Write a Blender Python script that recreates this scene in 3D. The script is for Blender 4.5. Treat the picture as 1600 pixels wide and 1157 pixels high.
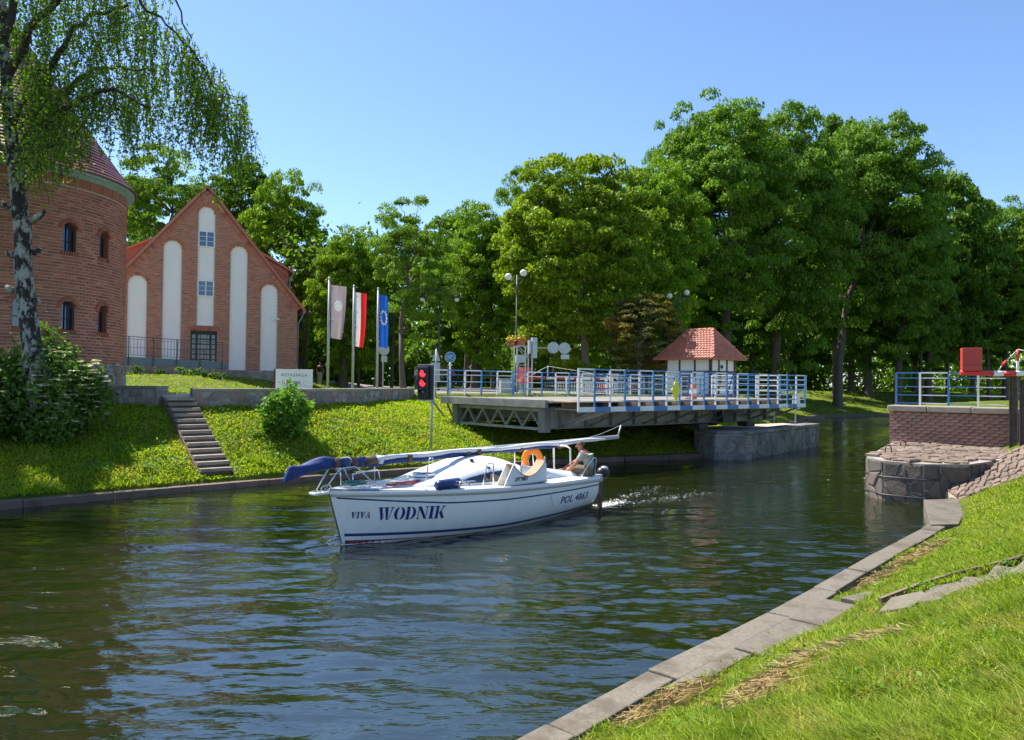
import bpy, bmesh, math, random
import numpy as np
from mathutils import Vector, Matrix
R = math.radians
random.seed(7); rng = np.random.default_rng(11)
for o in list(bpy.data.objects): bpy.data.objects.remove(o)
SC = bpy.context.scene
COL = SC.collection

# ------------------------------------------------------------------ camera
FPX, PITCH, ROLL, EYE = 1150.0, R(1.071), 0.0111, Vector((0, 0, 2.9))
_f = Vector((0, math.cos(PITCH), math.sin(PITCH))); _r0 = Vector((1, 0, 0)); _u0 = Vector((0, -math.sin(PITCH), math.cos(PITCH)))
_r = _r0*math.cos(ROLL) + _u0*math.sin(ROLL); _u = _u0*math.cos(ROLL) - _r0*math.sin(ROLL)
cam_d = bpy.data.cameras.new('camera'); cam = bpy.data.objects.new('camera', cam_d); COL.objects.link(cam)
cam_d.sensor_width = 36.0; cam_d.lens = FPX/1600*36.0; cam_d.clip_start = 0.05; cam_d.clip_end = 3000
M = Matrix.Identity(4)
for i in range(3):
    M[i][0] = _r[i]; M[i][1] = _u[i]; M[i][2] = -_f[i]; M[i][3] = EYE[i]
cam.matrix_world = M
SC.camera = cam

# ------------------------------------------------------------------ sky, sun, exposure
SUN_H = Vector((-0.82, 0.572)).normalized(); SUN_EL = R(57)
SUN = Vector((SUN_H.x*math.cos(SUN_EL), SUN_H.y*math.cos(SUN_EL), math.sin(SUN_EL)))
world = bpy.data.worlds.new('World'); SC.world = world; world.use_nodes = True
wn = world.node_tree; wn.nodes.clear()
wo = wn.nodes.new('ShaderNodeOutputWorld'); wb = wn.nodes.new('ShaderNodeBackground'); ws = wn.nodes.new('ShaderNodeTexSky')
ws.sky_type = 'NISHITA'; ws.sun_disc = False; ws.sun_elevation = SUN_EL
ws.sun_rotation = math.atan2(SUN_H.x, SUN_H.y)
ws.altitude = 0; ws.air_density = 0.9; ws.dust_density = 0.2; ws.ozone_density = 5.5
wb.inputs['Strength'].default_value = 0.112
wn.links.new(ws.outputs[0], wb.inputs['Color']); wn.links.new(wb.outputs[0], wo.inputs['Surface'])
sd = bpy.data.lights.new('sun', 'SUN'); sd.energy = 5.0; sd.angle = R(0.53); sd.color = (1.0, 0.93, 0.82)
so = bpy.data.objects.new('sun', sd); COL.objects.link(so); so.location = (-60, 30, 80)
so.rotation_euler = SUN.to_track_quat('Z', 'Y').to_euler()
SC.view_settings.view_transform = 'Standard'; SC.view_settings.look = 'None'
SC.view_settings.exposure = 1.08; SC.view_settings.gamma = 1.0; SC.view_settings.use_curve_mapping = False
SC.cycles.max_bounces = 8; SC.cycles.transparent_max_bounces = 8

# ------------------------------------------------------------------ pixel (of the 1600 px photo) to world
def ray(px, py):
    d = _f + _r*((px-800)/FPX) + _u*((578.5-py)/FPX)
    return d/d.y
def at(px, py, dep):                    # the point at depth dep along the view axis
    return EYE + ray(px, py)*dep
def atz(px, py, z):
    d = ray(px, py); return EYE + d*((z-EYE.z)/d.z)
def sm(a, b, x):
    t = np.clip((x-a)/(b-a), 0, 1); return t*t*(3-2*t)

# ------------------------------------------------------------------ tags and hierarchy
def tag(o, label=None, cat=None, group=None, kind=None):
    if label: o['label'] = label
    if cat: o['category'] = cat
    if group: o['group'] = group
    if kind: o['kind'] = kind
    return o
def thing(name, loc, rz=0.0, label=None, cat=None, group=None, kind=None):
    o = bpy.data.objects.new(name, None); COL.objects.link(o); o.empty_display_size = .2
    o.location = loc; o.rotation_euler = (0, 0, rz)
    return tag(o, label, cat, group, kind)
def link(name, me, parent=None, loc=(0, 0, 0), rot=(0, 0, 0)):
    o = bpy.data.objects.new(name, me); COL.objects.link(o); o.location = loc; o.rotation_euler = rot
    if parent: o.parent = parent
    return o
KIDS = {}
def copy_tree(o, parent=None):
    c = o.copy(); COL.objects.link(c); c.parent = parent
    for ch in list(o.children): copy_tree(ch, c)
    return c

# ------------------------------------------------------------------ mesh builder
class MB:
    def __init__(s): s.v = []; s.f = []; s.m = []; s.smooth = []
    def add(s, vs, fs, mi=0, smooth=False):
        b = len(s.v); s.v += [tuple(v) for v in vs]
        for f in fs: s.f.append([i+b for i in f]); s.m.append(mi); s.smooth.append(smooth)
        return s
    def box(s, c, size, rz=0.0, rx=0.0, ry=0.0, mi=0, taper=1.0):
        hx, hy, hz = size[0]/2, size[1]/2, size[2]/2
        pts = [Vector((sx*hx*(taper if sz > 0 else 1), sy*hy*(taper if sz > 0 else 1), sz*hz)) for sz in (-1, 1) for sx, sy in ((-1, -1), (1, -1), (1, 1), (-1, 1))]
        if rx or ry or rz:
            E = Matrix.Rotation(rz, 3, 'Z') @ Matrix.Rotation(ry, 3, 'Y') @ Matrix.Rotation(rx, 3, 'X'); pts = [E @ p for p in pts]
        c = Vector(c)
        return s.add([p+c for p in pts], [(0, 3, 2, 1), (4, 5, 6, 7), (0, 1, 5, 4), (1, 2, 6, 5), (2, 3, 7, 6), (3, 0, 4, 7)], mi)
    def bar(s, a, b, w, h=None, mi=0):          # square bar from a to b
        a, b = Vector(a), Vector(b); h = h or w; d = (b-a); L = d.length
        if L < 1e-6: return s
        d.normalize(); up = Vector((0, 0, 1)) if abs(d.z) < .99 else Vector((0, 1, 0))
        x = d.cross(up).normalized()*w/2; y = d.cross(x).normalized()*h/2
        p = [a-x-y, a+x-y, a+x+y, a-x+y, b-x-y, b+x-y, b+x+y, b-x+y]
        return s.add(p, [(0, 1, 2, 3), (7, 6, 5, 4), (0, 4, 5, 1), (1, 5, 6, 2), (2, 6, 7, 3), (3, 7, 4, 0)], mi)
    def tube(s, pts, r, n=8, mi=0, cap=True, closed=False):
        pts = [Vector(p) for p in pts]; k = len(pts); rr = r if isinstance(r, (list, tuple)) else [r]*k
        b = len(s.v); prev = None
        for i, p in enumerate(pts):
            d = (pts[(i+1) % k]-pts[i-1]) if closed else (pts[min(i+1, k-1)]-pts[max(i-1, 0)])
            d = d.normalized() if d.length > 1e-9 else Vector((0, 0, 1))
            if prev is None:
                x = d.cross(Vector((0, 0, 1)) if abs(d.z) < .95 else Vector((0, 1, 0))).normalized()
            else:
                x = (prev - d*prev.dot(d)).normalized()
            prev = x; y = d.cross(x)
            for j in range(n):
                a = 2*math.pi*j/n; s.v.append(tuple(p + (x*math.cos(a)+y*math.sin(a))*rr[i]))
        for i in range(k if closed else k-1):
            for j in range(n):
                i2 = (i+1) % k
                s.f.append([b+i*n+j, b+i*n+(j+1) % n, b+i2*n+(j+1) % n, b+i2*n+j]); s.m.append(mi); s.smooth.append(True)
        if cap and not closed:
            s.f.append([b+j for j in range(n)][::-1]); s.m.append(mi); s.smooth.append(False)
            s.f.append([b+(k-1)*n+j for j in range(n)]); s.m.append(mi); s.smooth.append(False)
        return s
    def lathe(s, prof, c=(0, 0, 0), n=24, a0=0, a1=2*math.pi, mi=0, smooth=True):
        b = len(s.v); full = abs(a1-a0-2*math.pi) < 1e-6; m = n if full else n+1
        for r, z in prof:
            for j in range(m):
                a = a0+(a1-a0)*j/n; s.v.append((c[0]+r*math.cos(a), c[1]+r*math.sin(a), c[2]+z))
        for i in range(len(prof)-1):
            for j in range(n):
                j2 = (j+1) % m
                s.f.append([b+i*m+j, b+i*m+j2, b+(i+1)*m+j2, b+(i+1)*m+j]); s.m.append(mi); s.smooth.append(smooth)
        return s
    def sphere(s, c, r, n=12, k=8, mi=0):
        rx, ry, rz = r if isinstance(r, (list, tuple)) else (r, r, r)
        b = len(s.v)
        for i in range(k+1):
            t = math.pi*i/k
            for j in range(n):
                a = 2*math.pi*j/n; s.v.append((c[0]+rx*math.sin(t)*math.cos(a), c[1]+ry*math.sin(t)*math.sin(a), c[2]+rz*math.cos(t)))
        for i in range(k):
            for j in range(n):
                s.f.append([b+i*n+j, b+(i+1)*n+j, b+(i+1)*n+(j+1) % n, b+i*n+(j+1) % n]); s.m.append(mi); s.smooth.append(True)
        return s
    def prism(s, poly, z0, z1, mi=0):           # poly: list of (x, y) or with own z top
        n = len(poly); z1s = z1 if isinstance(z1, (list, tuple)) else [z1]*n; z0s = z0 if isinstance(z0, (list, tuple)) else [z0]*n
        a = sum(poly[i][0]*poly[(i+1) % n][1]-poly[(i+1) % n][0]*poly[i][1] for i in range(n))
        if a < 0: poly = poly[::-1]; z1s = list(z1s)[::-1]; z0s = list(z0s)[::-1]
        vs = [(p[0], p[1], z) for p, z in zip(poly, z0s)] + [(p[0], p[1], z) for p, z in zip(poly, z1s)]
        fs = [list(range(n))[::-1], list(range(n, 2*n))] + [[i, (i+1) % n, n+(i+1) % n, n+i] for i in range(n)]
        return s.add(vs, fs, mi)
    def slab(s, poly3, dvec, mi=0):             # planar 3D polygon thickened along dvec
        n = len(poly3); d = Vector(dvec); P = [Vector(p) for p in poly3]
        return s.add(P + [p+d for p in P], [list(range(n)), list(range(2*n-1, n-1, -1))] + [[i, n+i, n+(i+1) % n, (i+1) % n] for i in range(n)], mi)
    def mesh(s, name, mats):
        me = bpy.data.meshes.new(name); me.from_pydata(s.v, [], s.f)
        for m in (mats if isinstance(mats, (list, tuple)) else [mats]): me.materials.append(m)
        me.polygons.foreach_set('material_index', s.m); me.polygons.foreach_set('use_smooth', s.smooth)
        me.update(); return me
    def build(s, name, mats, parent=None, loc=(0, 0, 0), rot=(0, 0, 0), bevel=0, world=False, fixn=True):
        me = s.mesh(name, mats)
        if fixn and len(s.f) < 60000:
            bm = bmesh.new(); bm.from_mesh(me); bmesh.ops.recalc_face_normals(bm, faces=bm.faces); bm.to_mesh(me); bm.free()
        if world and parent is not None:
            T = Matrix.Translation(parent.location) @ Matrix.Rotation(parent.rotation_euler[2], 4, 'Z'); me.transform(T.inverted())
        o = link(name, me, parent, loc, rot)
        if bevel:
            b = o.modifiers.new('bevel', 'BEVEL'); b.width = bevel; b.segments = 2; b.limit_method = 'ANGLE'; b.angle_limit = R(35)
        return o
def quads_mesh(name, V, mats, mi=None, n=4):
    """V: (N, n, 3) array, one face per row."""
    N = V.shape[0]; me = bpy.data.meshes.new(name)
    me.vertices.add(N*n); me.vertices.foreach_set('co', V.reshape(-1).astype(np.float32))
    me.loops.add(N*n); me.loops.foreach_set('vertex_index', np.arange(N*n, dtype=np.int32))
    me.polygons.add(N); me.polygons.foreach_set('loop_start', np.arange(0, N*n, n, dtype=np.int32))
    me.polygons.foreach_set('loop_total', np.full(N, n, dtype=np.int32))
    for m in (mats if isinstance(mats, (list, tuple)) else [mats]): me.materials.append(m)
    if mi is not None: me.polygons.foreach_set('material_index', mi.astype(np.int32))
    me.update(calc_edges=True); return me

# ------------------------------------------------------------------ materials
def _mat(name):
    m = bpy.data.materials.new(name); m.use_nodes = True; nt = m.node_tree
    return m, nt, nt.nodes['Principled BSDF']
def ramp(nt, fac, stops):
    r = nt.nodes.new('ShaderNodeValToRGB'); e = r.color_ramp.elements
    while len(e) < len(stops): e.new(.5)
    for i, (p, c) in enumerate(stops): e[i].position = p; e[i].color = (*c, 1)
    nt.links.new(fac, r.inputs[0]); return r.outputs[0]
def noise(nt, scale, detail=4, rough=.6, vec=None, coord='Object', sc3=None):
    n = nt.nodes.new('ShaderNodeTexNoise'); n.inputs['Scale'].default_value = scale; n.inputs['Detail'].default_value = detail; n.inputs['Roughness'].default_value = rough
    if vec is None:
        tc = nt.nodes.new('ShaderNodeTexCoord'); vec = tc.outputs[coord]
    if sc3:
        mp = nt.nodes.new('ShaderNodeMapping'); mp.inputs['Scale'].default_value = sc3; nt.links.new(vec, mp.inputs[0]); vec = mp.outputs[0]
    nt.links.new(vec, n.inputs['Vector']); return n.outputs['Fac']
def mixc(nt, fac, a, b, mode='MIX'):
    m = nt.nodes.new('ShaderNodeMix'); m.data_type = 'RGBA'; m.blend_type = mode
    for s, k in ((fac, 0), (a, 6), (b, 7)):
        if isinstance(s, (int, float)): m.inputs[k].default_value = s
        elif isinstance(s, tuple): m.inputs[k].default_value = (*s, 1)
        else: nt.links.new(s, m.inputs[k])
    return m.outputs[2]
def mth(nt, op, a, b=0.0):
    m = nt.nodes.new('ShaderNodeMath'); m.operation = op
    for s, k in ((a, 0), (b, 1)):
        if isinstance(s, (int, float)): m.inputs[k].default_value = s
        else: nt.links.new(s, m.inputs[k])
    return m.outputs[0]
def rnd(nt):                                    # a number per loose piece, whether it is its own object or joined
    g = nt.nodes.new('ShaderNodeNewGeometry'); o = nt.nodes.new('ShaderNodeObjectInfo')
    return mth(nt, 'FRACT', mth(nt, 'ADD', g.outputs['Random Per Island'], o.outputs['Random']))
def bump(nt, bsdf, h, strength=.4, dist=.02):
    b = nt.nodes.new('ShaderNodeBump'); b.inputs['Strength'].default_value = strength; b.inputs['Distance'].default_value = dist
    nt.links.new(h, b.inputs['Height']); nt.links.new(b.outputs[0], bsdf.inputs['Normal'])
def grimy(name, c, grime, rough=.3, sc=(5, 5, .7), amt=.35):
    m, nt, b = _mat(name); n = noise(nt, 1.6, 6, .7, sc3=sc); f = ramp(nt, n, [(.5, (0, 0, 0)), (.75, (amt,)*3)]); c2 = mixc(nt, f, ramp(nt, noise(nt, 2.5, 4), [(.3, tuple(x*.95 for x in c)), (.7, c)]), grime)
    nt.links.new(c2, b.inputs['Base Color']); b.inputs['Roughness'].default_value = rough; bump(nt, b, noise(nt, 30, 3), .05, .005); return m
def plain(name, c, rough=.6, metal=0.0, var=.12, scale=6, bmp=.15, bd=.01, coord='Object', spec=None):
    m, nt, b = _mat(name)
    n = noise(nt, scale, 6, .65, coord=coord)
    lo = tuple(x*(1-var) for x in c); hi = tuple(min(1, x*(1+var)) for x in c)
    nt.links.new(ramp(nt, n, [(.3, lo), (.7, hi)]), b.inputs['Base Color'])
    b.inputs['Roughness'].default_value = rough; b.inputs['Metallic'].default_value = metal
    if spec is not None: b.inputs['Specular IOR Level'].default_value = spec
    if bmp: bump(nt, b, noise(nt, scale*6, 4, .6, coord=coord), bmp, bd)
    return m
def pieces(name, cols, rough=.85, stain=None, stain_scale=2.0, stain_amt=.5, bmp=.5, bscale=40, bd=.01, grain=.25):
    """bricks, stones, tiles: a colour per piece, mottling inside each, optional stains"""
    m, nt, b = _mat(name)
    k = len(cols); c = ramp(nt, rnd(nt), [(i/(k-1), cc) for i, cc in enumerate(cols)])
    n = noise(nt, bscale*.4, 5, .7)
    c = mixc(nt, grain, c, ramp(nt, n, [(.3, (.25, .25, .25)), (.7, (1, 1, 1))]), 'MULTIPLY')
    if stain:
        f = ramp(nt, noise(nt, stain_scale, 6, .65), [(.48, (0, 0, 0)), (.62, (stain_amt,)*3)])
        c = mixc(nt, f, c, stain)
    nt.links.new(c, b.inputs['Base Color']); b.inputs['Roughness'].default_value = rough
    bump(nt, b, noise(nt, bscale, 5, .65), bmp, bd); return m
def leafy(name, dark, light, trans=.42, rough=.5, hue_scale=.35, tcol=None, other=None):
    m = bpy.data.materials.new(name); m.use_nodes = True; nt = m.node_tree; b = nt.nodes['Principled BSDF']; out = nt.nodes['Material Output']
    g = nt.nodes.new('ShaderNodeNewGeometry')
    n = noise(nt, hue_scale, 3, .6)
    f = mth(nt, 'ADD', mth(nt, 'MULTIPLY', g.outputs['Random Per Island'], .5), mth(nt, 'MULTIPLY', n, .6))
    c = ramp(nt, f, [(.2, dark), (.8, light)])
    if other: c = mixc(nt, ramp(nt, noise(nt, hue_scale*1.7, 2, .5), [(.5, (0, 0, 0)), (.66, (.8,)*3)]), c, other)
    nt.links.new(c, b.inputs['Base Color']); b.inputs['Roughness'].default_value = rough; b.inputs['Specular IOR Level'].default_value = .18
    t = nt.nodes.new('ShaderNodeBsdfTranslucent'); tc = mixc(nt, 1.0, c, tcol or (1.5, 1.6, .45), 'MULTIPLY'); nt.links.new(tc, t.inputs['Color'])
    mx = nt.nodes.new('ShaderNodeMixShader'); mx.inputs[0].default_value = trans
    nt.links.new(b.outputs[0], mx.inputs[1]); nt.links.new(t.outputs[0], mx.inputs[2]); nt.links.new(mx.outputs[0], out.inputs['Surface'])
    return m
MT = {}
MT['mortar'] = plain('mortar', (.42, .34, .27), .95, var=.15, scale=8)
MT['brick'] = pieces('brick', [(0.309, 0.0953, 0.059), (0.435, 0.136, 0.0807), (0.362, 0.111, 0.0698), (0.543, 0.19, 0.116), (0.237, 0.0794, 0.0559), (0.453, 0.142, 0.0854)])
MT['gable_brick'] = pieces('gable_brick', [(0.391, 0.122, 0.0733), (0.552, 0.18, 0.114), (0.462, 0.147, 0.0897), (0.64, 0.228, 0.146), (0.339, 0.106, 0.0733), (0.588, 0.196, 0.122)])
MT['old_brick'] = pieces('old_brick', [(.25, .085, .05), (.33, .12, .075), (.28, .10, .065), (.36, .16, .11), (.20, .075, .05)], stain=(.42, .36, .30), stain_scale=2.0, stain_amt=.8)
MT['stone'] = pieces('field_stone', [(0.208, 0.169, 0.143), (0.338, 0.208, 0.169), (0.169, 0.163, 0.156), (0.286, 0.247, 0.215), (0.221, 0.156, 0.13), (0.377, 0.338, 0.299)], stain=(0.442, 0.429, 0.39), stain_scale=2.2, stain_amt=.5)
MT['wet_stone'] = pieces('wet_stone', [(0.156, 0.143, 0.13), (0.221, 0.195, 0.182), (0.13, 0.13, 0.13), (0.195, 0.182, 0.163)], stain=(0.325, 0.325, 0.299), stain_scale=1.4, stain_amt=.6)
MT['cobble'] = pieces('cobble', [(0.145, 0.108, 0.0814), (0.204, 0.144, 0.104), (0.119, 0.096, 0.074), (0.23, 0.176, 0.133), (0.17, 0.112, 0.0814)], bscale=25)
MT['concrete'] = pieces('concrete', [(0.179, 0.155, 0.12), (0.215, 0.192, 0.149), (0.166, 0.147, 0.116), (0.197, 0.173, 0.136)], stain=(0.0896, 0.0693, 0.0479), stain_scale=2.2, stain_amt=.8, bscale=60, grain=.6, bmp=.7)
MT['step_stone'] = pieces('step_stone', [(0.294, 0.238, 0.182), (0.378, 0.308, 0.238), (0.252, 0.21, 0.168)], stain=(0.126, 0.112, 0.084), stain_scale=4, stain_amt=.5)
MT['kerb'] = pieces('quay_edge', [(0.15, 0.103, 0.078), (0.197, 0.137, 0.101), (0.122, 0.0858, 0.0666)], stain=(0.0562, 0.0472, 0.0312), stain_scale=2.5, stain_amt=.6)
MT['coping'] = pieces('coping', [(0.297, 0.259, 0.2), (0.363, 0.313, 0.25), (0.253, 0.216, 0.17)], stain=(0.176, 0.162, 0.12), stain_scale=2.5, stain_amt=.5)
MT['tile'] = pieces('roof_tile', [(0.46, 0.138, 0.0862), (0.575, 0.196, 0.127), (0.506, 0.161, 0.103), (0.402, 0.127, 0.0862)], rough=.55, bmp=.2)
MT['dark_tile'] = pieces('dark_roof_tile', [(.22, .06, .05), (.28, .08, .06), (.18, .05, .045)], rough=.4, bmp=.2)
MT['plaster'] = plain('white_plaster', (.88, .80, .77), .9, var=.03, scale=1.5, bmp=.1)
MT['white'] = plain('white_paint', (.78, .78, .76), .45, var=.06, scale=9)
MT['blue'] = plain('blue_paint', (0.025, 0.163, 0.45), .4, var=.15, scale=9)
MT['red'] = plain('red_paint', (.58, .035, .03), .45, var=.15, scale=7)
MT['orange_red'] = plain('orange_red_paint', (.62, .10, .03), .5, var=.1)
MT['yellow'] = plain('yellow_paint', (.72, .66, .02), .5, var=.06)
MT['steel'] = plain('weathered_steel', (.19, .19, .175), .6, .1, var=.35, scale=2.5, bmp=.3)
MT['steel_pale'] = plain('pale_grey_steel', (0.288, 0.288, 0.248), .6, 0, var=.3, scale=2.2, bmp=.25)
MT['dark_steel'] = plain('dark_steel', (.055, .055, .06), .5, .2, var=.3)
MT['brown_steel'] = plain('brown_steel', (.11, .085, .075), .7, .1, var=.4, scale=5, bmp=.4)
MT['grey'] = plain('grey_metal', (.42, .44, .45), .5, .3, var=.1)
MT['chrome'] = plain('polished_rail', (.75, .76, .78), .22, 1.0, var=.05, bmp=0)
MT['zinc'] = plain('zinc_gutter', (.22, .29, .31), .5, .2, var=.15)
MT['black'] = plain('black_plastic', (.018, .018, .02), .45, var=.2)
MT['asphalt'] = plain('asphalt', (.20, .19, .18), .9, var=.15, scale=3, bmp=.4, bd=.01)
MT['paving'] = plain('pale_paving', (.46, .43, .38), .9, var=.1, scale=3, bmp=.3)
MT['timber'] = pieces('timber', [(.20, .12, .07), (.27, .17, .10), (.16, .09, .055), (.31, .22, .15)], bscale=18)
MT['planks'] = pieces('weathered_planks', [(.34, .29, .23), (.42, .37, .30), (.29, .25, .20)], bscale=18)
MT['brown_wood'] = plain('brown_framing', (.10, .045, .03), .7, var=.2)
MT['dark_wood'] = plain('dark_door_wood', (.03, .015, .012), .5, var=.2)
MT['bark'] = pieces('bark', [(.10, .08, .06), (.13, .10, .075)], bscale=8, bmp=.9, bd=.05)
MT['pale_bark'] = pieces('pale_bark', [(.20, .16, .12), (.25, .20, .15)], bscale=7, bmp=.9, bd=.04)
def glassy(name, c, rough=.06):
    m, nt, b = _mat(name); b.inputs['Base Color'].default_value = (*c, 1); b.inputs['Roughness'].default_value = rough; b.inputs['Specular IOR Level'].default_value = .9
    bump(nt, b, noise(nt, 1.3, 2, .5), .08, .05); return m
MT['glass'] = glassy('window_glass', (.02, .045, .08)); MT['dark_glass'] = glassy('dark_glass', (.015, .015, .02))
MT['blue_glass'] = glassy('blue_window_glass', (.03, .09, .20))
def lamp_mat(name, c, s):
    m, nt, b = _mat(name); b.inputs['Base Color'].default_value = (*c, 1); b.inputs['Emission Color'].default_value = (*c, 1); b.inputs['Emission Strength'].default_value = s
    bump(nt, b, noise(nt, 90, 2), .2, .005); return m
MT['red_lamp'] = lamp_mat('lit_red_lens', (1, .02, .03), 1.6)
MT['globe'] = plain('milk_glass_globe', (.72, .70, .62), .25, var=.03)
MT['leaf_a'] = leafy('leaves_linden', (0.0658, 0.143, 0.0104), (0.213, 0.339, 0.0187))
MT['leaf_b'] = leafy('leaves_poplar', (0.0528, 0.126, 0.017), (0.163, 0.28, 0.0284))
MT['leaf_c'] = leafy('leaves_chestnut', (0.069, 0.134, 0.0096), (0.235, 0.323, 0.0168))
MT['leaf_d'] = leafy('leaves_ash', (0.0719, 0.152, 0.018), (0.179, 0.296, 0.032))
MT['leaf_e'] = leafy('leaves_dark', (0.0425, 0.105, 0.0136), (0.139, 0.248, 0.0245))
MT['leaf_red'] = leafy('leaves_bronze', (0.0525, 0.075, 0.021), (0.128, 0.128, 0.033), other=(0.285, 0.173, 0.03), hue_scale=.6)
MT['leaf_birch'] = leafy('leaves_birch', (0.0501, 0.123, 0.0125), (0.172, 0.28, 0.0208), trans=.42, hue_scale=.5)
MT['leaf_bush'] = leafy('leaves_bush', (0.0585, 0.156, 0.0156), (0.156, 0.299, 0.0325), trans=.4)
MT['leaf_elder'] = leafy('leaves_elder', (0.0392, 0.0963, 0.0168), (0.127, 0.227, 0.0308), trans=.35)
MT['umbel'] = leafy('elder_blossom', (.55, .55, .36), (.75, .75, .54), trans=.3, tcol=(1, 1, .8))
MT['grass_blade'] = leafy('grass_blades', (0.086, 0.156, 0.0132), (0.333, 0.426, 0.0385), trans=.38, hue_scale=1.6, other=(0.365, 0.353, 0.0825))
MT['bank_blade'] = leafy('bank_grass_blades', (0.124, 0.205, 0.0108), (0.35, 0.451, 0.0243), trans=.48, hue_scale=.8, other=(0.362, 0.355, 0.054))
MT['straw'] = leafy('dry_straw', (.27, .20, .09), (.42, .33, .17), trans=.3, tcol=(1, .9, .6))
MT['pier_stone'] = pieces('pier_stone', [(.13, .105, .085), (.18, .14, .115), (.10, .09, .08), (.15, .13, .11), (.20, .155, .125)], stain=(.055, .05, .042), stain_scale=1.8, stain_amt=.75, bscale=22, bmp=.9, bd=.03, grain=.5)
MT['pale_mortar'] = plain('pale_mortar', (.30, .27, .23), .95, var=.3, scale=6, bmp=.6)
for k, g in (('white', (.35, .26, .18)), ('blue', (.10, .09, .08)), ('red', (.16, .06, .04))):
    c = {'white': (.74, .74, .72), 'blue': (.03, .17, .42), 'red': (.50, .04, .035)}[k]; MT[k+'_rail'] = grimy('worn_'+k+'_paint', c, g, .45, (3, 3, 1.2), .45)
# ------------------------------------------------------------------ the canal banks as functions
QL = np.array([(-140,-103),(-28,.6),(-11.3,16.2),(-8.3,19.0),(-5.6,21.5),(-1.2,25.0),(3.6,27.8),(7.4,29.5),(9.6,31),(13,38.5),(17,46),(21.5,56),(25.6,65),(31,72),(39,76),(70,86),(160,110)], float)
TL = np.array([(-150,-80),(-34,14),(-20,23.4),(-13.4,23.4),(-11.0,22.9),(-10.1,23.2),(-7.1,25.2),(-5.6,28),(-4.5,33),(.5,37),(8,41.5),(13,48),(17,58),(20,70),(27,80),(36,87),(66,100),(160,128)], float)
QR = np.array([(-140,-145),(-8,-3.6),(.05,5.42),(1.19,6.70),(3.0,8.58),(4.11,9.80),(5.58,11.47),(7.92,14.04),(9.65,17.25),(10.9,18.8),(12.6,24.4),(16,29),(24,38),(45,54),(75,68),(160,92)], float)
def sdist(P, x, y, left=True):
    """signed distance to polyline P, positive on its left side (or right side)"""
    x = np.asarray(x, float); y = np.asarray(y, float); best = np.full(x.shape, 1e18); sg = np.ones(x.shape)
    for i in range(len(P)-1):
        ax, ay = P[i]; bx, by = P[i+1]; dx, dy = bx-ax, by-ay; L2 = dx*dx+dy*dy
        t = np.clip(((x-ax)*dx+(y-ay)*dy)/L2, 0, 1); d2 = (x-ax-t*dx)**2+(y-ay-t*dy)**2
        cr = dx*(y-ay)-dy*(x-ax); m = d2 < best-1e-9
        best = np.where(m, d2, best); sg = np.where(m, np.sign(cr), sg)
    d = np.sqrt(best)*sg
    return d if left else -d
def wob(x, y, s, k=0):
    return (np.sin(x*s*1.3+y*s*.7+k)+np.sin(x*s*-.6+y*s*1.7+1.3+k*2)+np.sin(x*s*2.3-y*s*1.1+2.1+k)*.6+np.sin(x*s*.9+y*s*2.9+k*.7)*.5)/3.1
AB0, AB1 = np.array((12.35, 24.05)), np.array((15.45, 21.45))
_ad = (AB1-AB0)/np.linalg.norm(AB1-AB0); _an = np.array((-_ad[1], _ad[0]))     # points away from the viewer
if _an[1] < 0: _an = -_an
def ground_z(x, y):
    x = np.asarray(x, float); y = np.asarray(y, float)
    sl = sdist(QL, x, y, True); tl = sdist(TL, x, y, True); sr = sdist(QR, x, y, False)
    r = np.where(tl < 0, sl/np.maximum(sl-tl, 1e-6), 1.0); r = np.clip(r, 0, 1)
    near_l = .14+1.98*(r*.75+.25*sm(0, 1, r)) + wob(x, y, 1.3)*.07*np.sin(np.pi*np.clip(r, 0, 1))
    zl = near_l + .28*sm(.0, .35, tl) + .72*sm(26, 37, y)*(1-sm(-17, -12.5, x))*sm(.5, 6, tl)*(1-sm(60, 90, y))
    zr = .27+.42*np.maximum(sr-.55, 0) + .035*wob(x, y, 1.7)*sm(.6, 1.5, sr); zr = np.minimum(zr, 2.34)
    ab = ((x-AB0[0])*_an[0]+(y-AB0[1])*_an[1]); al = ((x-AB0[0])*_ad[0]+(y-AB0[1])*_ad[1])
    zr = np.where((ab > .8) & (sr > .3), np.maximum(zr, 2.3), zr)
    z = np.where(sl > 0, zl, np.where(sr > 0, zr, -1.3))
    z = np.where((sl > 0) & (sl < .27), -1.3+1.42*np.clip((sl-.05)/.22, 0, 1), z)
    z = np.where((sr > 0) & (sr < .27), -1.3+1.45*np.clip((sr-.05)/.22, 0, 1), z)
    far = np.hypot(x, y-30)
    return z + .0*far
def gz(x, y): return float(ground_z(np.array([x]), np.array([y]))[0])
def on_ground(px, py, lo=4, hi=160):       # where the photo's pixel meets the ground
    t = np.arange(lo, hi, .05); d = ray(px, py); X = t*d.x; Y = t; Z = EYE.z+t*d.z
    g = ground_z(X, Y); k = np.argmax((Z-g) < 0)
    return Vector((X[k], Y[k], g[k]))

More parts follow.
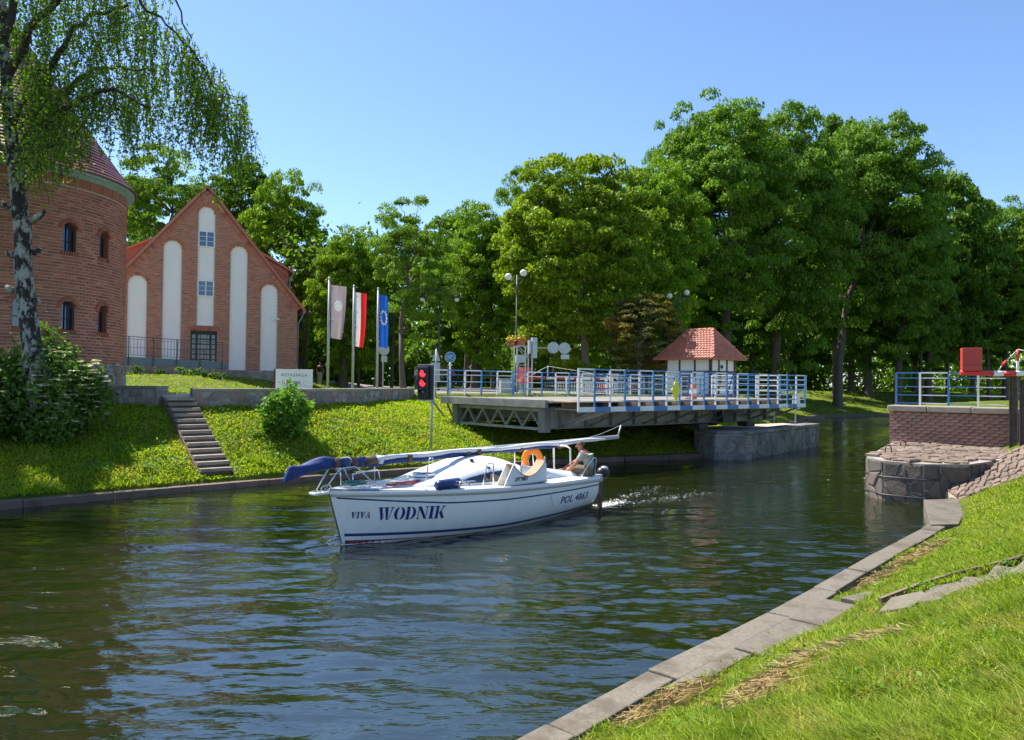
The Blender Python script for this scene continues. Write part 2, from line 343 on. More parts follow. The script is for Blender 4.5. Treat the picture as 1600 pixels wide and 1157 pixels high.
def axis(lo, a, b, hi, step, n=26):
    fine = np.arange(a, b+1e-6, step); g = np.geomspace(1, 1500, n)
    left = a-g[::-1]*(abs(lo-a)/1500) - step; right = b+g*(abs(hi-b)/1500) + step
    return np.concatenate([left, fine, right])
def build_ground():
    xs = axis(-1600, -34, 46, 1600, .4); ys = axis(-300, -6, 92, 2400, .4)
    X, Y = np.meshgrid(xs, ys); Z = ground_z(X, Y)
    V = np.stack([X, Y, Z], -1).reshape(-1, 3); nx, ny = len(xs), len(ys)
    idx = np.arange(nx*ny).reshape(ny, nx); F = np.stack([idx[:-1, :-1], idx[:-1, 1:], idx[1:, 1:], idx[1:, :-1]], -1).reshape(-1, 4)
    me = bpy.data.meshes.new('ground'); me.vertices.add(len(V)); me.vertices.foreach_set('co', V.reshape(-1).astype(np.float32))
    me.loops.add(F.size); me.loops.foreach_set('vertex_index', F.reshape(-1).astype(np.int32))
    me.polygons.add(len(F)); me.polygons.foreach_set('loop_start', np.arange(0, F.size, 4, dtype=np.int32)); me.polygons.foreach_set('loop_total', np.full(len(F), 4, dtype=np.int32))
    me.polygons.foreach_set('use_smooth', np.ones(len(F), dtype=bool)); me.update(calc_edges=True)
    m, nt, b = _mat('turf')
    c = ramp(nt, noise(nt, .9, 6, .7), [(.25, (.06, .10, .010)), (.5, (.13, .18, .016)), (.75, (.21, .25, .02))])
    c = mixc(nt, ramp(nt, noise(nt, 5, 6, .75), [(.5, (0, 0, 0)), (.72, (.7,)*3)]), c, (.12, .095, .045))
    nt.links.new(c, b.inputs['Base Color']); b.inputs['Roughness'].default_value = .9; b.inputs['Specular IOR Level'].default_value = .15
    bump(nt, b, noise(nt, 14, 6, .8), .9, .12)
    me.materials.append(m); o = link('ground', me); tag(o, 'grassy canal banks and park lawn under the trees', kind='structure'); return o
GROUND = build_ground()

def build_water():
    m, nt, b = _mat('canal_water')
    b.inputs['Base Color'].default_value = (.018, .022, .005, 1); b.inputs['Roughness'].default_value = .02; b.inputs['IOR'].default_value = 1.85; b.inputs['Specular IOR Level'].default_value = 1.0
    nt.links.new(ramp(nt, noise(nt, .12, 3, .6), [(.3, (.007, .011, .002)), (.7, (.013, .019, .003))]), b.inputs['Base Color'])
    tc = nt.nodes.new('ShaderNodeTexCoord')
    def rip(scale, sc3, rz, det, dist=0.0):
        mp = nt.nodes.new('ShaderNodeMapping'); mp.inputs['Rotation'].default_value = (0, 0, rz); mp.inputs['Scale'].default_value = sc3
        nt.links.new(tc.outputs['Object'], mp.inputs[0]); n = nt.nodes.new('ShaderNodeTexNoise'); n.inputs['Scale'].default_value = scale; n.inputs['Detail'].default_value = det
        n.inputs['Roughness'].default_value = .45; n.inputs['Distortion'].default_value = dist; nt.links.new(mp.outputs[0], n.inputs['Vector']); return n.outputs['Fac']
    h2 = rip(1.0, (3.0, 8.0, 1), R(14), 2.5, .6); h3 = rip(1.0, (11, 24, 1), R(-20), 3)
    calm = ramp(nt, noise(nt, .22, 3, .5), [(.36, (.12,)*3), (.62, (1, 1, 1))])
    h = mth(nt, 'ADD', mth(nt, 'MULTIPLY', mth(nt, 'MULTIPLY', h2, calm), .20), mth(nt, 'MULTIPLY', mth(nt, 'MULTIPLY', h3, calm), .05))
    bp = nt.nodes.new('ShaderNodeBump'); bp.inputs['Strength'].default_value = 1.0; bp.inputs['Distance'].default_value = .10
    nt.links.new(h, bp.inputs['Height']); nt.links.new(bp.outputs[0], b.inputs['Normal'])
    # real waves in the part of the canal near the boat: many small wave trains crossing, plus the boat's own
    rg = np.random.default_rng(17); nr, ncol = 430, 440; ydep = 4.0*np.exp(np.linspace(0, 1, nr)*math.log(46/4.0)); tanx = np.linspace(-.80, .74, ncol)
    Y, T = np.meshgrid(ydep, tanx, indexing='ij'); X = T*Y; H = np.zeros_like(X)
    for i in range(120):
        lam = .22*math.exp(rg.random()**1.25*math.log(9)); a = math.pi/2+R(6)+rg.normal()*(.28+.25*(lam < .4)); k = 2*math.pi/lam; ph = rg.random()*6.28; amp = .00125*(lam/.4)**.85
        fx, fy, fp = rg.normal()*.35, rg.normal()*.35, rg.random()*6.28; env = .5+.5*np.sin(X*fx+Y*fy+fp); fine = 1-sm(lam*55, lam*95, Y)
        H += amp*env*fine*np.sin(k*(X*math.cos(a)+Y*math.sin(a))+ph)
    c, s_ = math.cos(R(47.07)), math.sin(R(47.07)); bx = (X+3.2)*c+(Y-12.95)*s_; by = -(X+3.2)*s_+(Y-12.95)*c      # along and across the boat
    for sd_ in (-1, 1):
        u = sd_*by-.36*bx-.1; along = np.clip(bx+.4, 0, 99); H += .020*np.exp(-(u/.55)**2)*np.cos(u*2*math.pi/.62)*np.exp(-along/9)*(bx > -.4)
    aft = bx-6.7; H += .016*np.exp(-(by/ (.7+.12*np.abs(aft)))**2)*np.sin(aft*2*math.pi/1.1)*np.exp(-np.clip(aft, 0, 99)/7)*(aft > 0)
    near = sm(18, 9, Y) if False else 1-sm(9, 20, Y); quiet = .35+.65*near; wobb = .55+.45*np.sin(X*.33+Y*.21+.6)*np.sin(X*.19-Y*.27+1.1); H *= quiet*(.6+.5*wobb)
    edge = np.minimum.reduce([sm(0, .06, (T-tanx[0])), sm(0, .06, (tanx[-1]-T)), sm(4.0, 4.3, Y), 1-sm(40, 46, Y)]); H *= edge*1.25
    V = np.stack([X, Y, H], -1).reshape(-1, 3); idx = np.arange(nr*ncol).reshape(nr, ncol); F = np.stack([idx[:-1, :-1], idx[:-1, 1:], idx[1:, 1:], idx[1:, :-1]], -1).reshape(-1, 4)
    E = np.array([(-1500, -300, 0), (1500, -300, 0), (1500, 2000, 0), (-1500, 2000, 0)], float); q = len(V); V = np.concatenate([V, E])
    c0, c1, c2, c3 = idx[0, 0], idx[0, -1], idx[-1, -1], idx[-1, 0]
    me = bpy.data.meshes.new('water'); loops = [F.reshape(-1)]; tot = [4]*len(F)
    for ring in ([q, q+1]+list(idx[0, ::-1]), [q+1, q+2]+list(idx[::-1, -1]), [q+2, q+3]+list(idx[-1, :]), [q+3, q]+list(idx[:, 0])): loops.append(np.array(ring)); tot.append(len(ring))
    L = np.concatenate(loops).astype(np.int32); tot = np.array(tot, dtype=np.int32); st = np.concatenate([[0], np.cumsum(tot)[:-1]]).astype(np.int32)
    me.vertices.add(len(V)); me.vertices.foreach_set('co', V.reshape(-1).astype(np.float32)); me.loops.add(len(L)); me.loops.foreach_set('vertex_index', L)
    me.polygons.add(len(tot)); me.polygons.foreach_set('loop_start', st); me.polygons.foreach_set('loop_total', tot); me.polygons.foreach_set('use_smooth', np.array([True]*len(F)+[False]*4)); me.materials.append(m); me.update(calc_edges=True); me.validate()
    o = link('water', me); tag(o, 'rippled green canal water', kind='structure'); return o
WATER = build_water()

# ------------------------------------------------------------------ points along a polyline
def arc(P):
    s = np.concatenate([[0], np.cumsum(np.hypot(*np.diff(P, axis=0).T))]); return s
def pl(P, S, s):
    i = int(np.clip(np.searchsorted(S, s, side='right')-1, 0, len(P)-2)); t = (s-S[i])/(S[i+1]-S[i]); p = P[i]+(P[i+1]-P[i])*t
    e = .25; a = np.array([np.interp(s-e, S, P[:, 0]), np.interp(s-e, S, P[:, 1])]); b = np.array([np.interp(s+e, S, P[:, 0]), np.interp(s+e, S, P[:, 1])])
    d = (b-a)/np.linalg.norm(b-a); return p, np.array((-d[1], d[0]))
def strip_piece(P, S, s0, s1, o0, o1, z0, z1, side=1, j=.0):
    (a, na), (b, nb) = pl(P, S, s0), pl(P, S, s1); na = na*side; nb = nb*side
    q = [a+na*o0, b+nb*o0, b+nb*o1, a+na*o1]
    q = [p+np.array((random.uniform(-.012, .012), random.uniform(-.012, .012))) for p in q]; m = MB(); m.prism([tuple(p) for p in q], z0, z1 if not j else [z1+random.uniform(-j, j) for _ in range(4)]); return m
# left quay edge
def strip_run(name, P, s0, s1, step, o0, o1, z0, z1, side, mat, piece, label, gap=.012, j=.008, bevel=.015):
    S = arc(P); root = thing(name, (*pl(P, S, (s0+s1)/2)[0], 0), 0); tag(root, label, kind='structure'); s = s0; k = 0
    while s < s1-.2:
        e = min(s+step*random.uniform(.9, 1.1), s1); dz = random.uniform(-j, j)
        strip_piece(P, S, s+gap, e-gap, o0, o1+random.uniform(-.02, .02), z0, z1+dz, side).build(piece, mat, root, world=True, bevel=bevel); s = e; k += 1
    return root
def near_s(P, x, y):
    S = arc(P); ss = np.linspace(0, S[-1], 8000); X = np.interp(ss, S, P[:, 0]); Y = np.interp(ss, S, P[:, 1]); return ss[np.argmin((X-x)**2+(Y-y)**2)]
strip_run('left_quay', QL, near_s(QL, -26, 2.5), near_s(QL, 8.6, 30.3), 1.9, 0, .30, -1.2, .17, 1, MT['kerb'], 'edge_stone', 'dark stone edging along the far canal bank')
strip_run('far_quay', QL, near_s(QL, 9.8, 31.4), near_s(QL, 68, 85), 5, 0, .42, -1.2, .25, 1, MT['kerb'], 'edge_stone', 'stone edging of the far bank beyond the swing bridge')
strip_run('right_quay', QR, near_s(QR, -4.2, .6), near_s(QR, 7.95, 14.1), 1.35, 0, .29, -1.2, .30, -1, MT['concrete'], 'kerb_slab', 'worn concrete kerb slabs along the near bank')

# ------------------------------------------------------------------ irregular stones
def clip_poly(poly, a, b, c):           # keep a*x+b*y<=c
    out = []
    for i in range(len(poly)):
        p, q = poly[i], poly[(i+1) % len(poly)]; dp = a*p[0]+b*p[1]-c; dq = a*q[0]+b*q[1]-c
        if dp <= 0: out.append(p)
        if dp*dq < 0: t = dp/(dp-dq); out.append((p[0]+(q[0]-p[0])*t, p[1]+(q[1]-p[1])*t))
    return out
def cells(U, V, su, sv, jit=.38, seed=1):
    rg = random.Random(seed); nu, nv = max(1, round(U/su)), max(1, round(V/sv)); P = []
    for j in range(nv):
        for i in range(nu):
            P.append(((i+.5+(.25 if j % 2 else -.25)+rg.uniform(-jit, jit))*U/nu, (j+.5+rg.uniform(-jit, jit)*.8)*V/nv))
    res = []
    for p in P:
        poly = [(0, 0), (U, 0), (U, V), (0, V)]
        for q in P:
            if q is p: continue
            dx, dy = q[0]-p[0], q[1]-p[1]
            if dx*dx+dy*dy > (4*max(su, sv))**2: continue
            poly = clip_poly(poly, dx, dy, dx*(p[0]+q[0])/2+dy*(p[1]+q[1])/2)
            if len(poly) < 3: break
        if len(poly) >= 3: res.append(poly)
    return res
def stones(fn, U, V, su, sv, parent, mat, name='stone', joint=.018, proud=.035, jit=.38, seed=1, keep=None, join=False):
    """fn(u, v, h) -> world point; each cell one domed stone"""
    J = MB()
    for poly in cells(U, V, su, sv, jit, seed):
        cx = sum(p[0] for p in poly)/len(poly); cy = sum(p[1] for p in poly)/len(poly)
        if keep and not keep(cx, cy): continue
        r = max(math.hypot(p[0]-cx, p[1]-cy) for p in poly); s1 = max(.5, 1-joint/r); h = proud*random.uniform(.55, 1.3)
        # drop very short edges
        q = []
        for p in poly:
            if not q or math.hypot(p[0]-q[-1][0], p[1]-q[-1][1]) > .02: q.append(p)
        if len(q) < 3: continue
        n = len(q); ring = lambda s, hh: [fn(cx+(p[0]-cx)*s, cy+(p[1]-cy)*s, hh) for p in q]
        vs = ring(s1, -.03)+ring(s1*.99, h*.6)+ring(s1*.78, h)
        fs = [[i, (i+1) % n, n+(i+1) % n, n+i] for i in range(n)]+[[n+i, n+(i+1) % n, 2*n+(i+1) % n, 2*n+i] for i in range(n)]+[list(range(2*n, 3*n))]
        if join: J.add(vs, fs, 0, False)
        else: m = MB().add(vs, fs, 0, False); m.build(name, mat, parent, world=True)
    if join and J.v: tag(J.build(name, mat, parent, world=True), kind='stuff')
def face_fn(a, b, z0, nrm):
    a = Vector(a); b = Vector(b); d = (b-a).normalized(); n = Vector(nrm)
    return lambda u, v, h: Vector((a.x+d.x*u+n.x*h, a.y+d.y*u+n.y*h, z0+v))
def wall_run(name, pts, z0, z1, th, label, cat, group=None, seed=3, cop=.09, over=.05, su=.34, sv=.22, coplen=1.3):
    """retaining wall of field stones, near face on the polyline pts (walking left to right as seen from the canal)"""
    root = thing(name, (pts[0][0], pts[0][1], z0), 0, label, cat, group); core = MB(); 
    for i in range(len(pts)-1):
        a, b = Vector((*pts[i], 0)), Vector((*pts[i+1], 0)); d = (b-a); L = d.length; d.normalize(); n = Vector((d.y, -d.x, 0))
        core.prism([(a-n*.0).to_2d()[:], (b).to_2d()[:], (b-n*th).to_2d()[:], (a-n*th).to_2d()[:]], z0-.5, z1)
        stones(face_fn(a, b, z0-.15, n), L, z1-z0+.15-.01, su, sv, root, MT['stone'], seed=seed+i, proud=.03)
        nc = max(1, round(L/coplen))
        for k in range(nc):
            p, q = a+d*(L*k/nc+.006), a+d*(L*(k+1)/nc-.006)
            MB().prism([(p+n*over).to_2d()[:], (q+n*over).to_2d()[:], (q-n*(th+over)).to_2d()[:], (p-n*(th+over)).to_2d()[:]], z1+.002, z1+cop+random.uniform(-.004, .006)).build('coping_slab', MT['coping'], root, world=True, bevel=.012)
    # end faces
    for e, s in ((0, -1), (-1, 1)):
        a = Vector((*pts[e], 0)); b = Vector((*(pts[1] if e == 0 else pts[-2]), 0)); d = (a-b).normalized(); n2 = Vector((d.y, -d.x, 0))*(1 if e == -1 else -1)
        st, en = (a-n2*th, a) if e == 0 else (a, a-n2*th)
        stones(face_fn(st, en, z0-.15, d), th, z1-z0+.14, su, sv, root, MT['stone'], seed=seed+20, proud=.02)
    core.build('core', MT['mortar'], root, world=True); return root
wall_run('retaining_wall', [(-17.6, 23.9), (-13.4, 23.45), (-10.93, 22.75)], 2.1, 2.62, .42, 'low field stone wall left of the steps, in front of the round tower', 'wall', seed=31)
wall_run('retaining_wall', [(-10.0, 23.1), (-7.1, 25.1), (-5.6, 27.9), (-4.45, 33.6)], 2.08, 2.56, .42, 'long field stone wall with pale coping running from the steps to the traffic light', 'wall', seed=51)

# ------------------------------------------------------------------ stairs down the bank
def build_stairs():
    b0 = Vector((-7.98, 20.02, .20)); t0 = Vector((-10.45, 23.05, 2.36)); n = 13; b0.z = gz(b0.x, b0.y)+.04
    d = Vector((t0.x-b0.x, t0.y-b0.y, 0)); L = d.length; d.normalize(); side = Vector((d.y, -d.x, 0)); W = .84
    b0.z = gz(b0.x, b0.y)+.03
    root = thing('stone_steps', b0, math.atan2(d.y, d.x), 'flight of narrow stone steps climbing the grass bank to the gap in the wall', 'steps'); rise = (t0.z-b0.z)/n; run = L/n
    for k in range(n):
        z = (k+1)*rise; x = k*run
        MB().box((x+run*.60, random.uniform(-.01, .01), z-.045), (run*1.30, W, .09)).build('step', MT['step_stone'], root, bevel=.006)
        MB().box((x+run*.68, 0, z-rise/2-.12), (run*1.1, W*.97, rise+.06)).build('riser_base', MT['kerb'], root)  # darker than the treads: the weaker light on risers is put into the colour
    for s in (-1, 1):
        m = MB(); m.slab([(-.05, s*(W/2+.01), -.25), (L+.1, s*(W/2+.01), 2.09-.32), (L+.1, s*(W/2+.01), 2.09-.05), (-.05, s*(W/2+.01), .0)], (0, s*.02, 0)); m.build('side_kerb', MT['kerb'], root)
    # landing and path behind
    q = MB(); q.prism([(-11.0, 22.9), (-9.95, 23.3), (-9.0, 27.5), (-11.7, 27.2)], 2.0, 2.425); tag(q.build('landing', MT['paving']), 'pale paved landing at the top of the stone steps', kind='structure')
build_stairs()
def sheet(name, poly, dz, mat, label, nn=24):
    """a paved strip lying on the plateau; poly = left edge points and right edge points of equal count"""
    A, B = poly; m = MB(); A = np.array(A, float); B = np.array(B, float); SA, SB = arc(A), arc(B)
    for i in range(nn+1):
        t = i/nn; a = np.array([np.interp(t*SA[-1], SA, A[:, k]) for k in (0, 1)]); b = np.array([np.interp(t*SB[-1], SB, B[:, k]) for k in (0, 1)])
        for k in range(5): p = a+(b-a)*k/4; m.v.append((p[0], p[1], gz(p[0], p[1])+dz))
    for i in range(nn):
        for k in range(4): m.f.append([i*5+k, i*5+k+1, i*5+k+6, i*5+k+5]); m.m.append(0); m.smooth.append(True)
    tag(m.build(name, mat), label, kind='structure')
sheet('road', ([(-2.9, 33.5), (-8, 44), (-14, 60), (-40, 90)], [(7, 41.8), (4, 48), (-4, 66), (-26, 100)]), .035, MT['asphalt'], 'asphalt road leading to the swing bridge')
sheet('footpath', ([(-9.5, 27.3), (-6.5, 33), (-6.5, 45), (-9, 60), (-20, 90)], [(-8.0, 27.0), (-5.1, 33), (-4.6, 45), (-7, 60), (-17, 90)]), .03, MT['paving'], 'pale footpath behind the stone wall')

# ------------------------------------------------------------------ near bank slabs
def slab_px(px_list, z, th, mat, name, parent, dz=None):
    zs = z if isinstance(z, (list, tuple)) else [z]*len(px_list); P = [atz(x, y, zz) for (x, y), zz in zip(px_list, zs)]
    return MB().prism([(p.x, p.y) for p in P], [zz-th for zz in zs], list(zs)).build(name, mat, parent, world=True, bevel=.012)
land = thing('slab_landing', atz(1250, 970, .3)); tag(land, 'flat concrete slabs beside the kerb at the foot of the slab path', kind='structure')
S_ = arc(QR)
for k, (p0, p1, o1) in enumerate((((1.55, 6.15), (2.45, 7.1), .50), ((2.48, 7.1), (3.35, 8.0), 1.02), ((3.37, 8.0), (4.05, 8.85), .95))):
    a_, b_ = near_s(QR, *p0), near_s(QR, *p1); strip_piece(QR, S_, a_+.012, b_-.012, .315, o1, -.1, .325 if k else .31, -1, .006).build('slab', MT['concrete'], land, world=True, bevel=.012)
MB().prism([tuple(pl(QR, S_, near_s(QR, 4.05, 8.85))[0]-pl(QR, S_, near_s(QR, 4.05, 8.85))[1]*o) for o in (.9, .5)]+[tuple(pl(QR, S_, near_s(QR, 4.5, 9.5))[0]-pl(QR, S_, near_s(QR, 4.5, 9.5))[1]*.72)], .0, .37).build('slab', MT['concrete'], land, world=True, bevel=.01)
slab_px([(1443, 781), (1504, 779), (1512, 790), (1498, 819), (1454, 820)], .33, 1.2, MT['concrete'], 'slab', land)
pth = thing('slab_path', atz(1480, 930, .6)); tag(pth, 'short concrete stepping slabs climbing the near bank beside a timber edge', kind='structure')
def gp(px, py, up=.0): p = on_ground(px, py, 3, 30); return Vector((p.x, p.y, p.z+up))
for q in ([(1372, 968), (1392, 946), (1440, 935), (1452, 941), (1424, 960)], [(1430, 953), (1458, 928), (1500, 921), (1508, 928), (1470, 948)], [(1474, 938), (1508, 912), (1542, 916), (1522, 932)], [(1530, 924), (1556, 894), (1596, 900), (1560, 922)], [(1572, 912), (1602, 884), (1640, 876), (1640, 902)]):
    P = [gp(x, y, .075) for x, y in q]; MB().prism([(p.x, p.y) for p in P], [p.z-.2 for p in P], [p.z for p in P]).build('slab', MT['concrete'], pth, world=True, bevel=.012)
E = [gp(x, y) for x, y in ((1376, 948), (1432, 926), (1480, 911), (1530, 899), (1570, 889), (1612, 876), (1670, 858))]
for a, b in zip(E[:-1], E[1:]): MB().bar(a+Vector((0, 0, .02)), b+Vector((0, 0, .02)), .04, .14).build('edge_board', MT['kerb'], pth, world=True)

# ------------------------------------------------------------------ cobbled slope by the abutment
cs = thing('cobbled_slope', (12.2, 18.9, .6)); tag(cs, 'cobbled slope between the grass and the stone pier', kind='structure')
def cob_fn(a, b, c, d):
    a, b, c, d = map(Vector, (a, b, c, d))
    def f(u, v, h):
        s, t = u/6.0, v/2.2; p = (a*(1-s)+b*s)*(1-t)+(d*(1-s)+c*s)*t; return p+Vector((-.2, -.2, .95)).normalized()*h
    return f
ca, cb, cc, cd = Vector((10.45, 17.15, .30)), Vector((15.0, 17.3, 1.55)), Vector((16.5, 21.2, 1.62)), Vector((11.0, 18.95, .42))
for p in (cb, cc): p.z = gz(p.x, p.y)+.10
stones(cob_fn(ca, cb, cc, cd), 6.0, 2.2, .26, .2, cs, MT['cobble'], name='cobble', joint=.02, proud=.06, seed=5)
MB().slab([ca+Vector((0, 0, -.02)), cb+Vector((0, 0, -.02)), cc+Vector((0, 0, -.02)), cd+Vector((0, 0, -.02))], (0, 0, -.6)).build('bedding', MT['mortar'], cs, world=True)

# ------------------------------------------------------------------ stone piers in the water
def pier(name, poly, zt, label, seed, group=None, su=.55, sv=.42, ff=None, top=True, bands=False):
    """poly: clockwise seen from above starting at the left; zt heights of the top per corner; ff: indices of faces that show"""
    root = thing(name, (poly[0][0], poly[0][1], 0), 0, label, 'pier', group)
    MB().prism(poly, [-1.2]*len(poly), [z-.02 for z in zt]).build('core', MT['mortar'] if not bands else MT['pale_mortar'], root, world=True)
    n = len(poly)
    for i in (ff if ff is not None else range(n)):
        a = Vector((*poly[i], 0)); b = Vector((*poly[(i+1) % n], 0)); L = (b-a).length; d = (b-a)/L; nr = Vector((d.y, -d.x, 0)); za, zb = zt[i], zt[(i+1) % n]
        hmax = min(za, zb)+.25
        stones(face_fn(a, b, -.25, nr), L, hmax-.03, su, sv, root, MT['wet_stone'] if not bands else MT['pier_stone'], seed=seed+i, proud=.05, joint=.018 if not bands else .028)
    return root
PA = [(9.62, 19.95), (9.62, 19.05), (10.3, 18.4), (11.45, 18.4), (14.3, 20.3), (15.7, 21.6), (12.45, 24.0)]
PZ = [1.06, 1.04, 1.03, 1.04, 1.10, 1.16, 1.16]
rp = pier('stone_pier', PA, PZ, 'near stone pier with cobbled top jutting into the water below the brick wall', 71, ff=[0, 1, 2, 3, 6], bands=True, sv=.4, su=.5)
def inside(poly, x, y):
    c = False
    for i in range(len(poly)):
        (x1, y1), (x2, y2) = poly[i], poly[(i+1) % len(poly)]
        if (y1 > y) != (y2 > y) and x < (x2-x1)*(y-y1)/(y2-y1)+x1: c = not c
    return c
stones(lambda u, v, h: Vector((9.4+u, 18.2+v, 1.03+.022*v+h*.8)), 6.4, 6.0, .42, .24, rp, MT['cobble'], name='cobble', joint=.03, proud=.06, seed=8, jit=.42,
       keep=lambda x, y: inside([(9.75, 19.95), (9.75, 19.15), (10.35, 18.55), (11.4, 18.55), (14.1, 20.3), (15.3, 21.5), (12.5, 23.75)], 9.4+x, 18.2+y))
for k, (zz, rr) in enumerate(((.16, .05), (.62, .045))):            # the iron bands round the nose
    MB().tube([(PA[0][0]-.04, PA[0][1], zz), (PA[1][0]-.05, PA[1][1]-.02, zz), (PA[2][0]-.02, PA[2][1]-.05, zz), (PA[2][0]+.35, PA[2][1]-.05, zz)], .018, 5).build('iron_band', MT['dark_steel'], rp, world=True)
MB().bar((9.98, 18.66, .05), (9.98, 18.66, .85), .03, .02).build('iron_strap', MT['dark_steel'], rp, world=True)
MB().bar((10.75, 18.35, .1), (10.62, 18.35, .95), .03, .02).build('iron_strap', MT['dark_steel'], rp, world=True)
for (px, py, lb) in ((1388, 707, 'iron mooring ring standing on the near edge of the stone pier'), (1411, 698, 'iron mooring ring standing on the pier nearer the brick wall')):
    p = atz(px, py, 1.13); m = MB(); m.tube([(-.11, 0, 0)]+[(-.11*math.cos(a), 0, .08+.11*math.sin(a)) for a in np.linspace(0, math.pi, 9)]+[(.11, 0, 0)], .016, 6)
    o = m.build('mooring_ring', MT['dark_steel'], None, loc=p, rot=(0, 0, R(20))); tag(o, lb, 'mooring ring')
PB = [(7.6, 30.6), (8.05, 29.0), (9.2, 29.1), (15.1, 36.3), (14.2, 38.6), (8.6, 34.4)]
lp = pier('stone_pier', PB, [1.0, 1.0, 1.0, 1.02, 1.02, 1.0], 'long stone pier carrying the swing bridge over the water', 91, ff=[0, 1, 2, 3], su=.75, sv=.45)
for k in range(9):
    a = Vector((9.25, 29.1, 1.0)); b = Vector((15.1, 36.2, 1.02)); d = (b-a).normalized(); n = Vector((d.y, -d.x, 0)); L = (b-a).length/9; p = a+d*(L*k+.01); q = a+d*(L*(k+1)-.01)
    MB().prism([(p+n*.06).to_2d()[:], (q+n*.06).to_2d()[:], (q-n*.7).to_2d()[:], (p-n*.7).to_2d()[:]], .985, 1.12).build('coping_slab', MT['wet_stone'], lp, world=True, bevel=.015)
MB().prism([(7.7, 30.5), (8.1, 29.08), (9.2, 29.15), (8.5, 30.3)], .985, 1.115).build('coping_slab', MT['wet_stone'], lp, world=True, bevel=.015)

# ------------------------------------------------------------------ brick abutment on the right
def build_abutment():
    a = Vector((AB0[0], AB0[1], 0)); ang = math.atan2(_ad[1], _ad[0]); root = thing('brick_abutment', (a.x, a.y, 1.1), ang, 'weathered red brick abutment wall with stone coping above the near pier', 'wall')
    L = 3.75; H0, H1 = 0.0, 1.03      # local z from 1.1
    MB().box((L/2+1.4, .52, H1/2-.6), (L+2.8, 1.0, H1+1.2)).build('core', MT['mortar'], root)
    bl, bh = .262, .094; proto = MB().box((0, 0, 0), (bl-.012, .05, bh-.012)).mesh('brick', MT['old_brick']); half = MB().box((0, 0, 0), (bl/2-.012, .05, bh-.012)).mesh('half_brick', MT['old_brick'])
    rows = 11
    for j in range(rows):
        x = 0 if j % 2 else -bl/2
        while x < L-.05:
            x0, x1 = max(x, 0), min(x+bl, L)
            if x1-x0 > .08:
                me = proto if x1-x0 > bl-.01 else half; o = link('brick', me, root, ((x0+x1)/2, .01+random.uniform(-.006, .006), j*bh+bh/2+.0)); 
                if me is half: o.scale = ((x1-x0)/(bl/2), 1, 1)
            x += bl
        for k in range(4): link('brick', proto, root, (.008+random.uniform(-.004, .004), .16+k*bl, j*bh+bh/2), (0, 0, R(90)))
    x = -.06
    for w in (1.15, 1.2, 1.5):
        MB().box((x+w/2, .42, H1+.115), (w-.015, 1.1, .2+random.uniform(-.01, .01)), ry=random.uniform(-.006, .006)).build('coping_slab', MT['coping'], root, bevel=.03); x += w
    # railing on the coping
    r = thing('bridge_railing', (a.x, a.y, 2.35), ang, 'blue and white railing on top of the brick abutment', 'railing')
    xs = [.12, .82, 1.62, 2.42, 3.16]; c = ['blue', 'white', 'blue', 'white', 'white']
    for i, x in enumerate(xs[:-1]): MB().box((x, .3, .53), (.055, .055, 1.06)).build('post', MT[c[i]+'_rail'], r)
    for i in range(4):
        for z in (1.05, .88, .60, .33, .07):
            MB().box(((xs[i]+xs[i+1])/2, .3, z), (xs[i+1]-xs[i]-.056, .04, .045 if z > 1 else .03)).build('rail', MT['blue_rail' if i % 2 == 0 else 'white_rail'], r)
    ext = MB(); 
    # tall brown steel guide posts
    for px, d, lb, w in ((1584, 21.6, 'brown steel channel post standing against the right end of the brick wall', .22), (1600, 20.2, 'brown steel channel post at the right edge beside the barrier', .20)):
        p = at(px, 600, d); t = thing('steel_post', (p.x, p.y, .6), ang, lb, 'post')
        h = 2.7 if px < 1590 else 2.55
        MB().box((0, 0, h/2), (w, .02, h)).box((-w/2+.012, -.06, h/2), (.02, .12, h)).box((w/2-.012, -.06, h/2), (.02, .12, h)).build('channel', MT['brown_steel'], t)
        MB().box((0, -.05, .02), (w+.14, .26, .04)).build('foot_plate', MT['brown_steel'], t); MB().box((0, -.03, h+.015), (w+.04, .16, .03)).build('cap', MT['brown_steel'], t)
    # barrier with counterweight
    p = at(1587, 584, 20.9); b = thing('barrier', (p.x, p.y, p.z-.0), R(-19), 'red and white barrier beam with a red counterweight box on the right abutment', 'barrier')
    MB().tube([(-1.38, 0, .02), (-.55, 0, .0)], .075, 12).build('beam_section', MT['red'], b); MB().tube([(-.55, 0, 0), (-.3, 0, 0)], .078, 12).build('beam_section', MT['white'], b)
    MB().tube([(-.3, 0, 0), (.0, 0, 0)], .075, 12).build('beam_section', MT['red'], b); MB().tube([(0, 0, 0), (.9, 0, .03)], .075, 12).build('beam_section', MT['white'], b)
    cw = MB().box((-1.10, 0, .40), (.50, .26, .66)).build('counterweight', MT['red_rail'], b, bevel=.012); MB().box((-1.10, -.133, .24), (.50, .008, .015)).build('seam', MT['dark_steel'], cw)
    MB().tube([(.05, 0, .0), (.05, 0, .36)], .038, 8).build('mast_section', MT['white'], b); MB().tube([(.05, 0, .36), (.05, 0, .68)], .038, 8).build('mast_section', MT['red'], b)
    MB().tube([(.05, 0, .68), (-.22, 0, .36)], .014, 6).tube([(-.33, 0, .24), (-.42, 0, .08)], .014, 6).tube([(.05, 0, .68), (.9, 0, .5)], .014, 6).build('stay_rod', MT['grey'], b)
    MB().tube([(-.22, 0, .37), (-.34, 0, .22)], .035, 8).build('turnbuckle', MT['red'], b)
build_abutment()
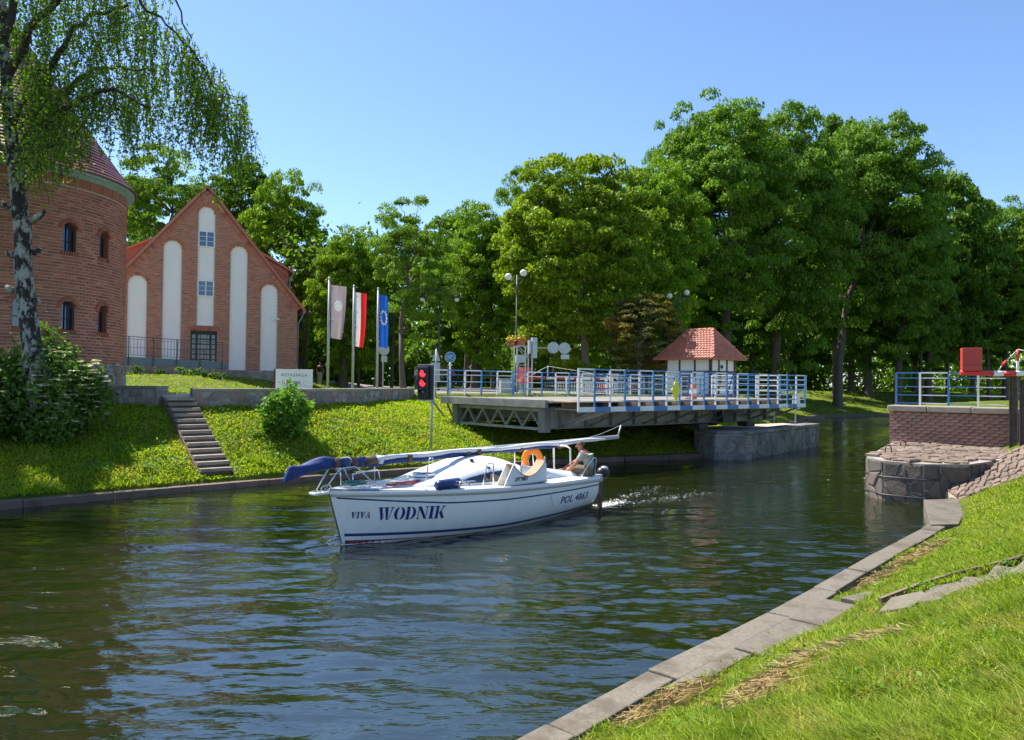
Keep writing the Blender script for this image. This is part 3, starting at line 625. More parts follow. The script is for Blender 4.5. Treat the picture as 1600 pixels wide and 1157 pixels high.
# ------------------------------------------------------------------ lettering
def text_mesh(s, size, mat, name='lettering', ext=.002, sx=1.0, shear=0.0, align='CENTER', bold=0.0, spacing=1.0):
    cu = bpy.data.curves.new('t', 'FONT'); cu.body = s; cu.size = size; cu.extrude = ext; cu.align_x = align; cu.align_y = 'CENTER'; cu.shear = shear; cu.offset = bold; cu.space_character = spacing; cu.resolution_u = 4
    o = bpy.data.objects.new('t', cu); COL.objects.link(o); bpy.context.view_layer.update()
    me = bpy.data.meshes.new_from_object(o.evaluated_get(bpy.context.evaluated_depsgraph_get())); bpy.data.objects.remove(o); bpy.data.curves.remove(cu)
    me.name = name; me.materials.clear(); me.materials.append(mat); me.transform(Matrix.Diagonal((sx, 1, 1, 1))); return me
UPR = (R(90), 0, 0)

# ------------------------------------------------------------------ round brick tower
def build_tower():
    cx, cy, Rt, zb = -17.93, 25.95, 3.75, 2.3
    root = thing('brick_tower', (cx, cy, zb), 0, 'round red brick tower with arched slit windows and a conical tiled roof', 'tower')
    T = root.location; z_top = 9.55; W = []
    for adeg in (-7, -28, -49, -70, -91):
        for z0, z1 in ((7.10, 8.05), (4.52, 5.47)): W.append((R(adeg), z0, z1))
    hw = .23
    def inwin(a, z, g=0.0):
        for wa, z0, z1 in W:
            dx = abs(a-wa)*Rt
            if dx < hw+g and z0-g < z < z1+g:
                if z > z1-hw and math.hypot(dx, z-(z1-hw)) > hw+g: continue
                return True
        return False
    # mortar skin in small cells, left open at the windows; plain elsewhere
    m = MB(); da = .0105; dz = .05; a = R(-112)
    rr = Rt-.014
    cols = int((R(32)-R(-112))/da)
    for i in range(cols):
        a0 = R(-112)+i*da; a1 = a0+da; z = 3.3; 
        col_win = [w for w in W if abs((a0+a1)/2-w[0])*Rt < hw+.02]
        if not col_win:
            m.add([(rr*math.cos(a0), rr*math.sin(a0), 3.3-zb), (rr*math.cos(a1), rr*math.sin(a1), 3.3-zb), (rr*math.cos(a1), rr*math.sin(a1), z_top-zb), (rr*math.cos(a0), rr*math.sin(a0), z_top-zb)], [(0, 1, 2, 3)])
        else:
            n = int((z_top-3.3)/dz)
            for j in range(n):
                zz = 3.3+j*dz
                if inwin((a0+a1)/2, zz+dz/2, .0): continue
                m.add([(rr*math.cos(a0), rr*math.sin(a0), zz-zb), (rr*math.cos(a1), rr*math.sin(a1), zz-zb), (rr*math.cos(a1), rr*math.sin(a1), zz+dz-zb), (rr*math.cos(a0), rr*math.sin(a0), zz+dz-zb)], [(0, 1, 2, 3)])
    m.lathe([(rr, 0), (rr, z_top-zb)], n=60, a0=R(32), a1=R(360-112))
    m.build('wall', MT['mortar'], root)
    bh, nb = .104, 90; bw = 2*math.pi*Rt/nb; proto = MB().box((0, 0, 0), (.05, bw-.020, bh-.028)).mesh('brick', MT['brick'])
    cand = []
    for j in range(int((z_top-.28-3.4)/bh)):
        z = 3.4+j*bh+bh/2
        for i in range(nb):
            a = (i+(.5 if j % 2 else 0))*2*math.pi/nb
            if a > math.pi: a -= 2*math.pi
            if not (R(-112) < a < R(30)): continue
            h = (bw-.020)/2/Rt; segs = [(a-h, a+h)]
            for wa, z0, z1 in W:
                if z0-.05 < z < z1+.05:
                    hz = hw+.004 if z < z1-hw else math.sqrt(max(0, (hw+.02)**2-(z-z1+hw)**2))
                    lo, hi = wa-hz/Rt, wa+hz/Rt; ns = []
                    for p, q in segs:
                        if q <= lo or p >= hi: ns.append((p, q)); continue
                        if p < lo-.006: ns.append((p, lo))
                        if q > hi+.006: ns.append((hi, q))
                    segs = ns
            for p, q in segs: cand.append(((p+q)/2, z, q-p))
    def dist(c): 
        x, y = cx+Rt*math.cos(c[0]), cy+Rt*math.sin(c[0]); px = 800+FPX*x/y
        return (0 if px > 2 else 100)+math.hypot(x, y)+(0 if c[1] < 8.3 else 50)
    cand.sort(key=dist); J = MB()
    full = 2*((bw-.020)/2/Rt)
    for k, (a, z, wd) in enumerate(cand):
        rr2 = Rt-.022+random.uniform(-.004, .005)
        if k < 290:
            ob = link('brick', proto, root, (rr2*math.cos(a), rr2*math.sin(a), z-zb), (0, 0, a)); ob.scale = (1, wd/full, 1)
        else: J.box((rr2*math.cos(a), rr2*math.sin(a), z-zb), (.05, wd*Rt, bh-.028), rz=a)
    # soldier course under the gutter, arch bricks and sills
    for i in range(150):
        a = R(-112)+i*R(145)/150; J.box((Rt*math.cos(a), Rt*math.sin(a), z_top-.14-zb), (.07, R(145)/150*Rt-.012, .26), rz=a)
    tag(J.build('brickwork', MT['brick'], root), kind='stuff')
    for wa, z0, z1 in W:
        t = Vector((-math.sin(wa), math.cos(wa), 0)); n = Vector((math.cos(wa), math.sin(wa), 0)); o = n*Rt
        P = lambda u, z, d: o*1.0+t*u+n*(-d)+Vector((0, 0, z-zb))
        arch = [(-hw, z0), (hw, z0)]+[(hw*math.cos(q), z1-hw+hw*math.sin(q)) for q in np.linspace(0, math.pi, 9)]
        fr = MB(); k = len(arch); 
        for i in range(k):
            (u0, a0), (u1, a1) = arch[i], arch[(i+1) % k]; fr.add([P(u0, a0, 0), P(u1, a1, 0), P(u1, a1, .34), P(u0, a0, .34)], [(0, 1, 2, 3)])
        w = fr.build('window', MT['brick'], root, fixn=False)
        g = MB(); g.add([P(u, z, .26) for u, z in arch], [list(range(k))]); g.build('pane', MT['blue_glass'], w, fixn=False)
        f = MB(); f.bar(P(-hw, z0, .24), P(-hw, z1-hw, .24), .05).bar(P(hw, z0, .24), P(hw, z1-hw, .24), .05).bar(P(0, z0, .24), P(0, z1-.02, .24), .03).bar(P(-hw, z0+.35, .24), P(hw, z0+.35, .24), .03).bar(P(-hw, z0, .24), P(hw, z0, .24), .05); f.build('frame', MT['dark_wood'], w)
        s = MB()
        for i in range(13):
            q = math.pi*(i+.5)/13; rA = hw+.075; c = P(rA*math.cos(q), z1-hw+rA*math.sin(q), .0)
            s.bar(P((hw+.01)*math.cos(q), z1-hw+(hw+.01)*math.sin(q), -.01), P((hw+.14)*math.cos(q), z1-hw+(hw+.14)*math.sin(q), -.01), .05, .05)
        for i in range(7): s.bar(P(-hw-.03+i*.085, z0-.13, -.012), P(-hw-.03+i*.085, z0-.01, -.012), .06, .05)
        s.build('arch_surround', MT['brick'], w)
    # plinth of field stones
    pf = lambda u, v, h: T+Vector(((Rt+.06+h)*math.cos(R(-112)+u/Rt), (Rt+.06+h)*math.sin(R(-112)+u/Rt), v))
    stones(pf, R(140)*Rt, 1.12, .5, .36, root, MT['stone'], seed=12, proud=.03, name='plinth_stone')
    MB().lathe([(Rt+.055, -1), (Rt+.055, 1.12), (Rt-.1, 1.12)], n=48).build('plinth', MT['mortar'], root)
    MB().lathe([(Rt, 7.24), (Rt+.12, 7.28), (Rt+.14, 7.36), (Rt+.20, 7.38), (Rt+.24, 7.40), (Rt+.27, 7.5), (Rt+.16, 7.52)], n=72).build('cornice', MT['zinc'], root)
    prof = [(Rt+.30, 7.5), (Rt-.15, 8.05), (Rt-.9, 9.1), (Rt-1.9, 10.5), (Rt-2.9, 11.95), (.05, 13.3)]
    MB().lathe(prof, n=48).build('roof', MT['dark_tile'], root)
    S = [0]; 
    for (r0, z0), (r1, z1) in zip(prof[:-1], prof[1:]): S.append(S[-1]+math.hypot(r1-r0, z1-z0))
    J = MB(); s = 0
    while s < S[-1]-.3:
        i = max(k for k in range(len(S)) if S[k] <= s); (r0, z0), (r1, z1) = prof[i], prof[i+1]; t = (s-S[i])/(S[i+1]-S[i]); r = r0+(r1-r0)*t; z = z0+(z1-z0)*t; sl = math.atan2(z1-z0, r0-r1)
        n = max(8, int(2*math.pi*r/.19)); off = random.random()
        for k in range(n):
            a = 2*math.pi*(k+off)/n
            if math.cos(a+R(50)) < -.25: continue
            ca, sa = math.cos(a), math.sin(a); ta = Vector((-sa, ca, 0)); ou = Vector((ca, sa, 0)); dn = (ou*math.cos(sl)-Vector((0, 0, 1))*math.sin(sl)); nn = ou*math.sin(sl)+Vector((0, 0, 1))*math.cos(sl)
            c = ou*r+Vector((0, 0, z)); w = math.pi*r/n-.006; h0 = .045; h1 = .012; l = .20
            J.add([c-ta*w+nn*h0+dn*.02, c+ta*w+nn*h0+dn*.02, c+ta*w+nn*h1-dn*l, c-ta*w+nn*h1-dn*l, c-ta*w+dn*.02, c+ta*w+dn*.02], [(0, 1, 2, 3), (4, 5, 1, 0)])
        s += .17
    tag(J.build('roof_tiling', MT['dark_tile'], root, fixn=False), kind='stuff')
build_tower()

# ------------------------------------------------------------------ the gabled brick building
def build_house():
    ang = R(27.5); O = Vector((-18.79, 44.93, 2.6)); root = thing('brick_building', O, ang, 'tall gabled red brick building with white arched wall strips and a tiled roof', 'building')
    HW, AP, SL = 5.5, 12.1, 1.235
    strips = [(-3.72, .5, .96, 6.45), (-1.87, .5, .96, 8.7), (0.0, .47, 3.6, 10.95), (1.9, .5, .96, 8.7), (3.75, .5, .96, 6.45)]
    door = (-.82, .70, 1.2, 3.33); bh, bw = .107, .262
    def cut(z):
        c = []
        for x, h, z0, z1 in strips:
            if z0 < z < z1:
                w = h if z < z1-h else math.sqrt(max(0, h*h-(z-z1+h)**2)); c.append((x-w, x+w))
        if door[2] < z < door[3]: c.append((door[0], door[1]))
        return sorted(c)
    B = MB(); Mo = MB(); z = .97; j = 0
    while z < AP-.1:
        hx = min(HW, (AP-.2-z-bh/2)/SL); iv = []; x = -hx
        for a, b in cut(z+bh/2): 
            if b < -hx or a > hx: continue
            iv.append((x, a)); x = b
        iv.append((x, hx))
        for a, b in iv:
            if b-a < .05: continue
            Mo.box(((a+b)/2, .05, z+bh/2), (b-a, .14, bh))
            k = math.floor(a/bw)-1
            while True:
                x0 = (k+(.5 if j % 2 else 0))*bw; x1 = x0+bw; k += 1
                if x0 > b: break
                x0c, x1c = max(x0, a+.004), min(x1, b-.004)
                if x1c-x0c > .07: B.box(((x0c+x1c)/2, -.012, z+bh/2), (x1c-x0c-.022, .05+random.uniform(0, .008), bh-.034))
        z += bh; j += 1
    Mo.build('wall', MT['mortar'], root)
    # soldier bricks along the verges, arches and lintel
    for s in (-1, 1):
        d = Vector((s, 0, -SL)).normalized(); n = Vector((s*SL, 0, 1)).normalized(); L = math.hypot(HW, HW*SL); k = 0
        while k*.105 < L:
            c = Vector((0, -.02, AP-.28))+d*(k*.105+.1)+n*.02; B.bar(c-n*.17, c+n*.13, .06, .088); k += 1
    for x, h, z0, z1 in strips:
        for i in range(17):
            q = math.pi*(i+.5)/17; ca, sa = math.cos(q), math.sin(q); B.bar((x+(h+.01)*ca, -.022, z1-h+(h+.01)*sa), (x+(h+.19)*ca, -.022, z1-h+(h+.19)*sa), .06, .085)
    for i in range(17): B.bar((door[0]-.1+i*.108, -.03, door[3]), (door[0]-.1+i*.108, -.03, door[3]+.24), .07, .09)
    for i in range(8): B.bar((4.75+i*.1, -.02, 5.0), (4.75+i*.1, -.02, 5.25), .05, .085)
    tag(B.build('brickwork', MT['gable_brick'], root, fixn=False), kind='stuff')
    for x, h, z0, z1 in strips:
        p = [(x-h-.05, .07, z0), (x+h+.05, .07, z0), (x+h+.05, .07, z1-h)]+[(x+(h+.05)*math.cos(q), .07, z1-h+(h+.05)*math.sin(q)) for q in np.linspace(0, math.pi, 13)][1:-1]+[(x-h-.05, .07, z1-h)]
        MB().slab(p, (0, .05, 0)).build('plaster_strip', MT['plaster'], root)
    # plinth
    MB().box((0, .1, .2), (2*HW, .2, 1.54)).build('plinth', MT['mortar'], root)
    stones(lambda u, v, h: root.location+Matrix.Rotation(ang, 3, 'Z') @ Vector((-HW+u, -.0-h, -.5+v)), 2*HW, 1.44, .6, .4, root, MT['stone'], seed=44, proud=.03, name='plinth_stone')
    D = 17
    MB().box((HW-.1, D/2+.3, 2.4), (.2, D, 6.0)).box((-HW+.1, D/2+.3, 2.4), (.2, D, 6.0)).build('side_wall', MT['gable_brick'], root)
    for s in (-1, 1):
        ex = HW+.42; e = Vector((s*ex, 0, AP-ex*SL)); t = Vector((0, 0, AP+.0)); y0, y1 = -.12, D+.3; th = Vector((s*SL, 0, 1)).normalized()*.16
        MB().slab([e+Vector((0, y0, 0)), t+Vector((0, y0, 0)), t+Vector((0, y1, 0)), e+Vector((0, y1, 0))], th).build('roof', MT['tile'], root)
        J = MB(); dn = (e-t).normalized(); L = (e-t).length; nn = th.normalized(); r = 0.0
        while r < L-.1:
            for i in range(int((y1-y0)/.24)):
                c = t+dn*(r+.33)+Vector((0, y0+i*.24+.12, 0))+nn*.20; J.add([c+Vector((0, -.115, 0)), c+Vector((0, .115, 0)), c+Vector((0, .115, 0))-dn*.33-nn*.03, c+Vector((0, -.115, 0))-dn*.33-nn*.03, c+Vector((0, -.115, 0))-nn*.04, c+Vector((0, .115, 0))-nn*.04], [(0, 1, 2, 3), (4, 5, 1, 0)])
            r += .31
        tag(J.build('roof_tiling', MT['tile'], root, fixn=False), kind='stuff')
        g = MB(); g.tube([(s*(ex+.02), -.1, AP-ex*SL+.0), (s*(ex+.02), D, AP-ex*SL+.0)], .075, 8).build('gutter', MT['zinc'], root)
        g = MB(); g.tube([(s*(ex+.02), .1, AP-ex*SL-.06), (s*(ex-.12), .15, AP-ex*SL-.38), (s*(HW+.1), .18, AP-ex*SL-.75), (s*(HW+.1), .18, .3)], .05, 8).build('downpipe', MT['zinc'], root)
        MB().bar((s*.0, -.13, AP+.12), (s*(ex+.02), -.13, AP+.12-ex*SL), .05, .16).build('verge_board', MT['tile'], root)
    # the dormer on the right slope
    yy = 1.9; xo = 5.25; zl = 7.65; xi = 2.35; zi = 9.22
    MB().slab([(xi, yy, zi), (xo, yy, zl), (xo, yy, AP-xo*SL)], (0, .2, 0)).build('dormer_wall', MT['gable_brick'], root)
    J = MB(); 
    for r in range(34):
        z = 5.75+r*.107; xl = (AP-z)/SL; xr = min(xo, xi+(zi-z-.12)/((zi-zl)/(xo-xi))); k = 0; x = xl+.02
        while x < xr-.06: J.box((min(x+.13, (x+xr)/2), yy-.01, z), (min(.25, xr-x), .05, .09)); x += .262
    tag(J.build('dormer_brickwork', MT['gable_brick'], root), kind='stuff')
    MB().box((xo-.1, yy+3.6, 6.6), (.2, 7.2, 2.1)).build('dormer_side', MT['gable_brick'], root)
    MB().slab([(xi-.1, yy-.15, zi+.07), (xo+.3, yy-.15, zl-.12), (xo+.3, yy+7.5, zl-.12), (xi-.1, yy+7.5, zi+.07)], (.06, 0, .12)).build('dormer_roof', MT['tile'], root)
    MB().tube([(xo+.34, yy-.15, zl-.12), (xo+.34, yy+7.5, zl-.12)], .07, 8).tube([(xo+.34, yy-.1, zl-.15), (xo+.1, yy-.05, zl-.55), (xo+.1, yy-.05, 5.6)], .045, 8).build('dormer_gutter', MT['zinc'], root)
    # left mirrored low roof end
    MB().slab([(-2.35, yy, zi), (-xo-.1, yy, zl), (-xo-.1, yy, AP-xo*SL)], (0, .2, 0)).build('dormer_wall', MT['gable_brick'], root)
    MB().slab([(-xi+.1, yy-.15, zi+.07), (-xo-.3, yy-.15, zl-.12), (-xo-.3, yy+7.5, zl-.12), (-xi+.1, yy+7.5, zi+.07)], (-.06, 0, .12)).build('dormer_roof', MT['tile'], root)
    # windows
    for z0 in (8.45, 5.42):
        w = MB(); w.box((0, .03, z0+.03), (.98, .1, .07)).box((0, .035, z0+.97), (.94, .09, .07)).box((-.44, .035, z0+.5), (.07, .09, .87)).box((.44, .035, z0+.5), (.07, .09, .87)).box((0, .037, z0+.5), (.06, .08, .87)); w = w.build('window', MT['white'], root)
        for s in (-1, 1):
            MB().box((s*.22, .055, z0+.5), (.36, .02, .86)).build('pane', MT['blue_glass'], w)
            for zz in (.37, .66): MB().box((s*.22, .035, z0+zz), (.37, .03, .025)).build('glazing_bar', MT['white'], w)
    # door
    x0, x1, z0, z1 = door; cxd = (x0+x1)/2; d = MB(); d.box((cxd, .16, (z0+z1)/2), (x1-x0, .06, z1-z0)); d = d.build('door', MT['dark_wood'], root)
    MB().box((x0+.05, .1, (z0+z1)/2), (.1, .1, z1-z0)).box((x1-.05, .1, (z0+z1)/2), (.1, .1, z1-z0)).box((cxd, .1, z1-.06), (x1-x0-.2, .1, .12)).box((x0+.36, .1, (z0+z1)/2-.06), (.1, .1, z1-z0-.12)).box((x1-.36, .1, (z0+z1)/2-.06), (.1, .1, z1-z0-.12)).build('door_frame', MT['dark_wood'], d)
    for r in range(6):
        zz = z0+.22+r*.31
        for xx, w in ((x0+.205, .19), (cxd-.27, .12), (cxd, .34), (cxd+.27, .12), (x1-.205, .19)): MB().box((xx, .12, zz), (w, .02, .24)).build('pane', MT['glass'], d)
    MB().box((4.2, -.25, 4.25), (.3, .1, .1), rz=.5).box((4.05, -.12, 4.12), (.06, .25, .05)).build('camera_bracket', MT['white'], root)
build_house()

def build_terrace():
    ang = R(20); p0 = at(150, 600, 37.5); p1 = at(352, 600, 40.6)
    d = Vector((p1.x-p0.x, p1.y-p0.y)); L = d.length; ang = math.atan2(d.y, d.x)
    r = thing('terrace_wall', (p0.x, p0.y, 2.8), ang, 'raised stone terrace with a blue-grey concrete band in front of the brick building door', 'terrace')
    za, zb = 1.33, 1.12
    m = MB(); m.add([(0, 0, -.5), (L, 0, -.5), (L, 3.4, -.5), (0, 3.4, -.5), (0, 0, za-.02), (L, 0, zb-.02), (L, 3.4, zb-.02), (0, 3.4, za-.02)], [(0, 3, 2, 1), (4, 5, 6, 7), (0, 1, 5, 4), (1, 2, 6, 5), (2, 3, 7, 6), (3, 0, 4, 7)]); m.build('core', MT['mortar'], r)
    m = MB(); m.slab([(-.02, -.06, za-.42), (L+.04, -.06, zb-.36), (L+.04, -.06, zb), (-.02, -.06, za)], (0, .3, 0)); m.build('coping_band', plain('blue_grey_concrete', (.14, .19, .23), .85), r)
    stones(lambda u, v, h: r.location+Matrix.Rotation(ang, 3, 'Z') @ Vector((u, -h, -.4+v)), L, 1.3, .5, .36, r, MT['stone'], seed=77, proud=.035)
    rl = thing('terrace_railing', (p0.x, p0.y, 2.8), ang, 'thin black steel railing along the terrace before the brick building', 'railing')
    zt = lambda x: za+(zb-za)*x/L
    n = 5
    for i in range(n+1):
        x = .3+(L-.5)*i/n; MB().bar((x, -.1, zt(x)-.45), (x, -.1, zt(x)+1.05), .05).build('post', MT['dark_steel'], rl)
    for zz in (1.05, .93, .5, .1): MB().bar((.3, -.1, zt(0)+zz), (L-.2, -.1, zt(L)+zz), .035 if zz > 1 else .02).build('rail', MT['dark_steel'], rl)
    k = 0; x = .4
    while x < L-.25: MB().bar((x, -.1, zt(x)+.1), (x, -.1, zt(x)+.93), .018).build('baluster', MT['dark_steel'], rl); x += .16
    for px, s, lb in ((212, .5, 'dark shrub nearest the round tower, at the foot of the terrace wall'), (250, .32, 'smallest shrub at the foot of the terrace wall, below the railing'), (290, .55, 'largest shrub at the foot of the terrace wall, left of the door'), (312, .42, 'shrub at the foot of the terrace wall, below the left half of the door'), (328, .38, 'shrub at the foot of the terrace wall, below the right half of the door'), (342, .42, 'last shrub on the right at the foot of the terrace wall')):
        p = at(px, 600, 39.3-(352-px)*.012); z = gz(p.x, p.y); foliage_blob('low_shrub', (p.x, p.y, z), s*.8, s*.8, s*.9, 260, .09, MT['leaf_e'], lb, 'shrub', 'shrubs at the foot of the terrace wall')
def foliage_blob(name, loc, rx, ry, h, n, leaf, mat, label, cat, group=None, extra=None, clump=14, shape='dome', seed=None):
    rg = np.random.default_rng(seed if seed is not None else int(abs(loc[0]*97+loc[1]*31)) % 9999)
    root = thing(name, loc, 0, label, cat, group)
    nc = max(6, n//clump); u = rg.normal(size=(nc, 3)); u /= np.linalg.norm(u, axis=1)[:, None]; rad = rg.uniform(.55, 1.0, nc)[:, None]**.5
    C = u*rad*np.array([rx, ry, h/2]); C[:, 2] += h/2
    sc = (1+.18*np.sin(u[:, 0]*5+u[:, 1]*3+1)+.1*rg.normal(size=nc))[:, None]; C = np.array([0, 0, h*.45])+(C-np.array([0, 0, h*.45]))*sc
    C[:, 2] = np.maximum(C[:, 2], .05*h)
    idx = np.repeat(np.arange(nc), clump); P = C[idx]+rg.normal(size=(len(idx), 3))*max(rx, h/2)*.10
    P[:, 2] = np.maximum(P[:, 2], .02)
    V = leaf_quads(P, P-np.array([0, 0, h*.35]), leaf, rg); me = quads_mesh('foliage', V, mat); link('foliage', me, root)
    s = MB()
    for k in range(5):
        a = k*1.3+loc[0]; s.tube([(0, 0, -.1), (rx*.2*math.cos(a), ry*.2*math.sin(a), h*.3), (rx*.45*math.cos(a), ry*.45*math.sin(a), h*.7)], [.03*h+.01, .02*h+.008, .006], 5)
    s.build('stems', MT['bark'], root)
    if extra: extra(root, C, rg, u)
    return root
def leaf_quads(P, out, size, rg, up=.6, elong=1.35):
    """kite-shaped leaves at P, roughly facing outwards and up"""
    N = len(P); out = out/np.maximum(np.linalg.norm(out, axis=1), 1e-6)[:, None]
    n = out*.55+rg.normal(size=(N, 3))*.75+np.array([0, 0, up]); n /= np.linalg.norm(n, axis=1)[:, None]
    t = np.cross(n, rg.normal(size=(N, 3))); t /= np.maximum(np.linalg.norm(t, axis=1), 1e-6)[:, None]; b = np.cross(n, t)
    s = (size*rg.uniform(.6, 1.35, N))[:, None]
    return np.stack([P-t*s*elong*.5, P+b*s*.42+t*s*.05, P+t*s*elong*.5, P-b*s*.42+t*s*.05], 1)
build_terrace()

# ------------------------------------------------------------------ swing bridge
BANG = math.atan2(.638, .77)
def railing(parent, xs, y, ztops, zb, w=.055, first=0, top=.05):
    """posts and rails along x; every rail length is a piece of its own, alternating white and blue"""
    for i, x in enumerate(xs):
        c = 'white' if i % 2 == first else 'blue'
        if i == 0: c = 'white'
        MB().box((x, y, (ztops[0]+zb)/2), (w, w, ztops[0]-zb)).build('post', MT[c+'_rail'], parent)
    for i in range(len(xs)-1):
        c = MT['white_rail' if i % 2 == 0 else 'blue_rail']
        for k, z in enumerate(ztops): MB().box(((xs[i]+xs[i+1])/2, y, z-.02), (xs[i+1]-xs[i]-w-.002, .04, .05 if k == 0 else .032)).build('rail', c, parent)
def build_bridge():
    B0 = Vector((1.2, 25.0, 0)); root = thing('swing_bridge', B0, BANG, 'steel swing bridge turned open along the bank, with blue and white railings', 'bridge'); Z = 2.37
    LD = 14.5
    MB().box((LD/2, 3.15, Z-.09), (LD, 6.1, .10)).build('deck', MT['asphalt'], root)
    n = 22
    for i in range(n):
        L = LD/n; MB().box((L*(i+.5), .02, Z-.06), (L-.015, .5, .085)).build('deck_plank', MT['planks'], root, bevel=.006)
    for i in range(17):                                                # cross timbers whose ends show beyond the deck
        x = 1.0+i*.79; MB().box((x, -.12, Z-.22), (.42, .5, .2)).build('cross_timber', MT['timber'], root, bevel=.01)
    MB().box((.95, -.42, Z-.2), (1.25, .12, .2)).build('edge_timber', MT['timber'], root, bevel=.015)
    MB().box((1.6, -.6, Z-.05), (3.2, 1.1, .04)).build('end_plate', MT['planks'], root)
    # tail end beam and truss below
    MB().box((-.05, 3.1, Z-.16), (.14, 6.3, .25)).build('end_beam', MT['steel'], root, bevel=.01)
    MB().box((.08, 3.1, Z-.02), (.4, 6.2, .03)).build('end_apron', MT['steel_pale'], root)
    tr = MB(); tr.box((.25, 2.9, 2.0), (.16, 5.4, .12)); tr = tr.build('end_truss', MT['steel_pale'], root)
    MB().box((.25, 2.9, 1.34), (.16, 5.2, .09)).build('bottom_chord', MT['steel_pale'], tr)
    for y in (.35, 5.5): MB().box((.2, y, 1.66), (.28, .34, .86)).build('end_post', MT['steel'], tr, bevel=.01)
    nd = 5
    for i in range(nd):
        y0 = .6+i*4.7/nd; y1 = .6+(i+1)*4.7/nd; ym = (y0+y1)/2
        MB().bar((.25, y0, 1.38), (.25, ym, 1.95), .07, .05).build('brace', MT['steel_pale'], tr); MB().bar((.25, y1, 1.38), (.25, ym, 1.95), .07, .05).build('brace', MT['steel_pale'], tr)
    for y in np.linspace(.5, 5.3, 6): MB().box((.5, y, 2.1), (.6, .14, .16)).build('stringer_end', MT['steel'], root)
    MB().bar((-.1, 5.8, 2.1), (.9, 6.9, 1.6), .06).bar((.0, 6.0, 1.45), (-.1, 6.9, 2.2), .05).build('far_brace', MT['dark_steel'], root)
    # near and far girders
    for y, nm in ((.3, 'girder'), (5.7, 'girder')):
        g = MB(); g.box((LD/2+.1, y, 1.74), (LD-.5, .04, .72)); g = g.build(nm, MT['steel_pale'], root)
        MB().box((LD/2+.1, y, 1.37), (LD-.4, .3, .04)).build('bottom_flange', MT['steel'], g); MB().box((LD/2+.1, y, 2.11), (LD-.4, .3, .04)).build('top_flange', MT['steel'], g)
        for i in range(11):
            MB().box((.8+i*1.3, y-.09, 1.74), (.035, .14, .69)).build('stiffener', MT['steel'], g)
    for i in range(8): MB().box((1.2+i*1.75, 3.0, 1.8), (.12, 5.3, .4)).build('cross_girder', MT['steel'], root)
    # brackets under the walkway
    for i in range(10):
        x = .9+i*1.46; b = MB(); b.bar((x, .25, 1.42), (x, -1.30, 2.0), .07, .07).bar((x, .25, 2.02), (x, -1.32, 2.02), .07, .07); b.bar((x, -.35, 1.66), (x, -.35, 2.0), .05).build('bracket', MT['steel'], root)
        MB().sphere((x+.1, -1.36, 1.99), .025, 6, 4).build('bolt_cap', MT['white'], root)
    MB().slab([(1.0, -.3, 1.55), (1.9, -1.3, 1.98), (1.9, -1.3, 2.05), (1.0, -.3, 1.75)], (0, .03, 0)).build('gusset', MT['steel_pale'], root)
    MB().box((7.4, -.72, 2.06), (14.3, 1.2, .04)).build('walkway', MT['planks'], root)
    xs = [.15+i*.755 for i in range(20)]
    nr = MB(); nr.box((7.32, -1.35, 1.985), (14.35, .05, .03)); nr = nr.build('near_railing', MT['steel'], root)
    railing(nr, xs, -1.35, [3.43, 3.24, 3.03, 2.80, 2.57, 2.36], 2.0)
    for i in range(19): MB().box(((xs[i]+xs[i+1])/2, -1.385, 2.075), (.755-.004, .02, .16)).build('skirt_panel', MT['white_rail' if i % 2 == 0 else 'blue_rail'], nr)
    er = MB(); er.box((14.55, 2.4, 2.35), (.05, 7.5, .03)); er = er.build('end_railing', MT['steel'], root)
    for i in range(6):
        y = -1.35+i*1.25; MB().box((14.55, y, 2.9), (.05, .05, 1.06)).build('post', MT['blue' if i % 2 else 'white'], er)
        if i < 5:
            for z in (3.42, 3.2, 2.95, 2.7): MB().box((14.55, y+.625, z), (.03, 1.19, .035)).build('rail', MT['white' if i % 2 else 'blue'], er)
    fr = MB(); fr.box((7.1, 6.3, 2.4), (14.6, .05, .03)); fr = fr.build('far_railing', MT['steel'], root)
    railing(fr, [-.55+i*.86 for i in range(18)], 6.35, [3.45, 3.26, 2.98, 2.70], 2.36, top=.05)
    # turning gear on the pier
    MB().lathe([(1.5, 0), (1.6, .06), (1.6, .22), (1.35, .26), (0, .26)], (11.5, 3.0, 1.1), 28).build('turntable', MT['dark_steel'], root)
    MB().box((10.3, .05, 1.66), (.75, .5, .62)).build('gear_box', MT['dark_steel'], root, bevel=.02)
    MB().box((11.0, -.1, 1.6), (.35, .3, .45)).build('motor', MT['steel'], root, bevel=.03)
    for x in (8.9, 12.4): MB().box((x, .3, 1.22), (.6, .5, .2)).build('roller', MT['dark_steel'], root)
    MB().tube([(13.2, -.6, 1.95), (13.2, -.6, 1.3)], .03, 6).build('hanging_pipe', MT['white'], root)
    MB().box((13.9, .3, 1.75), (.3, .34, .7)).build('end_block', MT['steel'], root)
    MB().tube([(0.9, -.35, 2.33), (1.2, -.35, 2.33)], .03, 6).build('rail_shoe', MT['dark_steel'], root)
    # things fixed to the bridge
    def bl(px, z, y):       # local x on the line y = const that shows at px
        for x in np.arange(-1, 17, .02):
            w = B0+Matrix.Rotation(BANG, 3, 'Z') @ Vector((x, y, z)); q = 800+FPX*w.x/w.y + (606-578)*0
            if q >= px: return x
        return 16
    x = bl(1057, 2.9, -1.42); t = thing('diamond_sign', B0+Matrix.Rotation(BANG, 3, 'Z') @ Vector((x, -1.42, 2.72)), BANG+.12, 'yellow diamond navigation sign hung on the near railing of the swing bridge', 'sign')
    MB().slab([(0, 0, -.44), (.31, 0, 0), (0, 0, .44), (-.31, 0, 0)], (0, .015, 0)).build('board', MT['yellow'], t); MB().bar((0, .03, -.3), (0, .03, .5), .03).build('bracket', MT['grey'], t)
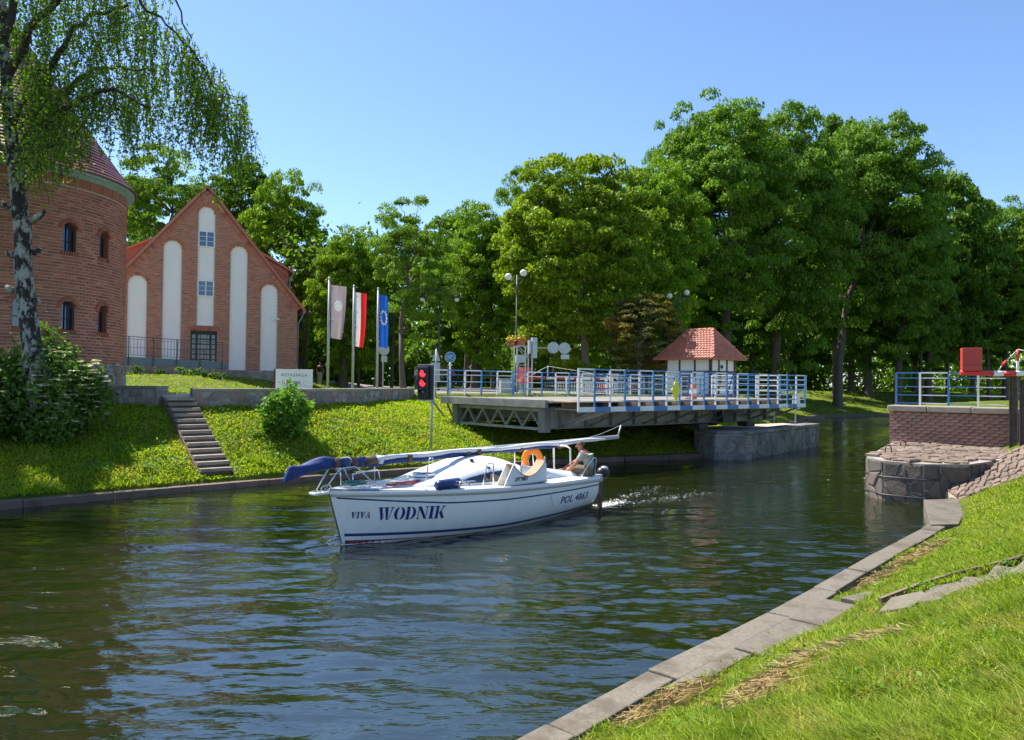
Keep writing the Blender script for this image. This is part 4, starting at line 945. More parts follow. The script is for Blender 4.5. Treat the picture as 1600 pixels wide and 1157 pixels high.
    x = bl(1083, 2.7, -.2); p = B0+Matrix.Rotation(BANG, 3, 'Z') @ Vector((x, -.2, 2.37)); t = thing('marker_board', p, BANG+.05, 'orange-red and white banded marker board behind the bridge railing', 'marker')
    for k, c in enumerate(('orange_red', 'white', 'orange_red')): MB().box((0, 0, .12+.19*k+.0), (.46, .04, .188)).build('band', MT[c], t)
    MB().box((0, .04, .28), (.06, .05, .6)).box((0, .1, .02), (.4, .3, .04)).build('stand', MT['dark_steel'], t)
    x = bl(1243, 2.0, -1.42)
    p = at(1243, 640, 35.2); t = thing('notice_board', (p.x, p.y, 1.1), R(15), 'white notice board on a thin post at the far end of the bridge pier', 'sign')
    MB().tube([(0, 0, 0), (0, 0, 1.55)], .03, 8).build('post', MT['grey'], t); MB().box((0, -.05, 1.08), (.42, .02, .66)).build('board', MT['white'], t)
    MB().tube([(.06, -.075, .95), (.06, -.062, .95)], .11, 12).build('round_mark', MT['grey'], t)
    MB().bar((-.5, 0, 1.42), (.2, -.02, 1.56), .04).build('brace', MT['dark_steel'], t)
build_bridge()

# ------------------------------------------------------------------ control house
def build_control_house():
    c = Vector((10.85, 42.4, 2.35)); r = thing('control_house', c, R(-46.6), 'small white timber framed bridge keeper hut with a hipped red tile roof', 'hut')
    lx, ly, H = 1.5, 1.3, 2.12
    MB().box((0, 0, -.1), (2*lx+.3, 2*ly+.3, .35)).build('base', MT['concrete'], r)
    MB().box((0, 0, H/2), (2*lx-.1, 2*ly-.1, H)).build('wall', MT['white'], r)
    F = MT['brown_wood']
    def fr(a, b, w=.1): MB().bar(a, b, w, .06).build('timber', F, r)
    y = -ly+.03
    for x in (-lx+.05, -.55, .45, lx-.08): fr((x, y, 0), (x, y, H), .13 if abs(x) > 1 else .09)
    for z in (.06, 1.35, H-.05): MB().box((0, y-.005, z), (2*lx, .06, .09)).build('timber', F, r)
    x = lx-.03
    for yy in (-ly+.07, -.45, .4, ly-.07): MB().box((x, yy, H/2), (.06, .12 if abs(yy) > 1 else .09, H)).build('timber', F, r)
    for z in (.06, 1.35, H-.05): MB().box((x+.004, 0, z), (.06, 2*ly, .09)).build('timber', F, r)
    MB().bar((x, .45, .1), (x, 1.1, 1.3), .09, .05).build('timber', F, r)
    MB().box((lx-.01, -.9, .78), (.04, .62, 1.0)).build('door', MT['grey'], r); w = MB().box((lx+.0, -.02, .9), (.05, .62, .75)).build('window', F, r); MB().box((lx+.015, -.02, .9), (.04, .5, .63)).build('pane', MT['glass'], w)
    MB().sphere((lx+.1, -.35, 1.62), (.06, .12, .12), 10, 6).build('loudspeaker', MT['dark_steel'], r)
    w = MB().box((-.05, -ly-.0, .75), (.75, .05, .85)).build('window', F, r); MB().box((-.05, -ly-.015, .75), (.63, .04, .73)).build('pane', MT['glass'], w)
    ex, ey, rz0, rt, rl = 1.95, 1.75, H-.05, H+1.68, .82
    E = [Vector((-ex, -ey, rz0)), Vector((ex, -ey, rz0)), Vector((ex, ey, rz0)), Vector((-ex, ey, rz0))]; Rr = [Vector((-rl, 0, rt)), Vector((rl, 0, rt))]
    m = MB(); m.add([*E, *Rr, *[e+Vector((0, 0, -.06)) for e in E]], [(0, 1, 5, 4), (1, 2, 5), (2, 3, 4, 5), (3, 0, 4), (6, 7, 1, 0), (7, 8, 2, 1), (8, 9, 3, 2), (9, 6, 0, 3), (6, 9, 8, 7)]); m.build('roof', MT['tile'], r)
    for (A, Bq, C, D) in ((E[0], E[1], Rr[1], Rr[0]), (E[1], E[2], Rr[1], Rr[1])):
        rows = 13; J = []
        for k in range(rows):
            t0, t1 = k/rows, (k+1.15)/rows; t1 = min(t1, 1); l0, l1 = A+(D-A)*t0, Bq+(C-Bq)*t0; m0, m1 = A+(D-A)*t1, Bq+(C-Bq)*t1
            L = (l1-l0).length; n = max(1, int(L/.2)); nr = ((Bq-A).cross(D-A)).normalized()
            for i in range(n):
                u0, u1 = i/n, (i+1)/n-.01; um = (u0+u1)/2; a = l0+(l1-l0)*u0; b = l0+(l1-l0)*u1; c0 = m0+(m1-m0)*u0; d0 = m0+(m1-m0)*u1; am = l0+(l1-l0)*um; cm = m0+(m1-m0)*um
                MB().add([a+nr*.03, am+nr*.065, b+nr*.03, d0+nr*.004, cm+nr*.03, c0+nr*.004, a, b], [(0, 1, 4, 5), (1, 2, 3, 4), (6, 7, 2, 1, 0)], 0, True).build('roof_tile', MT['tile'], r, fixn=False)
    rg = MB()
    for a, b in ((Rr[0], Rr[1]), (E[0], Rr[0]), (E[1], Rr[1]), (E[2], Rr[1])):
        n = int((b-a).length/.28)
        for i in range(n): MB().tube([a+(b-a)*(i/n), a+(b-a)*((i+1.1)/n)], [.075, .06], 8).build('ridge_tile', MT['tile'], r)
build_control_house()

# ------------------------------------------------------------------ flags
def flag_pole(px, top_y, d, label):
    p = at(px-1.2, 606, d); z0 = gz(p.x, p.y); top = at(px+1.2, top_y, d); t = thing('flagpole', (p.x, p.y, z0), 0, label, 'flagpole', 'flagpoles behind the stone wall'); h = top.z-z0
    MB().tube([(0, 0, 0), (0, 0, h)], [.075, .05], 10).build('pole', MT['grey'], t); MB().sphere((0, 0, h+.05), .07, 8, 6).build('finial', MT['grey'], t)
    MB().box((0, 0, .04), (.3, .3, .08)).build('foot_plate', MT['grey'], t)
    for k in range(4): MB().box((.09, 0, h-.35-k*.85), (.1, .03, .03)).build('clip', MT['white'], t)
    MB().tube([(.06, -.05, h-.1), (.07, -.05, 1.2)], .008, 4).build('halyard', MT['white'], t)
    return p, z0, h, t
def flag_mat(kind):
    m, nt, b = _mat('flag_'+kind); tc = nt.nodes.new('ShaderNodeUVMap'); sep = nt.nodes.new('ShaderNodeSeparateXYZ'); nt.links.new(tc.outputs[0], sep.inputs[0]); u, v = sep.outputs[0], sep.outputs[1]
    if kind == 'red_white': c = mixc(nt, mth(nt, 'GREATER_THAN', u, .5), (.75, .73, .72), (.70, .02, .03))
    elif kind == 'blue':
        c = (.015, .12, .62)
        acc = None
        for k in range(12):
            a = k*math.pi/6; du = mth(nt, 'SUBTRACT', u, .48+.34*math.sin(a)); dv = mth(nt, 'MULTIPLY', mth(nt, 'SUBTRACT', v, .57+.125*math.cos(a)), 2.75)
            r = mth(nt, 'SQRT', mth(nt, 'ADD', mth(nt, 'MULTIPLY', du, du), mth(nt, 'MULTIPLY', dv, dv)))
            ang = mth(nt, 'ARCTAN2', du, dv); star = mth(nt, 'MULTIPLY', mth(nt, 'ADD', mth(nt, 'MULTIPLY', mth(nt, 'COSINE', mth(nt, 'MULTIPLY', ang, 5.0)), .3), .7), .085)
            s = mth(nt, 'LESS_THAN', r, star); acc = s if acc is None else mth(nt, 'MAXIMUM', acc, s)
        c = mixc(nt, acc, c, (.80, .78, .35))
    else:
        c = (.40, .33, .37); du = mth(nt, 'SUBTRACT', u, .5); dv = mth(nt, 'MULTIPLY', mth(nt, 'SUBTRACT', v, .62), 2.6)
        r = mth(nt, 'SQRT', mth(nt, 'ADD', mth(nt, 'MULTIPLY', du, du), mth(nt, 'MULTIPLY', dv, dv))); ang = mth(nt, 'ARCTAN2', dv, du)
        pet = mth(nt, 'GREATER_THAN', mth(nt, 'COSINE', mth(nt, 'MULTIPLY', ang, 12.0)), .1); ringm = mth(nt, 'MULTIPLY', mth(nt, 'LESS_THAN', r, .27), mth(nt, 'GREATER_THAN', r, .07))
        s = mth(nt, 'MULTIPLY', pet, ringm); s = mth(nt, 'MAXIMUM', s, mth(nt, 'LESS_THAN', r, .05)); c = mixc(nt, s, c, (.75, .82, .82))
    if isinstance(c, tuple): b.inputs['Base Color'].default_value = (*c, 1)
    else: nt.links.new(c, b.inputs['Base Color'])
    b.inputs['Roughness'].default_value = .75; bump(nt, b, noise(nt, 300, 2), .2, .002)
    t = nt.nodes.new('ShaderNodeBsdfTranslucent'); mx = nt.nodes.new('ShaderNodeMixShader'); mx.inputs[0].default_value = .4
    if isinstance(c, tuple): t.inputs['Color'].default_value = (*c, 1)
    else: nt.links.new(c, t.inputs['Color'])
    nt.links.new(b.outputs[0], mx.inputs[1]); nt.links.new(t.outputs[0], mx.inputs[2]); nt.links.new(mx.outputs[0], nt.nodes['Material Output'].inputs['Surface']); return m
def flag(p, z0, h, w, L, kind, label, bend, seed, top=.28):
    nu, nv = 14, 40; me = bpy.data.meshes.new('flag'); V = []; F = []
    for j in range(nv+1):
        v = j/nv
        for i in range(nu+1):
            u = i/nu; fold = math.sin(u*9+v*3+seed)*.035*u+math.sin(u*17+seed*2)*.015*u
            V.append((.1+w*u*(1-bend*(1-v)**1.5)+.02*math.sin(v*5), -.05+fold+.10*u*math.sin(v*2+seed), -L*(1-v)-.10*u*(1-.5*bend)))
    for j in range(nv):
        for i in range(nu): a = j*(nu+1)+i; F.append((a, a+1, a+nu+2, a+nu+1))
    me.from_pydata(V, [], F); uv = me.uv_layers.new(name='UVMap')
    for l in me.loops: k = l.vertex_index; uv.data[l.index].uv = ((k % (nu+1))/nu, (k//(nu+1))/nv)
    for q in me.polygons: q.use_smooth = True
    me.materials.append(flag_mat(kind)); o = link('flag', me, None, (p.x, p.y, z0+h-top)); tag(o, label, 'flag', 'flags on the three poles'); return o
d = 38
P1 = flag_pole(513, 437, d, 'leftmost grey flagpole, carrying the pale grey-violet flag'); P2 = flag_pole(552, 449, 39.5, 'middle grey flagpole, carrying the white and red flag'); P3 = flag_pole(590, 453, 41, 'rightmost grey flagpole, carrying the blue flag with yellow stars')
f1 = flag(*P1[:3], .82, 2.75, 'grey', 'long pale grey-violet flag with a white flower emblem', .28, .3)
me = text_mesh('GIZYCKO', .13, MT['white'], sx=.95); link('lettering', me, f1, (.46, -.10, -1.78), (R(90), 0, 0))
flag(*P2[:3], .62, 2.9, 'red_white', 'long flag half white and half red, drooping from the middle pole', .32, 1.7)
flag(*P3[:3], .50, 2.9, 'blue', 'long blue flag with a circle of yellow stars', .04, 3.1)

# ------------------------------------------------------------------ restaurant sign
def build_sign():
    p = at(459.5, 605, 27.6); z = 2.36; t = thing('restaurant_sign', (p.x, p.y, z), R(8), 'white restaurant board reading RESTAURACJA behind the stone wall', 'sign')
    MB().box((0, 0, .50), (1.34, .10, .98)).build('board', MT['white'], t, bevel=.005); MB().box((-.70, .02, .5), (.06, .16, 1.0)).build('side_panel', plain('maroon', (.10, .015, .03), .5), t)
    for x in (-.5, .5): MB().box((x, .02, -.05), (.06, .06, .15)).build('leg', MT['dark_steel'], t)
    ink = plain('dark_ink', (.05, .05, .06), .6, bmp=0)
    for s, sz, x, zz, sx, sp, b in (('RESTAURACJA', .15, 0, .77, .72, 1.45, .001), ('L', .19, -.40, .51, .5, 1, .002), ('A', .13, -.335, .49, .55, 1, .001), ('B', .19, -.25, .51, .5, 1, .003), ('IBLIOTHEQUE', .135, .01, .49, .52, 1.0, .002), ('WEJSCIE', .09, .02, .26, .7, 1, .001)):
        link('lettering', text_mesh(s, sz, ink, sx=sx, spacing=sp, bold=b), t, (x, -.053, zz), UPR)
    for w, x, h, zz in ((.52, -.11, .012, .405), (.24, -.42, .018, .26), (.28, .44, .018, .26), (.16, .39, .006, .40)): MB().box((x, -.052, zz), (w, .004, h)).build('ruled_line', ink, t)
    MB().slab([(-.58, -.054, .26), (-.50, -.054, .30), (-.50, -.054, .22)], (0, .003, 0)).build('arrow_head', ink, t)
build_sign()

# ------------------------------------------------------------------ traffic light
def build_light():
    g = on_ground(672, 706, 18, 27); t = thing('traffic_light', g, R(-24), 'canal traffic light with two lit red lenses on a grey post', 'traffic light'); d = g.y; s = d/FPX
    zc = at(665, 598, d).z-g.z; w, h = 30*s, 57*s; x = at(665, 600, d).x-g.x
    MB().tube([(.0, .06, -.2), (0.02, .06, zc)], .038, 10).build('pole', MT['grey'], t); MB().box((x+.06, .04, zc-h/2+.02), (w*.8, .05, .06)).build('clamp', MT['grey'], t)
    MB().box((x, 0, zc), (w, .03, h)).build('backboard', MT['dark_steel'], t, bevel=.02)
    f = MB(); f.box((x, -.012, zc+h/2-.015), (w, .03, .02)).box((x, -.012, zc-h/2+.015), (w, .03, .02)).box((x-w/2+.01, -.012, zc), (.02, .03, h-.06)).box((x+w/2-.01, -.012, zc), (.02, .03, h-.06)); f.build('white_border', MT['white'], t)
    MB().box((x-.05, -.09, zc-.01), (w*.62, .16, h*.88)).build('housing', MT['black'], t, bevel=.02)
    MB().box((x+.14, -.03, zc), (.012, .03, h*.8)).build('divider', MT['grey'], t)
    for k in range(3):
        zz = zc+.3-.32*k; lens = MB().sphere((x-.05, -.175, zz), (.115, .03, .115), 16, 8).build('lens', MT['red_lamp'] if k < 2 else MT['dark_glass'], t)
        v = MB(); a = [(x-.05+.128*math.cos(q), zz+.128*math.sin(q)) for q in np.linspace(.1, math.pi-.1, 12)]; b = len(v.v)
        v.v += [(p[0], -.17, p[1]) for p in a]+[(p[0], -.29, p[1]-.012) for p in a]
        for i in range(11): v.f.append([i, i+1, 12+i+1, 12+i]); v.m.append(0); v.smooth.append(True)
        o = v.build('visor', MT['black'] if k == 2 else MT['black'], t, fixn=False); sol = o.modifiers.new('thick', 'SOLIDIFY'); sol.thickness = .006
build_light()

# ------------------------------------------------------------------ lamps
def base_at(px, d, py=606): p = at(px, py, d); return Vector((p.x, p.y, gz(p.x, p.y)))
def globe_lamp(px, d, tops, topy, label):
    b = base_at(px-2, d); t = thing('street_lamp', b, 0, label, 'street lamp', 'globe street lamps'); h = at(px, topy, d).z-b.z
    MB().tube([(0, 0, 0), (0, 0, 1.0), (0, 0, h)], [.085, .06, .04], 10).build('pole', MT['dark_steel'], t); MB().lathe([(.14, 0), (.14, .3), (.09, .4)], n=12).build('base', MT['dark_steel'], t)
    for (gx, gy) in tops:
        g = at(gx, gy, d); o = g-b; ar = MB(); ar.tube([(0, 0, o.z-.75), (o.x*.55, 0, o.z-.55), (o.x, 0, o.z-.36), (o.x, 0, o.z-.2)], .022, 6).tube([(0, 0, o.z-.35), (o.x, 0, o.z-.33)], .018, 6).build('arm', MT['dark_steel'], t)
        MB().sphere((o.x, o.y*0, o.z), .2, 18, 12).build('globe', MT['globe'], t); MB().lathe([(.02, -.24), (.09, -.2), (.09, -.17)], (o.x, 0, o.z), 10).build('cup', MT['dark_steel'], t)
    return t, b
L1 = globe_lamp(808, 41, ((794.5, 433), (818, 427)), 430, 'tall dark street lamp with two white globes and flower baskets by the barrier')
globe_lamp(1060, 50, ((1046, 463), (1073, 458)), 458, 'street lamp with two white globes rising behind the bridge keeper hut')
def bell_lamp(px, d, label):
    b = base_at(px-2, d); t = thing('street_lamp', b, 0, label, 'street lamp'); h = at(px, 446, d).z-b.z; s = d/FPX
    MB().tube([(0, 0, 0), (0, 0, h)], [.075, .045], 10).build('pole', MT['dark_steel'], t)
    for sx in (-1, 1):
        x = sx*27*s; MB().tube([(0, 0, h-.35), (x*.6, 0, h-.28), (x, 0, h-.3), (x, 0, h-.5)], .02, 6).tube([(0, 0, h-1.3), (x*.35, 0, h-.75), (x*.8, 0, h-.6), (x, 0, h-.62)], .018, 6).build('arm', MT['dark_steel'], t)
        MB().lathe([(.03, -.45), (.07, -.62), (.26, -.78), (.27, -.82)], (x, 0, h), 14).build('hood', MT['dark_steel'], t); MB().sphere((x, 0, h-.86), (.16, .16, .17), 12, 8).build('globe', MT['globe'], t)
bell_lamp(687, 46, 'dark street lamp with two bell shaped lanterns left of the bicycle sign')
def basket(px, py, label):
    p = at(px, py, 41); t = thing('flower_basket', (p.x, p.y, p.z-.2), 0, label, 'flower basket', 'flower baskets on the globe lamp'); MB().lathe([(0, 0), (.17, 0), (.24, .3), (.26, .3), (.26, .34), (.2, .34), (0, .3)], n=14).build('pot', MT['tile'], t)
    x = L1[1].x-p.x; MB().bar((0, 0, .33), (x, 0, .33), .03).build('hanger', MT['dark_steel'], t)
    rg = np.random.default_rng(int(px)); P = rg.normal(size=(420, 3))*np.array([.17, .17, .09])+np.array([0, 0, .44]); V = leaf_quads(P, P-np.array([0, 0, .1]), .07, rg)
    mi = rg.choice([0, 1, 2], 420, p=[.4, .42, .18]); link('flowers', quads_mesh('flowers', V, [MT['leaf_bush'], MT['petal_y'], MT['petal_r']], mi), t)
MT['petal_y'] = plain('yellow_petals', (.80, .62, .03), .6, bmp=0); MT['petal_r'] = plain('orange_petals', (.75, .16, .02), .6, bmp=0)
basket(799.5, 537, 'left flower basket on the globe street lamp, full of yellow flowers'); basket(814.5, 536, 'right flower basket on the globe street lamp, yellow and orange flowers')

# ------------------------------------------------------------------ road signs and the far barrier
def sign_post(name, px, d, py_top, label, cat='sign', w=.035, mat='grey'):
    b = base_at(px-1, d); t = thing(name, b, 0, label, cat); h = at(px, py_top, d).z-b.z; MB().tube([(0, 0, 0), (0, 0, h)], w, 8).build('post', MT[mat], t); return t, b, h, d/FPX
def disc(c, r, y, th=.02): return MB().tube([(c[0], y, c[1]), (c[0], y+th, c[1])], r, 24)
t, b, h, s = sign_post('bicycle_sign', 704, 36, 552, 'round blue bicycle path sign on a white post', w=.04, mat='white'); zc = at(704, 558.5, 36).z-b.z
disc((0, zc), 8.4*s, -.07).build('border', MT['white'], t); disc((0, zc), 7.8*s, -.078, .02).build('disc', MT['blue_sign'] if 'blue_sign' in MT else MT['blue'], t)
bk = MB(); rr = .085
for sx in (-1, 1): bk.tube([(sx*.12+rr*math.cos(a), -.085, zc-.03+rr*math.sin(a)) for a in np.linspace(0, 2*math.pi, 17)[:-1]], .008, 4, closed=True)
for a, c in (((-.12, -.03), (-.04, .08)), ((-.04, .08), (.08, .08)), ((.12, -.03), (.07, .12)), ((-.04, .08), (.01, -.03)), ((.01, -.03), (-.12, -.03)), ((.01, -.03), (.08, .08)), ((-.05, .12), (-.03, .06)), ((.07, .12), (.03, .13))): bk.bar((a[0], -.085, zc+a[1]), (c[0], -.085, zc+c[1]), .014, .01)
bk.build('bicycle_symbol', MT['white'], t); MB().box((0, -.02, zc-.38), (.2, .06, .06)).build('clamp', MT['white'], t)
t, b, h, s = sign_post('priority_sign', 740, 62, 574, 'small yellow diamond road sign far behind the bridge railing'); zc = at(740, 574, 62).z-b.z
MB().slab([(0, -.05, zc-.42), (.42, -.05, zc), (0, -.05, zc+.42), (-.42, -.05, zc)], (0, .02, 0)).build('border', MT['white'], t); MB().slab([(0, -.06, zc-.28), (.28, -.06, zc), (0, -.06, zc+.28), (-.28, -.06, zc)], (0, .02, 0)).build('diamond', plain('amber', (.75, .45, .03), .5), t)
t, b, h, s = sign_post('warning_sign', 682, 34, 546, 'grey back of a triangular road sign just right of the traffic light'); zc = at(682, 556, 34).z-b.z
MB().slab([(-.19, 0, zc-.25), (.19, 0, zc-.25), (0, 0, zc+.38)], (0, -.02, 0)).build('triangle_plate', MT['grey'], t); MB().box((-.02, -.03, zc-.75), (.42, .02, .85)).build('lower_plate', MT['grey'], t); MB().box((.3, .0, zc-.8), (.16, .02, .6)).build('side_plate', MT['dark_steel'], t)
t, b, h, s = sign_post('round_sign', 599, 44, 538, 'grey back of a round road sign behind the blue flag'); zc = at(601, 547, 44).z-b.z
disc((.05, zc), .33, -.05).build('disc', MT['grey'], t); MB().box((.07, -.04, zc-.55), (.36, .02, .35)).build('plate', MT['grey'], t)
# lattice mast with arm and round sign backs
def lattice(name, px, d, py_top, label, w=.62):
    b = base_at(px, d); t = thing(name, b, R(20), label, 'mast'); h = at(px, py_top, d).z-b.z
    for sx in (-1, 1):
        for sy in (-1, 1): MB().bar((sx*w/2, sy*w/3, 0), (sx*w/2, sy*w/3, h), .05).build('leg', MT['grey'], t)
    n = int(h/.42)
    for k in range(n):
        z0, z1 = k*h/n, (k+1)*h/n
        for sy in (-1, 1): MB().bar((-w/2 if k % 2 else w/2, sy*w/3, z0), (w/2 if k % 2 else -w/2, sy*w/3, z1), .026).build('lacing_bar', MT['grey'], t); MB().bar((-w/2, sy*w/3, z1), (w/2, sy*w/3, z1), .026).build('cross_bar', MT['grey'], t)
    return t, b, h
t, b, h = lattice('lattice_mast', 814, 38, 541, 'white lattice signal mast carrying an arm with two round sign backs')
s = 38/FPX; Rt_ = Matrix.Rotation(-R(20), 3, 'Z')
def loc(px, py, dep=38): return Rt_ @ (at(px, py, dep)-b)
MB().bar(loc(818, 543, 37.9), loc(893, 545.5, 37.9), .05).build('arm', MT['grey'], t)
for px, py, rr_, lb in ((864.5, 543.5, 9, 'sign_back'), (882, 544.5, 9, 'sign_back')):
    c = loc(px, py, 37.7); n = Rt_ @ Vector((0, 1, 0)); MB().tube([c, c+n*.03], rr_*s, 24).build(lb, MT['grey'], t)
c = loc(883, 558, 37.7); MB().bar(c+Vector((-.23, 0, 0)), c+Vector((.23, 0, 0)), .02, .24).build('plate', MT['grey'], t)
for px0, px1, y0, y1 in ((826, 829, 532, 553), (831, 838, 528, 560), (806, 819, 556, 567)): 
    c = loc((px0+px1)/2, (y0+y1)/2, 37.6); MB().box(c, ((px1-px0+1)*s, .25, (y1-y0)*s)).build('signal_box', MT['grey'], t, bevel=.01)
c0, c1 = loc(831.5, 530, 38.2), loc(831.5, 608, 38.2); MB().bar(c0, c1, .05).build('post', MT['grey'], t)
lattice('lattice_mast', 1028, 46, 550, 'short grey lattice mast left of the keeper hut', .5)
# barrier beam on the far side with counterweight and hanging skirt
def far_barrier():
    a = at(838, 591, 39.5); c = at(1047, 592.5, 45); t = thing('barrier', (a.x, a.y, a.z), math.atan2(c.y-a.y, c.x-a.x), 'long red and white striped barrier across the road behind the bridge railings', 'barrier'); L = math.hypot(c.x-a.x, c.y-a.y); n = 16; dz = c.z-a.z
    for k in range(n): MB().tube([(L*k/n, 0, dz*k/n), (L*(k+1)/n-.002, 0, dz*(k+1)/n)], .075, 8).build('beam_section', MT['red' if k % 2 == 0 else 'white'], t)
    x0 = -.95; MB().box((x0+.25, 0, .12), (.62, .45, .85)).build('counterweight', MT['red'], t, bevel=.01); MB().tube([(x0+.5, 0, 0), (0, 0, 0)], .08, 8).build('beam_section', MT['red'], t)
    MB().box((x0+.3, .1, -.7), (.5, .4, .95)).build('pedestal', plain('blue_grey_box', (.20, .30, .36), .5), t, bevel=.02)
    MB().tube([(.75, 0, 0), (.75, 0, .65)], .03, 6).tube([(.75, 0, .65), (-.4, 0, .1)], .012, 4).tube([(.75, 0, .65), (L*.6, 0, .1)], .010, 4).build('stay', MT['white'], t)
    for k in range(60): MB().tube([(.6+k*(L-.8)/60, 0, -.07), (.6+k*(L-.8)/60, 0, -.82)], .008, 4).build('hanging_bar', MT['grey'], t)
    for z in (-.42, -.82): MB().tube([(.6, 0, z), (L-.2, 0, z)], .012, 5).build('skirt_rail', MT['white'], t)
    for k in range(5): MB().box((L*.35+k*1.1, -.1, -.5), (.5, .02, .4)).build('skirt_board', MT['red' if k in (1, 3) else 'grey'], t)
far_barrier()
p = base_at(791, 38); t = thing('control_cabinet', p, R(18), 'squat grey switch cabinet behind the far bridge railing', 'cabinet'); MB().box((0, 0, .38), (.68, .4, .72)).build('body', MT['grey'], t, bevel=.015); MB().box((0, -.205, .38), (.60, .012, .62)).build('door', MT['grey'], t); MB().box((0, 0, .755), (.74, .46, .03)).build('lid', MT['grey'], t); MB().box((.22, -.22, .4), (.02, .03, .12)).build('handle', MT['dark_steel'], t)
# white guard fences by the road
def guard_fence(px0, px1, d0, d1, label, n=1, hz=.95):
    a, c = base_at(px0, d0), base_at(px1, d1); t = thing('guard_fence', a, math.atan2(c.y-a.y, c.x-a.x), label, 'fence', 'white guard fences by the barrier'); L = math.hypot(c.x-a.x, c.y-a.y); z1 = c.z-a.z
    for k in range(n+1): MB().box((L*k/n, 0, hz/2), (.06, .06, hz)).build('post', MT['white'], t)
    for k in range(n):
        for z in (hz-.03, .62, .12): MB().box((L*(k+.5)/n, 0, z), (L/n-.062, .04, .045)).build('rail', MT['white'], t)
        m = int(L/n/.14)
        for q in range(1, m): MB().box((L*k/n+q*L/n/m, 0, .37), (.018, .018, .46)).build('bar', MT['white'], t)
guard_fence(868, 902, 39, 39.5, 'white barred guard fence nearest the red counterweight', 2)
guard_fence(908, 946, 40.5, 41.5, 'second white barred guard fence behind the striped barrier', 2)
guard_fence(957, 1006, 42, 43, 'third white barred guard fence, under the bronze leaved tree', 2)
guard_fence(1014, 1040, 43.5, 44, 'short white guard fence just left of the keeper hut', 1)
for px0, px1, d0, d1, c, lb in ((1042, 1094, 33.5, 37.5, 'blue', 'blue and white side railing in front of the keeper hut'),):
    a, q = base_at(px0, d0), base_at(px1, d1); t = thing('side_railing', (a.x, a.y, 2.35), math.atan2(q.y-a.y, q.x-a.x), lb, 'railing'); L = math.hypot(q.x-a.x, q.y-a.y)
    railing(t, [L*k/5 for k in range(6)], 0, [1.0, .8, .55, .3], 0)
# boulder on the far bank
p = on_ground(536, 739, 17, 26); t = MB(); bm_ = MB().sphere((0, 0, .12), (.42, .3, .26), 14, 9); bm_.v = [(x*(1+.1*math.sin(7*y+3*z)), y, z+.03*math.sin(9*x)) for x, y, z in bm_.v]
tag(bm_.build('boulder', MT['wet_stone'], None, loc=p), 'grey boulder on the grass behind the bow of the boat', 'boulder')
# ------------------------------------------------------------------ the sailing boat
BO = Vector((-3.2, 12.95, 0)); BA = math.atan2(.732, .681); LB = 6.62
MT['gel'] = grimy('white_gelcoat', (.84, .85, .81), (.45, .40, .28), .22, (3, 3, .5), .22)
MT['deck_white'] = plain('white_deck', (.80, .80, .77), .45, var=.04, scale=3, bmp=.1)
MT['navy'] = plain('navy_stripe', (.012, .035, .13), .35, var=.08)
MT['letter_blue'] = plain('blue_lettering', (.012, .02, .16), .35, bmp=0)
MT['antifoul'] = plain('red_antifouling', (.20, .012, .015), .6, var=.2)
MT['sailcover'] = plain('blue_sailcloth', (.008, .034, .17), .6, var=.25, scale=9, bmp=.5, bd=.02)
MT['sailwhite'] = plain('white_sailcloth', (.70, .70, .72), .6, var=.08, scale=10, bmp=.4, bd=.01)
MT['strap'] = plain('brown_strap', (.13, .075, .045), .7)
MT['rope_w'] = plain('grey_rope', (.45, .44, .42), .8); MT['rope_g'] = plain('green_rope', (.07, .22, .20), .8); MT['rope_r'] = plain('red_rope', (.40, .08, .08), .8)
MT['orange'] = plain('orange_foam', (.85, .23, .004), .5, var=.08)
MT['ply'] = plain('plywood_edge', (.35, .22, .13), .7, var=.2); MT['skin'] = plain('skin', (.38, .18, .11), .5, var=.06); MT['skin_r'] = plain('ruddy_skin', (.36, .135, .08), .5, var=.08)
MT['shirt'] = plain('grey_green_shirt', (.30, .33, .29), .85, var=.1, scale=14, bmp=.4); MT['shorts'] = plain('khaki_shorts', (.12, .10, .06), .85, var=.15, scale=14, bmp=.4); MT['hair'] = plain('cropped_grey_hair', (.12, .085, .06), .8)
def bb(t):
    t = np.clip(t, 0, 1); return np.where(t < .6, 1.22*(1-(1-t/.6)**2.05), 1.22-.20*((t-.6)/.4)**2)*1.0+.03*(1-t)
def zs(t): return .985-.30*t+.085*t*t+.0*t
def zk(t): return -.36+.36*np.clip((t-.55)/.45, 0, 1)**1.6*.62+.1*(1-t)**6
def hull_t(x, z):
    t = x/LB
    for _ in range(4): t = (x-.30*(1-max(z, -.1)/.985)*max(0, 1-t)**3)/LB
    return min(max(t, 0), 1)
def half(x, z):
    t = hull_t(x, z); q = min(max((zs(t)-z)/(zs(t)-zk(t)), 0), 1); return float(bb(t)*(1-q**4)**.7*(1-.06*q))
def hull_pt(t, z, s=-1, off=0.0):
    x = t*LB+.30*(1-max(z, -.1)/.985)*(1-t)**3; q = min(max((zs(t)-z)/(zs(t)-zk(t)), 0), 1); y = float(bb(t)*(1-q**4)**.7*(1-.06*q)); return Vector((x, s*(y+off), z))
